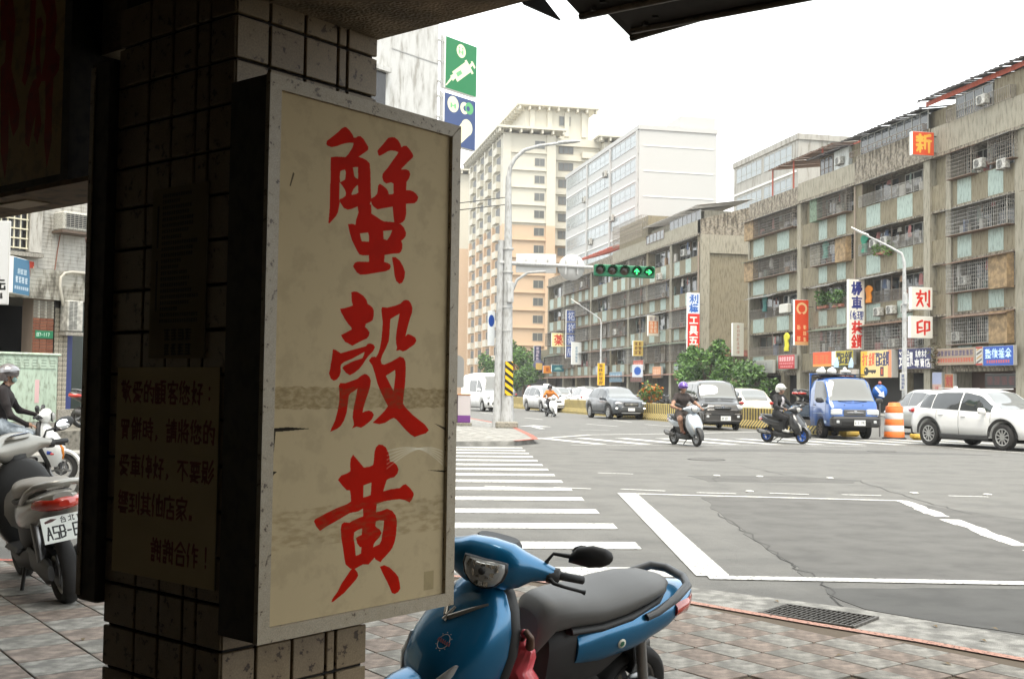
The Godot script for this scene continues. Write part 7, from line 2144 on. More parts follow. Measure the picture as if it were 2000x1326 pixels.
	# white taxi and white high-roof van
	var taxi := {
		"length": 4.6, "top": [-2.3, 1.2, -2.0, 1.6, -1.0, 1.69, 0.0, 1.67, 0.45, 1.58, 1.35, 1.06, 2.05, 0.86, 2.25, 0.72, 2.3, 0.55], "belt": [-2.3, 1.02, 0.0, 0.98, 1.2, 0.92, 2.0, 0.80, 2.3, 0.52],
		"wide": [-2.3, 0.78, -1.9, 0.87, 1.4, 0.87, 2.0, 0.80, 2.2, 0.66, 2.3, 0.5], "roof_wide": [-2.3, 0.62, -1.8, 0.62, 0.0, 0.62, 0.6, 0.66, 1.4, 0.74, 2.3, 0.45], "bottom": [-2.3, 0.38, -1.9, 0.26, 1.9, 0.26, 2.3, 0.3],
		"axles": [-1.42, 1.36], "wheel": 0.33, "arch": 0.38, "tyre": 0.21, "clear": 0.18, "paint": white, "rim": alloy,
		"windows": [[-1.9, -1.05], [-1.0, 0.0], [0.06, 1.15]], "seams": [-1.0, 0.03, 1.1], "handles": [-0.8, 0.2], "screens": [[0.5, 1.38, 0.95]], "mirror": Vector3(0.80, 1.0, 0.95),
		"bits": [["roof_lamp", Vector3(0, 1.74, 0.1), Vector3(0.42, 0.12, 0.16), plain("taxi lamp", 0.75, 0.75, 0.72), 0.04], ["upper_grille", Vector3(0, 0.66, 2.26), Vector3(0.5, 0.14, 0.06), black, 0.03], ["lower_grille", Vector3(0, 0.38, 2.26), Vector3(1.1, 0.16, 0.08), black, 0.03]],
		"pairs": [["headlight", Vector3(0.62, 0.72, 2.1), Vector3(0.42, 0.13, 0.16), lamp, 0.05, -0.5]],
	}
	car("moving_car", "white people-carrier taxi with a roof lamp behind the orange-clad rider", "car", Vector3(17.75, 0, -70.9), deg_to_rad(6.0), taxi)
	var big := {
		"length": 5.3, "top": [-2.65, 2.1, -2.5, 2.34, -1.0, 2.44, 0.7, 2.42, 1.05, 2.25, 1.85, 1.30, 2.3, 1.08, 2.55, 0.95, 2.65, 0.7], "belt": [-2.65, 1.2, 1.0, 1.2, 1.8, 1.14, 2.3, 0.98, 2.65, 0.66],
		"wide": [-2.65, 0.94, 1.8, 0.96, 2.3, 0.9, 2.55, 0.75, 2.65, 0.6], "roof_wide": [-2.65, 0.80, 0.8, 0.80, 1.6, 0.84, 2.3, 0.80, 2.65, 0.5], "bottom": [-2.65, 0.4, -2.2, 0.26, 2.2, 0.26, 2.65, 0.3],
		"axles": [-1.6, 1.65], "wheel": 0.34, "arch": 0.40, "tyre": 0.22, "clear": 0.2, "paint": white, "rim": alloy,
		"windows": [[0.62, 1.6, 0.66], [-0.9, 0.5, 0.6]], "seams": [0.56, 1.55], "screens": [[1.12, 1.88, 0.93]], "mirror": Vector3(0.92, 1.35, 1.5),
		"bits": [["upper_grille", Vector3(0, 0.86, 2.62), Vector3(0.8, 0.14, 0.06), black, 0.03], ["lower_grille", Vector3(0, 0.5, 2.62), Vector3(1.2, 0.2, 0.08), black, 0.03], ["grille_bar", Vector3(0, 0.88, 2.66), Vector3(0.76, 0.03, 0.02), chrome, 0.01]],
		"pairs": [["headlight", Vector3(0.7, 0.9, 2.45), Vector3(0.36, 0.2, 0.18), lamp, 0.06, -0.5], ["corner_vent", Vector3(0.72, 0.5, 2.5), Vector3(0.3, 0.2, 0.1), black, 0.04, -0.5]],
	}
	car("moving_van", "white high-roofed van half hidden by the lamp post", "van", Vector3(13.9, 0, -71.0), deg_to_rad(8.0), big)
	# vehicles on the far carriageway and queueing along the row
	var rest := [
		["silver car seen from behind beyond the traffic drum", 23.4, -36.5, 172.0, [0.42, 0.43, 0.42], 1.0], ["cream car seen from behind beyond the black van's mirror", 23.2, -52.5, 176.0, [0.62, 0.59, 0.5], 1.0],
		["white car beyond the barriers right of the taxi", 23.0, -80.0, 178.0, [0.68, 0.68, 0.67], 0.95], ["dark car parked before the far shops behind the taxi", 26.5, -96.0, 178.0, [0.03, 0.03, 0.032], 0.95],
		["pale grey car beyond the taxi's roof", 24.0, -92.0, 178.0, [0.45, 0.46, 0.46], 1.0], ["dark estate car far along the road left of the taxi", 22.0, -104.0, 178.0, [0.05, 0.05, 0.045], 1.05],
		["silver car far behind the white van", 11.6, -112.0, 5.0, [0.42, 0.43, 0.43], 0.95], ["black car far behind the white van near the kerb cabinet", 10.6, -96.0, 5.0, [0.03, 0.03, 0.035], 0.95],
		["dark car parked at the gabled row below the pale blue board", 35.0, -126.0, 178.0, [0.06, 0.06, 0.06], 1.0], ["silver car at the foot of the gabled row left of the lamp", 34.6, -136.0, 178.0, [0.4, 0.4, 0.4], 1.0],
	]
	for r in rest:
		var c: Dictionary = (suv if r[5] >= 1.0 else taxi).duplicate()
		c.paint = paint(r[0], r[4][0], r[4][1], r[4][2])
		c.erase("flare")
		c.erase("handles")
		c.erase("seams")
		c.bits = [["rear_bumper", Vector3(0, 0.46, -c.length / 2 + 0.02), Vector3(1.4, 0.24, 0.1), black, 0.04], ["plate", Vector3(0, 0.72, -c.length / 2 - 0.02), Vector3(0.36, 0.15, 0.02), plain("plate white", 0.7, 0.7, 0.69), 0.005]]
		c.pairs = [["tail_lamp", Vector3(0.74, 0.92, -c.length / 2 + 0.12), Vector3(0.22, 0.14, 0.2), redlamp, 0.04, 0.4], ["headlight", Vector3(0.64, 0.76, c.length / 2 - 0.16), Vector3(0.34, 0.13, 0.14), lamp, 0.04, -0.5]]
		c.screens = [[-2.12, -1.5, 0.9], [0.45, 1.25, 0.94]]
		car("parked_car" if r[1] > 30.0 else "moving_car", r[0], "car", Vector3(r[1], 0, r[2]), deg_to_rad(r[3]), c, "cars beyond the median")
	build_truck(black, chrome, lamp)
	build_scooters()

func build_truck(black: Material, chrome: Material, lamp: Material) -> void:
	var bluep := paint("truck blue", 0.018, 0.085, 0.30)
	var cab := {
		"length": 1.75, "top": [-0.875, 1.86, -0.7, 1.95, 0.0, 1.96, 0.16, 1.92, 0.66, 1.22, 0.70, 1.17, 0.83, 0.98, 0.875, 0.75], "belt": [-0.875, 1.20, 0.0, 1.18, 0.5, 1.14, 0.70, 1.10, 0.875, 0.72],
		"wide": [-0.875, 0.82, 0.55, 0.83, 0.75, 0.80, 0.875, 0.76], "roof_wide": [-0.875, 0.74, 0.0, 0.73, 0.4, 0.74, 0.7, 0.76, 0.875, 0.72], "bottom": [-0.875, 0.38, 0.875, 0.42],
		"axles": [-0.02, -9.0], "wheel": 0.32, "arch": 0.39, "tyre": 0.2, "clear": 0.25, "paint": bluep, "rim": mat("rusty rim", 0.16, 0.13, 0.10, 0.6), "spokes": 8,
		"windows": [[-0.52, 0.50, 0.84]], "seams": [-0.6, 0.52], "handles": [-0.45], "handle_mat": black, "screens": [[0.18, 0.665, 0.95]], "mirror": Vector3(0.82, 1.22, 0.42), "mirror_mat": black, "screen_glass": mat("screen glass", 0.16, 0.17, 0.17, 0.05, {"spec": 0.8}),
		"bits": [["upper_grille", Vector3(0, 0.84, 0.87), Vector3(0.72, 0.2, 0.05), plain("grille grey", 0.08, 0.08, 0.08, 0.4), 0.02], ["grille_bar", Vector3(0, 0.85, 0.90), Vector3(0.56, 0.05, 0.03), chrome, 0.015], ["badge", Vector3(0, 0.87, 0.92), Vector3(0.1, 0.09, 0.02), chrome, 0.02], ["bumper", Vector3(0, 0.56, 0.90), Vector3(1.62, 0.34, 0.22), black, 0.07], ["bumper_slot", Vector3(0, 0.5, 1.015), Vector3(0.95, 0.12, 0.02), plain("slot black", 0.008, 0.008, 0.008, 0.9), 0.005], ["roof_gutter", Vector3(0, 1.99, -0.5), Vector3(1.5, 0.03, 0.5), black, 0.01]],
		"pairs": [["headlight", Vector3(0.58, 0.86, 0.85), Vector3(0.40, 0.19, 0.08), lamp, 0.03, -0.12], ["fog_lamp", Vector3(0.60, 0.56, 1.02), Vector3(0.1, 0.09, 0.03), lamp, 0.03], ["wiper", Vector3(0.25, 1.20, 0.715), Vector3(0.45, 0.018, 0.02), black, 0.004, 0.15], ["vent_seam", Vector3(0.3, 1.08, 0.785), Vector3(0.02, 0.03, 0.02), black, 0.004]],
	}
	cab.axles = [-0.02, -0.02]
	var h := deg_to_rad(-7.0)
	# own origin under the middle of the cab
	var at := Vector3(18.2, 0, -33.15)
	var t := car("pickup_truck", "blue flatbed truck loaded with scooters, its roof carrying a rack", "truck", at, h, cab)
	put("chassis", MB.new().span(-0.4, 0.4, 0.42, 0.62, -3.4, -0.5), mats["underbody"], t)
	var bedm := mat("bed blue grey", 0.03, 0.055, 0.09, 0.6, {"tex": "dirty", "scale": Vector3(1, 1, 1)})
	put("bed_floor", MB.new().span(-0.80, 0.80, 0.66, 0.74, -3.4, -0.95), bedm, t)
	for side in [-1.0, 1.0]:
		put("bed_side", MB.new().cbox(Vector3(0.80 * side, 0.88, -2.18), Vector3(0.04, 0.32, 2.44), 0.01), bedm, t)
		put("side_guard", MB.new().span(0.70 * side, 0.76 * side, 0.36, 0.56, -1.75, -0.95), plain("guard brown", 0.09, 0.075, 0.06), t)
		wheel(t, Vector3(0.66 * side, 0.32, -2.45), 0.32, 0.2, side, mats["rusty rim"], 8)
		put("rack_post", MB.new().cbox(Vector3(0.76 * side, 1.4, -0.98), Vector3(0.06, 1.34, 0.06), 0.01), bluep, t)
		put("door_stripe", MB.new().span(0.829 * side, 0.836 * side, 0.80, 0.812, -0.55, 0.5), plain("stripe pale", 0.3, 0.38, 0.5), t)
		put("door_print", MB.new().span(0.829 * side, 0.834 * side, 0.5, 0.58, 0.44, 0.62), plain("stripe pale", 0.3, 0.38, 0.5), t)
	put("rack_top", MB.new().cbox(Vector3(0, 2.06, -0.98), Vector3(1.6, 0.06, 0.06), 0.01), bluep, t)
	put("roof_rack", MB.new().span(-0.7, 0.7, 2.04, 2.07, -0.95, 0.05), black, t)
	put("tailboard", MB.new().cbox(Vector3(0, 0.88, -3.4), Vector3(1.6, 0.32, 0.04), 0.01), bedm, t)
	number_board(t, Transform3D(Basis.IDENTITY, Vector3(0.1, 0.53, 1.03)), 0.36, 0.17, plate_print("truck plate", "ATX·1957"))
	# bundles on the rack
	for i in 3:
		var m := MB.new()
		m.ell(Vector3.ZERO, [Vector3(0.17, 0.11, 0.14), Vector3(0.2, 0.13, 0.15), Vector3(0.24, 0.06, 0.13)][i], 10, 6)
		m.ell(Vector3(0.05, 0.08, 0.0), Vector3(0.07, 0.08, 0.06), 8, 5)
		var xf := Transform3D(Basis(Vector3.UP, h), at) * Transform3D(Basis(Vector3.UP, i * 0.9), Vector3([-0.58, -0.22, 0.25][i], 2.15, -0.5))
		tag(put("plastic_bundle", m, plain("bag white", 0.62, 0.62, 0.6, 0.5), null, xf), ["leftmost white plastic bundle on the truck's roof rack", "middle white plastic bundle with a knotted top on the roof rack", "flat white bundle on the right of the roof rack"][i], "bundle", "bundles on the truck roof")
	for i in 2:
		var m := MB.new()
		m.se([[Vector3(0, 0, 0), Vector3(0.09, 0, 0), Vector3(0, 0, 0.05)], [Vector3(0.02, 0.16, 0), Vector3(0.08, 0, 0), Vector3(0, 0, 0.05)], [Vector3(0.03, 0.34, 0), Vector3(0.015, 0, 0), Vector3(0, 0, 0.015)]], 8)
		tag(put("cloth_rag", m, plain("rag blue", 0.35, 0.48, 0.62, 0.8), null, Transform3D(Basis(Vector3.UP, h), at) * Transform3D(Basis.IDENTITY, Vector3(0.12 + i * 0.5, 2.3, -1.0))), ["left pale blue rag tied over the truck's rack", "right pale blue rag tied over the truck's rack"][i], "rag", "rags on the truck rack")

# ------------------------------------------------------------------ scooters
# own axes: nose along +z, x to its left, origin on the ground midway between the wheels
func scooter(called: String, label: String, xf: Transform3D, o: Dictionary, group := "") -> Node3D:
	var t := thing(called, label, "scooter", xf, group)
	var body: Material = o.body
	var dark: Material = mat("scooter black", 0.022, 0.022, 0.022, 0.55)
	var seatm: Material = o.get("seat", mat("seat vinyl", 0.03, 0.03, 0.03, 0.5))
	var lens: Material = mat("headlight lens", 0.52, 0.52, 0.50, 0.08, {"coat": 1.0, "tex": "speckle", "scale": Vector3(6, 6, 6)})
	var steel: Material = mat("dull steel", 0.3, 0.3, 0.3, 0.4, {"metal": 0.8})
	var red: Material = mat("scooter tail", 0.42, 0.025, 0.012, 0.15, {"coat": 1.0})
	var X := Vector3.RIGHT
	var Y := Vector3.UP
	var Z := Vector3.BACK
	var turn := Basis(Vector3.UP, o.get("steer", 0.0))
	var r := 0.225
	# wheels
	for q in [[0.62, 0.10], [-0.62, 0.11]]:
		var w := Node3D.new()
		w.name = "wheel"
		w.transform = Transform3D(Basis(Vector3.BACK, -PI / 2), Vector3(0, r, q[0]))
		t.add_child(w, true)
		put("tyre", MB.new().lathe([Vector2(r * 0.68, 0.035), Vector2(r * 0.86, q[1] * 0.5), Vector2(r * 0.97, q[1] * 0.32), Vector2(r, 0), Vector2(r * 0.97, -q[1] * 0.32), Vector2(r * 0.86, -q[1] * 0.5), Vector2(r * 0.68, -0.035)], 26), mat("tyre rubber", 0.022, 0.021, 0.02, 0.85), w)
		var rim := MB.new()
		rim.lathe([Vector2(r * 0.70, 0.03), Vector2(r * 0.62, 0.034), Vector2(r * 0.60, -0.034), Vector2(r * 0.70, -0.03)], 22)
		for i in 5:
			var a := TAU * i / 5.0
			rim.box(Vector3(cos(a) * r * 0.36, 0, sin(a) * r * 0.36), Vector3(r * 0.56, 0.045, 0.03), Basis(Vector3.UP, -a))
		rim.lathe([Vector2(0, 0.06), Vector2(0.035, 0.055), Vector2(0.04, 0), Vector2(0.035, -0.055), Vector2(0, -0.06)], 12)
		put("rim", rim, o.get("rim", steel), w)
		put("brake_disc", MB.new().lathe([Vector2(0.05, 0.045), Vector2(0.10, 0.045), Vector2(0.10, 0.05), Vector2(0.05, 0.05)], 18), steel, w)
	# fork and front mudguard
	for s in [-1.0, 1.0]:
		put("fork", MB.new().tube([Vector3(0.075 * s, r, 0.62), Vector3(0.07 * s, 0.42, 0.58), Vector3(0.05 * s, 0.62, 0.52)], [0.022, 0.026, 0.026], 8), dark, t)
	var fen := []
	for k in 11:
		var th := deg_to_rad(-12.0 + 150.0 * k / 10.0)
		var c := Vector3(0, r + sin(th) * (r + 0.035), 0.62 + cos(th) * (r + 0.035))
		var w := 0.075 * (0.55 + 0.45 * sin(PI * clampf((k + 1.5) / 12.0, 0, 1)))
		var nrm := Vector3(0, sin(th), cos(th))
		fen.append([c, X * w, nrm * 0.028])
	put("front_mudguard", MB.new().se(fen, 12, 2.6), o.get("fender", body), t)
	# leg shield: a shell that bulges forward and is widest at knee height
	var sh := [[0.25, 0.085, 0.52, 0.06], [0.32, 0.140, 0.525, 0.11], [0.42, 0.195, 0.505, 0.165], [0.52, 0.222, 0.475, 0.20], [0.62, 0.226, 0.445, 0.185], [0.72, 0.21, 0.415, 0.145], [0.80, 0.175, 0.39, 0.10], [0.86, 0.125, 0.375, 0.065], [0.89, 0.06, 0.367, 0.035]]
	var rows := []
	for q in sh:
		rows.append([Vector3(0, q[0], q[2]), X * q[1], Z * q[3], 2.5])
	put("leg_shield", MB.new().se(rows, 28, 2.4), body, t)
	rows = []
	for q in sh:
		rows.append([Vector3(0, q[0], q[2] - q[3] * 0.55 - 0.01), X * (q[1] * 0.97), Z * 0.055, 3.0])
	put("inner_shield", MB.new().se(rows, 20, 3.0), dark, t)
	put("nose_beak", MB.new().se([[Vector3(0, 0.60, 0.52), X * 0.10, Y * 0.05], [Vector3(0, 0.50, 0.60), X * 0.085, Y * 0.055], [Vector3(0, 0.43, 0.67), X * 0.04, Y * 0.03], [Vector3(0, 0.41, 0.69), X * 0.01, Y * 0.01]], 14), body, t)
	# floor, belly, tail
	put("floorboard", MB.new().cbox(Vector3(0, 0.285, 0.19), Vector3(0.31, 0.05, 0.42), 0.02), dark, t)
	put("belly", MB.new().se([[Vector3(0, 0.24, 0.40), X * 0.12, Y * 0.05], [Vector3(0, 0.22, 0.1), X * 0.15, Y * 0.07], [Vector3(0, 0.25, -0.2), X * 0.14, Y * 0.09], [Vector3(0, 0.28, -0.35), X * 0.1, Y * 0.07]], 12, 3.0), dark, t)
	put("seat_base", MB.new().se([[Vector3(0, 0.44, 0.03), X * 0.11, Y * 0.19], [Vector3(0, 0.48, -0.08), X * 0.14, Y * 0.21], [Vector3(0, 0.53, -0.3), X * 0.145, Y * 0.16], [Vector3(0, 0.60, -0.5), X * 0.12, Y * 0.10]], 18, 3.0), dark, t)
	var side_rows := [[Vector3(0, 0.545, -0.10), X * 0.152, Y * 0.10, 2.6], [Vector3(0, 0.575, -0.25), X * 0.178, Y * 0.125, 2.6], [Vector3(0, 0.605, -0.45), X * 0.18, Y * 0.125, 2.5], [Vector3(0, 0.65, -0.66), X * 0.155, Y * 0.10, 2.4], [Vector3(0, 0.69, -0.80), X * 0.115, Y * 0.07, 2.3], [Vector3(0, 0.72, -0.88), X * 0.06, Y * 0.035, 2.2]]
	put("tail_fairing", MB.new().se(side_rows, 24, 2.5), body, t)
	# seat: a nose that drops in front, a long cushion, a raised pillion
	var seat_rows := [[Vector3(0, 0.60, 0.105), X * 0.085, Y * 0.11, 3.2], [Vector3(0, 0.645, 0.085), X * 0.105, Y * 0.125, 3.2], [Vector3(0, 0.70, 0.02), X * 0.125, Y * 0.078, 3.0], [Vector3(0, 0.712, -0.08), X * 0.148, Y * 0.07, 2.8], [Vector3(0, 0.716, -0.22), X * 0.165, Y * 0.066, 2.7], [Vector3(0, 0.738, -0.36), X * 0.165, Y * 0.066, 2.7], [Vector3(0, 0.763, -0.50), X * 0.15, Y * 0.056, 2.7], [Vector3(0, 0.776, -0.62), X * 0.12, Y * 0.042, 2.6], [Vector3(0, 0.778, -0.70), X * 0.06, Y * 0.025, 2.4]]
	put("seat", MB.new().se(seat_rows, 28, 2.8), seatm, t)
	put("seat_trim", MB.new().se([[Vector3(0, 0.645, -0.05), X * 0.150, Y * 0.022], [Vector3(0, 0.655, -0.22), X * 0.172, Y * 0.022], [Vector3(0, 0.682, -0.40), X * 0.168, Y * 0.022], [Vector3(0, 0.72, -0.60), X * 0.125, Y * 0.02], [Vector3(0, 0.745, -0.70), X * 0.06, Y * 0.015]], 16, 3.5), dark, t)
	# grab rail round the tail
	var gr: Material = o.get("rail", mat("rail grey", 0.10, 0.105, 0.11, 0.4))
	put("grab_rail", MB.new().tube([Vector3(0.168, 0.68, -0.48), Vector3(0.172, 0.70, -0.54), Vector3(0.165, 0.755, -0.66), Vector3(0.13, 0.795, -0.76), Vector3(0.06, 0.805, -0.80), Vector3(-0.06, 0.805, -0.80), Vector3(-0.13, 0.795, -0.76), Vector3(-0.165, 0.755, -0.66), Vector3(-0.172, 0.70, -0.54), Vector3(-0.168, 0.68, -0.48)], [0.018, 0.019, 0.021, 0.022, 0.022, 0.022, 0.022, 0.021, 0.019, 0.018], 10), gr, t)
	# tail lamp, rear mudguard, plate
	put("tail_lamp", MB.new().se([[Vector3(0, 0.675, -0.70), X * 0.158, Y * 0.045], [Vector3(0, 0.68, -0.80), X * 0.132, Y * 0.05], [Vector3(0, 0.685, -0.885), X * 0.07, Y * 0.038], [Vector3(0, 0.685, -0.905), X * 0.03, Y * 0.02]], 18, 2.8), red, t)
	put("rear_mudguard", MB.new().prism(v2([-0.09, 0.62, 0.09, 0.62, 0.085, 0.36, 0.05, 0.28, -0.05, 0.28, -0.085, 0.36]), -0.012, 0.0, Transform3D(Basis(Vector3.RIGHT, 0.38), Vector3(0, 0.0, -0.66) + Vector3(0, 0.06, -0.02))), dark, t)
	if o.has("plate"):
		number_board(t, Transform3D(Basis(Vector3.UP, PI) * Basis(Vector3.RIGHT, -0.32), Vector3(0, 0.535, -0.90)), 0.30, 0.165, o.plate)
	# engine, exhaust, stand
	put("engine", MB.new().se([[Vector3(0.09, 0.30, -0.22), Z * 0.11, Y * 0.10], [Vector3(0.02, 0.28, -0.22), Z * 0.14, Y * 0.12], [Vector3(-0.08, 0.28, -0.24), Z * 0.13, Y * 0.11]], 12, 3.0), plain("engine", 0.035, 0.034, 0.033, 0.6), t)
	put("transmission", MB.new().se([[Vector3(0.085, 0.27, -0.15), X * 0.035, Y * 0.08], [Vector3(0.10, 0.26, -0.4), X * 0.035, Y * 0.07], [Vector3(0.10, 0.24, -0.66), X * 0.035, Y * 0.085], [Vector3(0.10, 0.24, -0.74), X * 0.02, Y * 0.05]], 12, 2.6), plain("casing", 0.05, 0.05, 0.05, 0.5), t)
	put("exhaust", MB.new().se([[Vector3(-0.14, 0.26, -0.38), X * 0.03, Y * 0.03], [Vector3(-0.15, 0.28, -0.45), X * 0.05, Y * 0.06], [Vector3(-0.16, 0.33, -0.78), X * 0.055, Y * 0.07], [Vector3(-0.16, 0.35, -0.86), X * 0.04, Y * 0.05]], 14), plain("muffler", 0.06, 0.058, 0.055, 0.45), t)
	put("heat_shield", MB.new().se([[Vector3(-0.205, 0.31, -0.52), X * 0.012, Y * 0.035], [Vector3(-0.215, 0.34, -0.74), X * 0.012, Y * 0.04]], 10), steel, t)
	put("shock", MB.new().tube([Vector3(0.12, 0.3, -0.6), Vector3(0.12, 0.54, -0.52)], 0.026, 8), steel, t)
	put("centre_stand", MB.new().tube([Vector3(0.13, 0.2, -0.1), Vector3(0.17, 0.012, -0.06 if o.get("parked", true) else -0.4)], 0.013, 6).tube([Vector3(-0.13, 0.2, -0.1), Vector3(-0.17, 0.012, -0.06 if o.get("parked", true) else -0.4)], 0.013, 6).tube([Vector3(0.13, 0.2, -0.1), Vector3(-0.13, 0.2, -0.1)], 0.013, 6), dark, t)
	# steering head with its covers, lamp, grips, levers and mirrors; turns with the bars
	var hd := Node3D.new()
	hd.name = "handlebar"
	hd.transform = Transform3D(turn, Vector3(0, 0, 0.36))
	t.add_child(hd, true)
	put("neck", MB.new().se([[Vector3(0, 0.82, 0.0), X * 0.07, Z * 0.05], [Vector3(0, 0.92, 0.01), X * 0.085, Z * 0.06]], 14), dark, hd)
	var cov := []
	for q in [[-0.285, 0.955, -0.045, 0.030, 0.030], [-0.24, 0.965, -0.03, 0.036, 0.036], [-0.19, 0.975, -0.005, 0.05, 0.052], [-0.14, 0.97, 0.02, 0.078, 0.068], [-0.09, 0.972, 0.032, 0.100, 0.080], [0.0, 0.975, 0.04, 0.106, 0.086], [0.09, 0.972, 0.032, 0.100, 0.080], [0.14, 0.97, 0.02, 0.078, 0.068], [0.19, 0.975, -0.005, 0.05, 0.052], [0.24, 0.965, -0.03, 0.036, 0.036], [0.285, 0.955, -0.045, 0.030, 0.030]]:
		cov.append([Vector3(q[0], q[1], q[2]), Y * q[3], Z * q[4], 2.3])
	put("headset_cover", MB.new().se(cov, 22), body, hd)
	# lamp: shield-shaped, wide at the brow, round at the chin
	var lamp := []
	var rimp := []
	var outline := [[-0.088, 0.045], [-0.05, 0.050], [0.0, 0.050], [0.05, 0.050], [0.088, 0.045], [0.092, 0.01], [0.08, -0.03], [0.055, -0.058], [0.025, -0.072], [0.0, -0.075], [-0.025, -0.072], [-0.055, -0.058], [-0.08, -0.03], [-0.092, 0.01]]
	for lay in [[1.0, 0.0], [0.96, 0.012], [0.75, 0.028], [0.4, 0.037], [0.02, 0.040]]:
		var ring := []
		for p in outline:
			var px: float = p[0] * lay[0]
			var py: float = p[1] * lay[0]
			var bulge := 0.166 - 2.4 * px * px - 0.9 * (py - 0.0) * (py - 0.0) - (0.1 * maxf(0.0, -py))
			ring.append(Vector3(px, 0.967 + py, bulge - 0.022 + lay[1] * 0.55))
		lamp.append(ring)
	for lay in [[1.0, -0.02], [1.09, -0.004], [1.02, 0.006]]:
		var ring := []
		for p in outline:
			var px: float = p[0] * lay[0]
			var py: float = p[1] * lay[0]
			ring.append(Vector3(px, 0.967 + py, 0.166 - 2.4 * px * px - 0.9 * py * py - 0.1 * maxf(0.0, -py) - 0.022 + lay[1]))
		rimp.append(ring)
	var lm := MB.new()
	lm.loft(lamp, false, true)
	var hl := put("headlight", lm, lens, hd)
	var rm := MB.new()
	rm.loft(rimp, false, true)
	put("lamp_bezel", rm, o.get("bezel", dark), hl)
	if o.has("fine"):
		# reflector facets and the bulb shield under the clear lens
		var fac := mat("reflector facet", 0.62, 0.60, 0.54, 0.12, {"metal": 0.9})
		for i in 7:
			for j in 3:
				var px := -0.062 + i * 0.0207
				var py := 0.028 - j * 0.036
				if absf(px) < 0.072 - 0.02 * j:
					put("facet", MB.new().box(Vector3(px, 0.967 + py, 0.161 - 2.4 * px * px - 0.9 * py * py - 0.1 * maxf(0.0, -py)), Vector3(0.017, 0.030, 0.003), Basis(Vector3.UP, (i - 3) * 0.3 + rng.randf_range(-0.3, 0.3)) * Basis(Vector3.RIGHT, rng.randf_range(-0.4, 0.4))), fac, hl)
		put("bulb_shield", MB.new().ell(Vector3(0, 0.975, 0.168), Vector3(0.016, 0.016, 0.01), 12, 8), dark, hl)
	put("dash", MB.new().se([[Vector3(0, 1.04, -0.05), X * 0.11, Z * 0.055], [Vector3(0, 1.06, -0.055), X * 0.09, Z * 0.045]], 16, 2.6), o.get("dash", dark), hd)
	if o.has("dial"):
		put("dial", MB.new().ell(Vector3(0, 1.064, -0.058), Vector3(0.085, 0.006, 0.042), 18, 4, Basis(Vector3.RIGHT, 0.25)), mat("dial glass", 0.45, 0.5, 0.62, 0.08, {"coat": 1.0}), hd)
	for s in [-1.0, 1.0]:
		put("grip", MB.new().tube([Vector3(0.27 * s, 0.957, -0.045), Vector3(0.30 * s, 0.957, -0.055), Vector3(0.39 * s, 0.952, -0.085), Vector3(0.395 * s, 0.952, -0.087)], [0.020, 0.0185, 0.0185, 0.012], 12), dark, hd)
		put("switch_block", MB.new().se([[Vector3(0.245 * s, 0.958, -0.03), Y * 0.034, Z * 0.036], [Vector3(0.285 * s, 0.955, -0.045), Y * 0.036, Z * 0.036], [Vector3(0.295 * s, 0.955, -0.048), Y * 0.022, Z * 0.022]], 12), dark, hd)
		put("brake_lever", MB.new().tube([Vector3(0.262 * s, 0.95, 0.0), Vector3(0.285 * s, 0.945, 0.02), Vector3(0.33 * s, 0.938, 0.012), Vector3(0.40 * s, 0.925, -0.02), Vector3(0.415 * s, 0.922, -0.026)], [0.011, 0.009, 0.0075, 0.0075, 0.012], 8), o.get("lever", dark), hd)
		if o.get("mirrors", true):
			var e := Vector3(0.365 * s, 1.075, -0.05)
			put("mirror_stem", MB.new().tube([Vector3(0.215 * s, 0.975, -0.03), Vector3(0.225 * s, 1.0, -0.035), Vector3(0.232 * s, 1.018, -0.04), Vector3(0.25 * s, 1.05, -0.042), Vector3(0.33 * s, 1.055, -0.05)], [0.014, 0.012, 0.0075, 0.0075, 0.011], 8), dark, hd)
			put("mirror", MB.new().se([[e + Vector3(-0.045 * s, -0.03, 0.0), Y * 0.018, Z * 0.016], [e + Vector3(-0.015 * s, -0.008, 0.006), Y * 0.038, Z * 0.026], [e + Vector3(0.045 * s, 0.002, 0.008), Y * 0.05, Z * 0.03], [e + Vector3(0.10 * s, 0.010, 0.006), Y * 0.042, Z * 0.026], [e + Vector3(0.128 * s, 0.014, 0.003), Y * 0.026, Z * 0.016], [e + Vector3(0.138 * s, 0.014, 0.0), Y * 0.008, Z * 0.006]], 18), o.get("mirror_mat", dark), hd)
			put("mirror_glass", MB.new().ell(e + Vector3(0.025 * s, 0, -0.016), Vector3(0.07, 0.038, 0.006), 16, 6), mat("mirror glass", 0.8, 0.82, 0.85, 0.03, {"metal": 1.0}), hd)
	# side indicator lamps on the shield
	for s in [-1.0, 1.0]:
		var ind := []
		for k in 7:
			var f := k / 6.0
			var y := lerpf(0.36, 0.60, f)
			var sx: float = lerpf(0.085, 0.175, f) * s
			ind.append([Vector3(sx, y, surf_z(sh, absf(sx), y) - 0.004), Vector3(0.030 * sin(PI * lerpf(0.12, 0.95, f)), 0, -0.012 * s), Vector3(0, 0.0, 0.014)])
		put("side_lamp", MB.new().se(ind, 12, 2.2), o.get("side_lamp", lens), t)
	return t

func surf_z(sh: Array, x: float, y: float) -> float:
	# front surface of the leg shield
	for i in range(1, sh.size()):
		if y <= sh[i][0]:
			var f: float = (y - sh[i - 1][0]) / (sh[i][0] - sh[i - 1][0])
			var w := lerpf(sh[i - 1][1], sh[i][1], f)
			var c := lerpf(sh[i - 1][2], sh[i][2], f)
			var d := lerpf(sh[i - 1][3], sh[i][3], f)
			return c + d * pow(maxf(0.0, 1.0 - pow(minf(1.0, x / w), 2.5)), 1.0 / 2.5)
	return 0.4

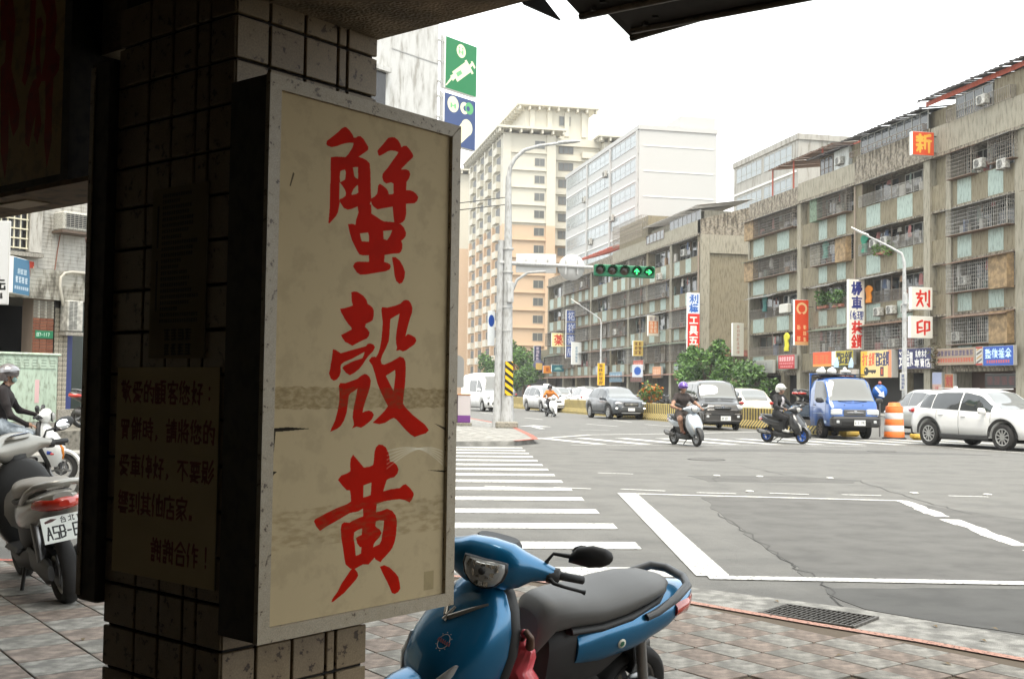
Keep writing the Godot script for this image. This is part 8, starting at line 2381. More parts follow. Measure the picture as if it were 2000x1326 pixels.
func build_scooters() -> void:
	var blue := mat("paint scooter blue", 0.008, 0.17, 0.36, 0.30, {"metal": 0.5, "coat": 1.0, "tex": "grain", "scale": Vector3(3, 3, 3)})
	var right := Vector3(cos(deg_to_rad(12.3)), 0, sin(deg_to_rad(12.3)))
	var ahead := Vector3(sin(deg_to_rad(12.3)), 0, -cos(deg_to_rad(12.3)))
	var dir := right * -0.792 - ahead * 0.610
	var hero := scooter("parked_scooter", "metallic blue scooter parked behind the lightbox with a pink bag on its hook", Transform3D((Basis(Vector3.UP, atan2(dir.x, dir.z)) * Basis(Vector3.BACK, -0.253)).scaled(Vector3(0.853, 0.853, 0.853)), right * 0.056 + ahead * 4.512 + Vector3(0, 0.02, 0)), {"body": blue, "fine": true, "steer": 0.676, "seat": mat("seat grey vinyl", 0.12, 0.118, 0.112, 0.48, {"tex": "grain", "scale": Vector3(4, 4, 4)})})
	hero_trim(hero)
	var silver := mat("paint old silver", 0.30, 0.29, 0.26, 0.3, {"metal": 0.5, "coat": 0.6})
	# grey scooter parked at the left, seen from behind
	var gp := canvas(180, 100, Color(0.84, 0.86, 0.84))
	write(gp, "台北市", Vector2(66, 4), Vector2(26, 26), Color(0.1, 0.1, 0.1), 0.11, Vector2(30, 0))
	fill_poly(gp, v2([12, 16, 36, 8, 58, 12, 40, 20, 14, 24]), Color(0.25, 0.1, 0.08))
	digits(gp, "A5B-608", Vector2(14, 40), Vector2(24, 46), Color(0.08, 0.08, 0.09), 6.0)
	scooter("parked_scooter", "worn silver-grey scooter seen from behind at the left with plate A5B-6", Transform3D(Basis(Vector3.UP, PI + 0.395) * Basis(Vector3.BACK, -0.16), Vector3(-1.46, 0.02, -8.38)), {"body": silver, "plate": image_mat("grey scooter plate", gp, 0.5), "steer": 0.5, "dial": true, "dash": silver, "seat": mat("seat pale", 0.28, 0.26, 0.23, 0.5), "rail": silver})
	scooter("parked_scooter", "dark scooter parked on the raised footway beyond the side street", Transform3D(Basis(Vector3.UP, 2.2), Vector3(-3.3, 0.5, -25.6)), {"body": plain("scooter graphite", 0.08, 0.08, 0.08, 0.35)})
	# ridden ones
	var ws := mat("scooter white", 0.68, 0.68, 0.66, 0.3, {"coat": 0.8})
	var wt := scooter("moving_scooter", "white scooter with blue and red stripes ridden past the left gap", Transform3D(Basis(Vector3.UP, deg_to_rad(95.0)), Vector3(-3.45, 0, -17.1)), {"body": ws, "parked": false, "mirror_mat": mats["scooter black"], "side_lamp": mat("amber lamp", 0.6, 0.2, 0.02, 0.2)})
	for s in [-1.0, 1.0]:
		put("stripe", MB.new().se([[Vector3(0.13 * s, 0.47, 0.60), Vector3(0.012, 0, 0), Vector3(0, 0.035, 0)], [Vector3(0.19 * s, 0.47, 0.50), Vector3(0.02, 0, 0), Vector3(0, 0.045, 0)], [Vector3(0.20 * s, 0.46, 0.44), Vector3(0.016, 0, 0), Vector3(0, 0.03, 0)]], 8), plain("stripe blue", 0.02, 0.05, 0.25, 0.4), wt)
		put("stripe", MB.new().se([[Vector3(0.165 * s, 0.44, 0.575), Vector3(0.012, 0, 0), Vector3(0, 0.016, 0)], [Vector3(0.205 * s, 0.44, 0.49), Vector3(0.016, 0, 0), Vector3(0, 0.018, 0)]], 8), plain("stripe red", 0.4, 0.03, 0.03, 0.4), wt)
		put("stripe", MB.new().se([[Vector3(0.15 * s, 0.80, 0.42), Vector3(0.02, 0, 0), Vector3(0, 0.02, 0)], [Vector3(0.20 * s, 0.70, 0.43), Vector3(0.02, 0, 0), Vector3(0, 0.025, 0)]], 8), plain("stripe sky", 0.05, 0.2, 0.45, 0.4), wt)
	var pearl := mat("paint pale silver", 0.36, 0.40, 0.44, 0.28, {"metal": 0.4, "coat": 0.9})
	scooter("moving_scooter", "silver-blue scooter ridden towards us by the purple-helmeted rider", Transform3D(Basis(Vector3.UP, deg_to_rad(8.0)), Vector3(11.0, 0, -28.5)), {"body": pearl, "parked": false, "fender": mats["scooter black"]})
	scooter("moving_scooter", "black scooter with bright blue wheels ridden beside the blue truck", Transform3D(Basis(Vector3.UP, deg_to_rad(26.0)), Vector3(14.6, 0, -30.0)), {"body": mat("paint scooter black", 0.02, 0.021, 0.023, 0.3, {"coat": 0.8}), "parked": false, "rim": plain("rim blue", 0.01, 0.09, 0.4, 0.4), "dash": plain("dash blue", 0.1, 0.25, 0.5, 0.4)})
	scooter("moving_scooter", "distant white scooter carrying the orange-clad rider before the taxi", Transform3D(Basis(Vector3.UP, deg_to_rad(4.0)), Vector3(14.8, 0, -58.0)), {"body": ws, "parked": false})
	# two tied on the truck bed
	var txf := Transform3D(Basis(Vector3.UP, deg_to_rad(-7.0)), Vector3(18.2, 0, -33.15))
	for i in 3:
		scooter("loaded_scooter", ["black scooter with a red tail lamp tied nearest on the truck bed", "second black scooter standing in the middle of the truck bed", "farthest black scooter on the truck bed against the rack"][i], txf * Transform3D(Basis(Vector3.UP, PI * 0.5 + 0.25 + 0.2 * i), Vector3([0.1, -0.05, 0.0][i], 0.745, [-2.9, -2.2, -1.55][i])), {"body": [mats["paint scooter black"], plain("scooter graphite", 0.08, 0.08, 0.08, 0.35), ws][i], "mirrors": false}, "scooters on the truck bed")
	for i in 5:
		scooter("parked_scooter", ["parked red scooter beyond the barriers left of the black van", "parked black scooter beside the red one beyond the barriers", "parked dark scooter before the shops right of the grey car", "parked silver scooter before the gabled row's shops", "parked black scooter under the yellow lamp notice"][i], Transform3D(Basis(Vector3.UP, 1.2 + i * 0.3), [Vector3(25.5, 0, -62.5), Vector3(25.9, 0, -61.0), Vector3(33.5, 0, -92), Vector3(33.2, 0, -99.5), Vector3(32.6, 0, -105.0)][i]), {"body": [plain("scooter red", 0.25, 0.03, 0.02, 0.3), mats["paint scooter black"], plain("scooter graphite", 0.08, 0.08, 0.08, 0.35), silver, mats["paint scooter black"]][i], "mirrors": i != 1}, "scooters parked along the far row")

func hero_trim(t: Node3D) -> void:
	var chrome := mat("chrome", 0.55, 0.56, 0.57, 0.15, {"metal": 1.0})
	var dull := mat("satin trim", 0.34, 0.32, 0.28, 0.3, {"metal": 0.8})
	var sh := [[0.25, 0.085, 0.52, 0.06], [0.32, 0.140, 0.525, 0.11], [0.42, 0.195, 0.505, 0.165], [0.52, 0.222, 0.475, 0.20], [0.62, 0.226, 0.445, 0.185], [0.72, 0.21, 0.415, 0.145], [0.80, 0.175, 0.39, 0.10], [0.86, 0.125, 0.375, 0.065], [0.89, 0.06, 0.367, 0.035]]
	# V-shaped trim on the nose
	for s in [-1.0, 1.0]:
		var p := []
		for k in 8:
			var f := k / 7.0
			var x := 0.010 + 0.115 * f
			var y := 0.735 + 0.095 * f
			p.append(Vector3(x * s, y, surf_z(sh, x, y) + 0.003))
		put("nose_trim", MB.new().tube(p, [0.012, 0.012, 0.011, 0.010, 0.009, 0.008, 0.007, 0.005], 8), dull, t)
	put("nose_trim", MB.new().tube([Vector3(0, 0.775, surf_z(sh, 0, 0.775) + 0.003), Vector3(0, 0.72, surf_z(sh, 0, 0.72) + 0.004)], [0.006, 0.013], 8), dull, t)
	# round emblem: thin dotted ring with script across
	var pale := plain("emblem pale", 0.5, 0.46, 0.38, 0.4)
	var ring := MB.new()
	var c := Vector2(0.07, 0.66)
	for i in 30:
		var a := TAU * i / 30.0
		var b := TAU * (i + 1) / 30.0
		if absf(sin((a + b) * 0.5)) < 0.28:
			continue
		var p0 := c + Vector2(cos(a), sin(a)) * 0.027
		var p1 := c + Vector2(cos(b), sin(b)) * 0.027
		ring.tube([Vector3(p0.x, p0.y, surf_z(sh, p0.x, p0.y) + 0.002), Vector3(p1.x, p1.y, surf_z(sh, p1.x, p1.y) + 0.002)], 0.0012, 4)
		if i % 3 == 0:
			var q := c + Vector2(cos(a), sin(a)) * 0.034
			ring.ell(Vector3(q.x, q.y, surf_z(sh, q.x, q.y) + 0.002), Vector3(0.0025, 0.0025, 0.0015), 6, 4)
	put("emblem", ring, pale, t)
	var script := MB.new()
	for i in 6:
		var x := c.x - 0.034 + i * 0.0125
		for q in [[0.0, -0.007, 0.004, 0.007], [0.004, 0.007, 0.008, -0.006]]:
			var xa: float = x + q[0]
			var xb: float = x + q[2]
			script.tube([Vector3(xa, c.y + q[1], surf_z(sh, xa, c.y + q[1]) + 0.003), Vector3(xb, c.y + q[3], surf_z(sh, xb, c.y + q[3]) + 0.003)], 0.0016, 4)
	put("emblem_script", script, plain("script red", 0.26, 0.08, 0.07, 0.4), t)
	# round green and white sticker on the flank
	var st := MB.new()
	var flank := Transform3D(Basis(Vector3.UP, PI / 2 - 0.05) , Vector3(0.182, 0.575, -0.335))
	put("sticker", MB.new().lathe([Vector2(0, 0.002), Vector2(0.022, 0.002), Vector2(0.023, 0)], 20, flank * Transform3D(Basis(Vector3.RIGHT, PI / 2), Vector3.ZERO)), plain("sticker white", 0.6, 0.62, 0.52, 0.4), t)
	st.prism(v2([-0.012, -0.008, 0.0, -0.014, 0.012, -0.006, 0.012, 0.008, 0.002, 0.013, -0.008, 0.008]), 0.0025, 0.0032, flank)
	put("sticker_print", st, plain("sticker green", 0.03, 0.14, 0.08, 0.5), t)
	# pink plastic bag on the hook behind the shield, with its brown handle
	var bag := MB.new()
	var rows := []
	for k in 10:
		var f := k / 9.0
		var y := 0.60 - 0.36 * f
		var w := 0.035 + 0.115 * pow(f, 0.55)
		rows.append([Vector3(0.035 + 0.02 * sin(k * 1.9), y, 0.235 + 0.012 * sin(k * 2.7)), Vector3(w, 0.01 * sin(k * 1.3), 0), Vector3(0, 0, 0.028 + 0.075 * pow(f, 0.6)), 2.0])
	var rings := []
	for q in rows:
		var a := []
		for j in 30:
			var th := TAU * j / 30.0
			var pl := 1.0 + 0.07 * sin(j * 3.0 + q[0].y * 22.0) + 0.045 * sin(j * 5.0 - q[0].y * 31.0)
			a.append(q[0] + q[1] * cos(th) * pl + q[2] * sin(th) * pl)
		rings.append(a)
	bag.loft(rings, true, true)
	var pink := mat("pink film", 0.72, 0.10, 0.12, 0.22, {"backlight": Color(0.5, 0.12, 0.14), "coat": 0.5})
	var b := thing("plastic_bag", "crumpled pink plastic bag hanging behind the blue scooter's shield", "bag", t.transform * Transform3D(Basis.IDENTITY, Vector3(0.10, 0.06, 0.0)))
	put("film", bag, pink, b)
	put("knot", MB.new().tube([Vector3(0.05, 0.60, 0.245), Vector3(0.09, 0.645, 0.27), Vector3(0.12, 0.67, 0.29), Vector3(0.13, 0.645, 0.27), Vector3(0.11, 0.59, 0.245)], [0.016, 0.014, 0.014, 0.017, 0.02], 8), mat("brown tape", 0.10, 0.05, 0.03, 0.5), b)
	put("loop", MB.new().ell(Vector3(0.105, 0.655, 0.285), Vector3(0.02, 0.02, 0.015), 8, 6), pink, b)

# ------------------------------------------------------------------ riders: one skinned surface each, netted from tapered limbs
func net_body(bones: Array, materials: Array, h: float, blend := 0.035) -> ArrayMesh:
	# bones: [from, to, radius, radius, material index]
	var lo := Vector3(1e9, 1e9, 1e9)
	var hi := -lo
	for b in bones:
		for k in 2:
			var p: Vector3 = b[k]
			var r: float = b[2 + k] + 3.0 * h
			lo = lo.min(p - Vector3(r, r, r))
			hi = hi.max(p + Vector3(r, r, r))
	var nx := int((hi.x - lo.x) / h) + 2
	var ny := int((hi.y - lo.y) / h) + 2
	var nz := int((hi.z - lo.z) / h) + 2
	var f := PackedFloat32Array()
	f.resize(nx * ny * nz)
	f.fill(1.0)
	var near := PackedFloat32Array()
	near.resize(f.size())
	near.fill(1.0)
	var own := PackedByteArray()
	own.resize(f.size())
	for b in bones:
		var a: Vector3 = b[0]
		var d: Vector3 = b[1] - b[0]
		var l2 := maxf(d.length_squared(), 1e-6)
		var m: float = maxf(b[2], b[3]) + 3.0 * h
		var p0: Vector3 = (a.min(b[1]) - Vector3(m, m, m) - lo) / h
		var p1: Vector3 = (a.max(b[1]) + Vector3(m, m, m) - lo) / h
		for z in range(maxi(0, int(p0.z)), mini(nz - 1, int(p1.z)) + 1):
			for y in range(maxi(0, int(p0.y)), mini(ny - 1, int(p1.y)) + 1):
				var i := (z * ny + y) * nx
				for x in range(maxi(0, int(p0.x)), mini(nx - 1, int(p1.x)) + 1):
					var p := lo + Vector3(x, y, z) * h
					var t := clampf((p - a).dot(d) / l2, 0.0, 1.0)
					var v: float = p.distance_to(a + d * t) - lerpf(b[2], b[3], t)
					if v < near[i + x]:
						near[i + x] = v
						own[i + x] = b[4]
					var g := f[i + x]
					var k := maxf(blend - absf(g - v), 0.0) / blend
					f[i + x] = minf(g, v) - k * k * blend * 0.25
	var vert := PackedVector3Array()
	var norm := PackedVector3Array()
	var kind := PackedByteArray()
	var at := PackedInt32Array()
	at.resize(f.size())
	at.fill(-1)
	var sx := 1
	var sy := nx
	var sz := nx * ny
	var offs := [0, sx, sy, sx + sy, sz, sz + sx, sz + sy, sz + sx + sy]
	var edges := [[0, 1], [2, 3], [4, 5], [6, 7], [0, 2], [1, 3], [4, 6], [5, 7], [0, 4], [1, 5], [2, 6], [3, 7]]
	for z in nz - 1:
		for y in ny - 1:
			for x in nx - 1:
				var i := (z * ny + y) * nx + x
				var c := 0
				for k in 8:
					if f[i + offs[k]] < 0.0:
						c += 1
				if c == 0 or c == 8:
					continue
				var s := Vector3.ZERO
				var n := 0
				for e in edges:
					var va := f[i + offs[e[0]]]
					var vb := f[i + offs[e[1]]]
					if (va < 0.0) != (vb < 0.0):
						var t := va / (va - vb)
						s += Vector3(e[0] & 1, (e[0] >> 1) & 1, e[0] >> 2).lerp(Vector3(e[1] & 1, (e[1] >> 1) & 1, e[1] >> 2), t)
						n += 1
				at[i] = vert.size()
				vert.append(lo + (Vector3(x, y, z) + s / n) * h)
				norm.append(Vector3(f[i + sx] - f[i], f[i + sy] - f[i], f[i + sz] - f[i]).normalized())
				kind.append(own[i])
	var faces := []
	for k in materials.size():
		faces.append(PackedInt32Array())
	for z in range(1, nz - 1):
		for y in range(1, ny - 1):
			for x in range(1, nx - 1):
				var i := (z * ny + y) * nx + x
				var inside := f[i] < 0.0
				for ax in [[sx, sy, sz], [sy, sz, sx], [sz, sx, sy]]:
					if (f[i + ax[0]] < 0.0) == inside:
						continue
					var q := [at[i], at[i - ax[1]], at[i - ax[1] - ax[2]], at[i - ax[2]]]
					if q.min() < 0:
						continue
					if inside:
						q.reverse()
					faces[kind[q[0]]].append_array(PackedInt32Array([q[0], q[1], q[2], q[0], q[2], q[3]]))
	var mesh := ArrayMesh.new()
	for k in materials.size():
		if faces[k].is_empty():
			continue
		var arr := []
		arr.resize(Mesh.ARRAY_MAX)
		arr[Mesh.ARRAY_VERTEX] = vert
		arr[Mesh.ARRAY_NORMAL] = norm
		arr[Mesh.ARRAY_INDEX] = faces[k]
		mesh.add_surface_from_arrays(Mesh.PRIMITIVE_TRIANGLES, arr)
		mesh.surface_set_material(mesh.get_surface_count() - 1, materials[k])
	return mesh

func rider(label: String, xf: Transform3D, o: Dictionary) -> Node3D:
	var t := thing("person", label, "person", xf, o.get("group", ""))
	var skin: Material = mat("skin", 0.42, 0.235, 0.155, 0.55, {"tex": "blotch", "scale": Vector3(3, 3, 3)})
	var top: Material = o.top
	var leg: Material = o.legs
	var shoe: Material = o.shoe
	# material slots: skin, top, trousers, shoes, inner shirt
	var ms := [skin, top, leg, shoe, o.get("shirt", top)]
	var lean: float = o.get("lean", 0.0)
	var kn: float = o.get("knees", 0.20)
	var arm_low: int = 0 if o.get("bare_arms", false) else 1
	var shin: int = 0 if o.get("bare_legs", false) else 2
	var hip := Vector3(0, 0.82, -0.24)
	var chest := Vector3(0, 1.20, -0.20 + lean)
	var neck := Vector3(0, 1.385, -0.17 + lean)
	var head := Vector3(0, 1.535, -0.13 + lean)
	var look := Basis(Vector3.UP, o.get("look", 0.0))
	var bones := [
		[hip + Vector3(-0.06, 0, 0), hip + Vector3(0.06, 0, 0), 0.135, 0.135, 2], [hip + Vector3(0, 0.08, 0.0), chest, 0.125, 0.140, 1],
		[chest + Vector3(-0.07, 0.02, 0.01), chest + Vector3(0.07, 0.02, 0.01), 0.13, 0.13, 1], [chest + Vector3(-0.135, 0.125, -0.01), chest + Vector3(0.135, 0.125, -0.01), 0.078, 0.078, 1],
		[chest + Vector3(0, 0.10, 0.0), neck, 0.085, 0.055, 1], [neck, head + Vector3(0, -0.06, 0), 0.052, 0.052, 0],
		[head + look * Vector3(0, 0.02, -0.01), head + look * Vector3(0, 0.035, -0.012), 0.088, 0.085, 0], [head + look * Vector3(0, -0.05, 0.035), head + look * Vector3(0, -0.075, 0.04), 0.058, 0.046, 0],
		[head + look * Vector3(0, -0.005, 0.088), head + look * Vector3(0, -0.03, 0.098), 0.012, 0.017, 0],
	]
	if o.has("shirt"):
		bones.append([chest + Vector3(0, 0.04, 0.085), hip + Vector3(0, 0.14, 0.075), 0.075, 0.085, 4])
	for s in [-1.0, 1.0]:
		var sh := chest + Vector3(0.175 * s, 0.115, -0.01)
		var hand := Vector3(0.335 * s, 0.965, 0.285)
		if o.has("one_hand") and s == o.one_hand:
			hand = Vector3(0.13 * s, 0.83, 0.20)
		var el := (sh + hand) * 0.5 + Vector3(o.get("elbow", 0.09) * s, -0.10, -0.05)
		bones.append([sh, sh.lerp(el, 0.55), 0.068, 0.056, 1])
		bones.append([sh.lerp(el, 0.55), el, 0.052, 0.044, arm_low])
		bones.append([el, hand.lerp(el, 0.12), 0.043, 0.031, arm_low])
		bones.append([hand.lerp(el, 0.12), hand + Vector3(0, 0.014, 0.01), 0.030, 0.028, 0])
		var hj := hip + Vector3(0.085 * s, -0.01, 0.02)
		var knee := Vector3(kn * s, 0.70, 0.19)
		var ankle := Vector3((0.12 + kn * 0.12) * s, 0.395, 0.10)
		bones.append([hj, hj.lerp(knee, 0.72), 0.108, 0.082, 2])
		bones.append([hj.lerp(knee, 0.72), knee, 0.078, 0.068, shin])
		bones.append([knee, knee.lerp(ankle, 0.35) + Vector3(0, 0, -0.012), 0.064, 0.060, shin])
		bones.append([knee.lerp(ankle, 0.35) + Vector3(0, 0, -0.012), ankle, 0.058, 0.042, shin])
		bones.append([ankle + Vector3(0, -0.03, -0.02), ankle + Vector3(0.012 * s, -0.048, 0.14), 0.042, 0.036, 3])
		var toe := ankle + Vector3(0.015 * s, -0.052, 0.15)
		bones.append([toe, toe + Vector3(0, 0, 0.02), 0.034, 0.03, 3])
	var mesh := net_body(bones, ms, o.get("cell", 0.02))
	# five fingers closed round each grip, added to the body's own mesh
	var fm := MB.new()
	for s in [-1.0, 1.0]:
		var g := Vector3(0.34 * s, 0.955, 0.292)
		var open_hand: bool = o.has("one_hand") and s == o.one_hand
		if open_hand:
			g = Vector3(0.13 * s, 0.815, 0.215)
		for k in 4:
			var x: float = (k - 1.5) * 0.021 * s
			var ln: float = [0.9, 1.0, 0.96, 0.8][k]
			var r := 0.0095 - 0.0006 * k
			if open_hand:
				fm.tube([g + Vector3(x, 0.022, 0.0), g + Vector3(x * 1.1, 0.018, 0.035 * ln), g + Vector3(x * 1.15, 0.002, 0.062 * ln), g + Vector3(x * 1.15, -0.014, 0.078 * ln)], [r, r, r * 0.92, r * 0.7], 7)
			else:
				fm.tube([g + Vector3(x, 0.034, -0.006), g + Vector3(x, 0.032, 0.022), g + Vector3(x, 0.008, 0.033 * ln), g + Vector3(x, -0.020, 0.024), g + Vector3(x, -0.027, 0.004)], [r, r, r * 0.95, r * 0.9, r * 0.7], 7)
		fm.tube([g + Vector3(-0.035 * s, 0.022, -0.015), g + Vector3(-0.047 * s, 0.002, 0.0), g + Vector3(-0.046 * s, -0.022, 0.012)], [0.0125, 0.011, 0.008], 7)
	fm.st.generate_normals()
	mesh = fm.st.commit(mesh)
	mesh.surface_set_material(mesh.get_surface_count() - 1, skin)
	var body := MeshInstance3D.new()
	body.name = "body"
	body.mesh = mesh
	t.add_child(body, true)
	# face
	var face := Transform3D(look, head)
	for s in [-1.0, 1.0]:
		put("eye", MB.new().ell(face * Vector3(0.032 * s, 0.008, 0.079), Vector3(0.013, 0.006, 0.006), 8, 6, look), plain("eye dark", 0.02, 0.015, 0.012, 0.3), t)
		put("eyebrow", MB.new().ell(face * Vector3(0.033 * s, 0.026, 0.080), Vector3(0.018, 0.004, 0.005), 8, 4, look), plain("hair black", 0.015, 0.013, 0.012, 0.6), t)
		put("ear", MB.new().ell(face * Vector3(0.088 * s, -0.01, -0.01), Vector3(0.01, 0.028, 0.018), 8, 6, look), skin, t)
	put("mouth", MB.new().ell(face * Vector3(0, -0.062, 0.083), Vector3(0.022, 0.005, 0.006), 8, 4, look), plain("lips", 0.30, 0.11, 0.09, 0.5), t)
	# open-faced helmet with its peak, band and strap
	var hm: Material = o.helmet
	var hb := face * Vector3(0, 0.045, -0.015)
	var hel := put("helmet", MB.new().ell(hb, Vector3(0.128, 0.128, 0.145), 22, 10, look, -0.14, 0.5), hm, t)
	put("neck_guard", MB.new().se([[face * Vector3(0, 0.04, -0.06), look * Vector3(0.126, 0, 0), look * Vector3(0, 0, 0.098)], [face * Vector3(0, -0.03, -0.07), look * Vector3(0.122, 0, 0), look * Vector3(0, 0, 0.085)], [face * Vector3(0, -0.08, -0.07), look * Vector3(0.105, 0, 0), look * Vector3(0, 0, 0.065)]], 18, 2.2), o.get("helmet_low", hm), hel)
	put("rim", MB.new().lathe([Vector2(0.118, -0.01), Vector2(0.130, 0.0), Vector2(0.126, 0.014)], 22, Transform3D(look.scaled_local(Vector3(1, 1, 1.12)), face * Vector3(0, 0.028, -0.015))), o.get("helmet_low", plain("trim black", 0.02, 0.02, 0.02, 0.5)), hel)
	if o.has("visor"):
		put("visor", MB.new().ell(hb, Vector3(0.136, 0.115, 0.158), 24, 6, look * Basis(Vector3.RIGHT, -0.15), 0.02, 0.24), o.visor, hel)
	else:
		put("peak", MB.new().se([[face * Vector3(0, 0.055, 0.11), look * Vector3(0.10, 0, 0), look * Vector3(0, 0.012, 0)], [face * Vector3(0, 0.045, 0.165), look * Vector3(0.075, 0, 0), look * Vector3(0, 0.005, 0)]], 14), hm, hel)
	for s in [-1.0, 1.0]:
		put("strap", MB.new().tube([face * Vector3(0.095 * s, 0.0, 0.02), face * Vector3(0.07 * s, -0.08, 0.045), face * Vector3(0.0, -0.115, 0.045)], 0.006, 5), plain("trim black", 0.02, 0.02, 0.02, 0.5), hel)
	if o.has("mask"):
		put("face_mask", MB.new().ell(face * Vector3(0, -0.05, 0.055), Vector3(0.062, 0.055, 0.05), 14, 8, look), o.mask, t)
	return t

func build_people() -> void:
	var cloth := func_cloth("brown black shirt", 0.035, 0.026, 0.024)
	rider("person in dark shirt and shorts with a purple helmet riding the silver scooter", Transform3D(Basis(Vector3.UP, deg_to_rad(8.0)), Vector3(11.0, 0, -28.5)), {
		"top": cloth, "legs": func_cloth("dark shorts", 0.04, 0.03, 0.026), "shoe": plain("sandal", 0.10, 0.04, 0.025, 0.7), "bare_arms": true, "bare_legs": true, "knees": 0.27, "elbow": 0.15,
		"helmet": mat("helmet purple", 0.11, 0.045, 0.30, 0.2, {"coat": 1.0}), "helmet_low": plain("helmet black", 0.02, 0.02, 0.022, 0.35)})
	rider("person in a black jacket and white shirt with a white helmet riding the black scooter", Transform3D(Basis(Vector3.UP, deg_to_rad(26.0)), Vector3(14.6, 0, -30.0)), {
		"top": func_cloth("black jacket", 0.02, 0.02, 0.021), "shirt": func_cloth("white shirt", 0.62, 0.58, 0.60), "legs": func_cloth("black trousers", 0.018, 0.018, 0.02), "shoe": plain("white shoe", 0.6, 0.6, 0.58, 0.6), "look": 0.25, "elbow": 0.10,
		"helmet": mat("helmet white", 0.62, 0.62, 0.58, 0.3, {"coat": 0.8})})
	rider("person in black jacket, jeans and visored helmet riding the striped white scooter", Transform3D(Basis(Vector3.UP, deg_to_rad(95.0)), Vector3(-3.45, 0, -17.1)), {
		"top": func_cloth("maroon black jacket", 0.016, 0.011, 0.012), "legs": func_cloth("light jeans", 0.30, 0.35, 0.40), "shoe": plain("trim black", 0.02, 0.02, 0.02, 0.5), "one_hand": -1.0, "lean": 0.03, "cell": 0.017,
		"helmet": mat("helmet grey", 0.10, 0.085, 0.085, 0.2, {"coat": 1.0}), "visor": mat("visor smoke", 0.22, 0.22, 0.24, 0.08, {"coat": 1.0}), "mask": plain("mask green", 0.25, 0.36, 0.33, 0.8)})
	rider("distant person in an orange jacket riding a white scooter before the taxi", Transform3D(Basis(Vector3.UP, deg_to_rad(4.0)), Vector3(14.8, 0, -58.0)), {
		"top": func_cloth("orange jacket", 0.62, 0.20, 0.03), "legs": func_cloth("black trousers", 0.018, 0.018, 0.02), "shoe": plain("trim black", 0.02, 0.02, 0.02, 0.5), "cell": 0.03, "elbow": 0.16,
		"helmet": plain("helmet black", 0.02, 0.02, 0.022, 0.35)})
	scooter("moving_scooter", "small scooter far behind the taxi carrying a pink-helmeted rider", Transform3D(Basis(Vector3.UP, 0.3), Vector3(19.8, 0, -84.0)), {"body": mats["scooter red"], "parked": false})
	rider("far person with a pink helmet and pale shirt riding beyond the lamp post", Transform3D(Basis(Vector3.UP, 0.3), Vector3(19.8, 0, -84.0)), {
		"top": func_cloth("pale shirt", 0.55, 0.5, 0.52), "legs": func_cloth("dark shorts", 0.04, 0.03, 0.026), "shoe": plain("sandal", 0.10, 0.04, 0.025, 0.7), "bare_arms": true, "bare_legs": true, "cell": 0.035,
		"helmet": plain("helmet pink", 0.6, 0.2, 0.2, 0.4)})

func func_cloth(key: String, r: float, g: float, b: float) -> Material:
	return mat("cloth " + key, r, g, b, 0.85, {"tex": "blotch", "scale": Vector3(2.5, 2.5, 2.5)})

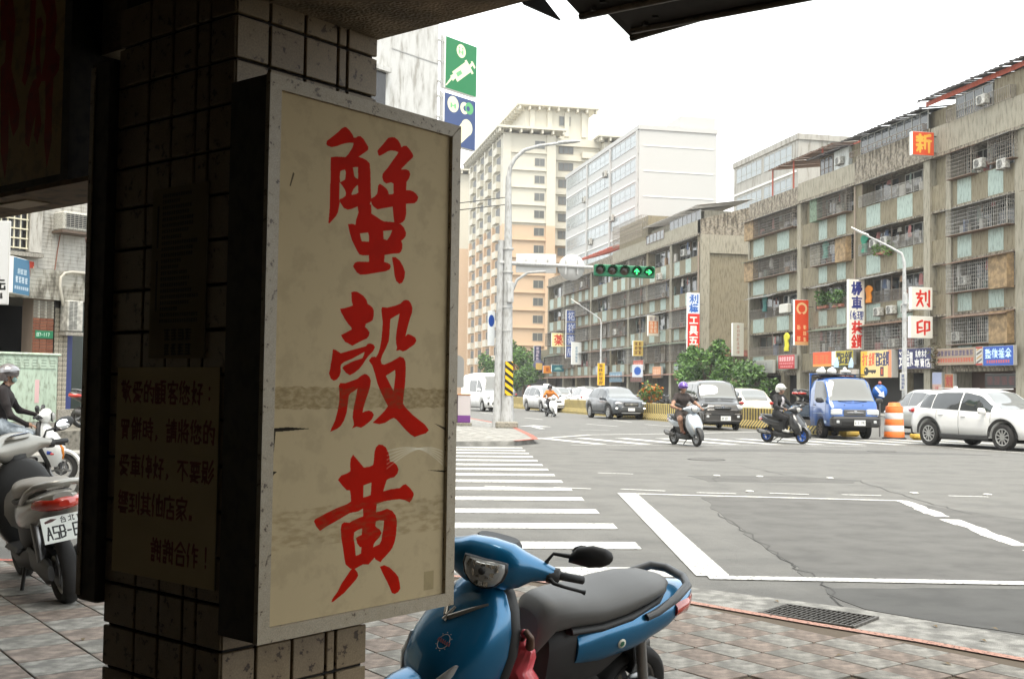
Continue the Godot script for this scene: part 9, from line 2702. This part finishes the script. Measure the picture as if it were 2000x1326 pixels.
# ------------------------------------------------------------------ wires, litter and other small things
func build_small_things() -> void:
	for i in 2:
		var p := []
		for k in 13:
			var f := k / 12.0
			p.append(Vector3(7.95, 8.0 - 0.25 * i, -37.5).lerp(Vector3(-6.0, 8.6 - 0.2 * i, -48.0), f) + Vector3(0, -0.5 * sin(PI * f), 0))
		tag(put("overhead_wire", MB.new().tube(p, 0.016, 5), plain("wire", 0.03, 0.03, 0.03, 0.6)), ["upper thin wire running left from the lamp post", "lower thin wire running left from the lamp post"][i], "wire", "wires from the lamp post")
	var leafm := plain("dry leaf", 0.14, 0.10, 0.05, 0.8)
	for i in 14:
		var m := MB.new()
		var a := rng.randf() * TAU
		m.grid([[Vector3(-0.03, 0.002, 0), Vector3(0, 0.012, 0.014), Vector3(0.03, 0.003, 0)], [Vector3(-0.03, 0.002, 0), Vector3(0, 0.010, -0.014), Vector3(0.03, 0.003, 0)]])
		var p := arcade * Vector3([5.3, 5.42, 5.2, 4.2, 3.6, 5.35, 3.1, 2.2, 1.7, 4.6, 5.6, 5.5, 3.9, 4.4][i], 0.034 if i in [3, 4, 6, 7, 8, 9, 12, 13] else 0.018, [-1.9, -0.1, 0.25, -0.2, -1.1, -2.4, -1.6, -4.4, -3.5, -1.9, 0.2, -1.2, -2.1, 0.3][i])
		tag(put("fallen_leaf", m, leafm, null, Transform3D(Basis(Vector3.UP, a), p)), "small dry leaf lying on the sidewalk or gutter near the grate", "leaf", "dry leaves on the near pavement")
	# reflective studs along the guide dashes
	for q in [[7.6, -18.2], [8.3, -18.0], [9.4, -17.6], [6.9, -15.3], [9.3, -14.9], [10.3, -14.6]]:
		tag(put("road_stud", MB.new().cbox(Vector3(0, 0.01, 0), Vector3(0.1, 0.02, 0.1), 0.008), plain("stud white", 0.6, 0.6, 0.57), null, Transform3D(Basis.IDENTITY, Vector3(q[0], 0.0, q[1]))), "small white road stud on the crossing beyond the waiting box", "road stud", "studs on the crossing")
	# iron covers set in the carriageway
	for q in [[9.2, -22.6, 0.34, "round iron cover in the asphalt before the passing scooters"], [15.2, -25.8, 0.3, "round iron cover in the asphalt before the blue truck"]]:
		var c := thing("manhole_cover", q[3], "manhole cover", Transform3D(Basis.IDENTITY, Vector3(q[0], 0.0, q[1])))
		put("lid", MB.new().lathe([Vector2(0, 0.006), Vector2(q[2], 0.006), Vector2(q[2] + 0.01, 0.0)], 28), mats["grate steel"], c)
		put("ring", MB.new().lathe([Vector2(q[2] + 0.015, 0.0), Vector2(q[2] + 0.02, 0.007), Vector2(q[2] + 0.06, 0.007), Vector2(q[2] + 0.065, 0.0)], 28), plain("tar", 0.045, 0.044, 0.042, 0.9), c)
	# pale trousers of hanging weed by the shop column: dry vine on the near block
	var vine := thing("hanging_vine", "dry brown vine hanging over the beige shop board", "vine", facade_xf() * Transform3D(Basis.IDENTITY, Vector3(-62.6, 3.2, 0.5)))
	put("foliage", leafy(Transform3D.IDENTITY, [[Vector3(0, 0.9, 0), 0.6], [Vector3(0.5, 0.7, 0), 0.5], [Vector3(0.2, 0.3, 0), 0.4]], 260, 0.1, [Color(0.09, 0.06, 0.035), Color(0.12, 0.09, 0.04), Color(0.06, 0.07, 0.03)], 71), leaf_mat(), vine)
	put("stem", MB.new().tube([Vector3(0, -0.1, 0), Vector3(0.1, 0.5, 0.05), Vector3(0.3, 1.2, 0)], 0.03, 5), mat("bark", 0.10, 0.075, 0.055, 0.9), vine)
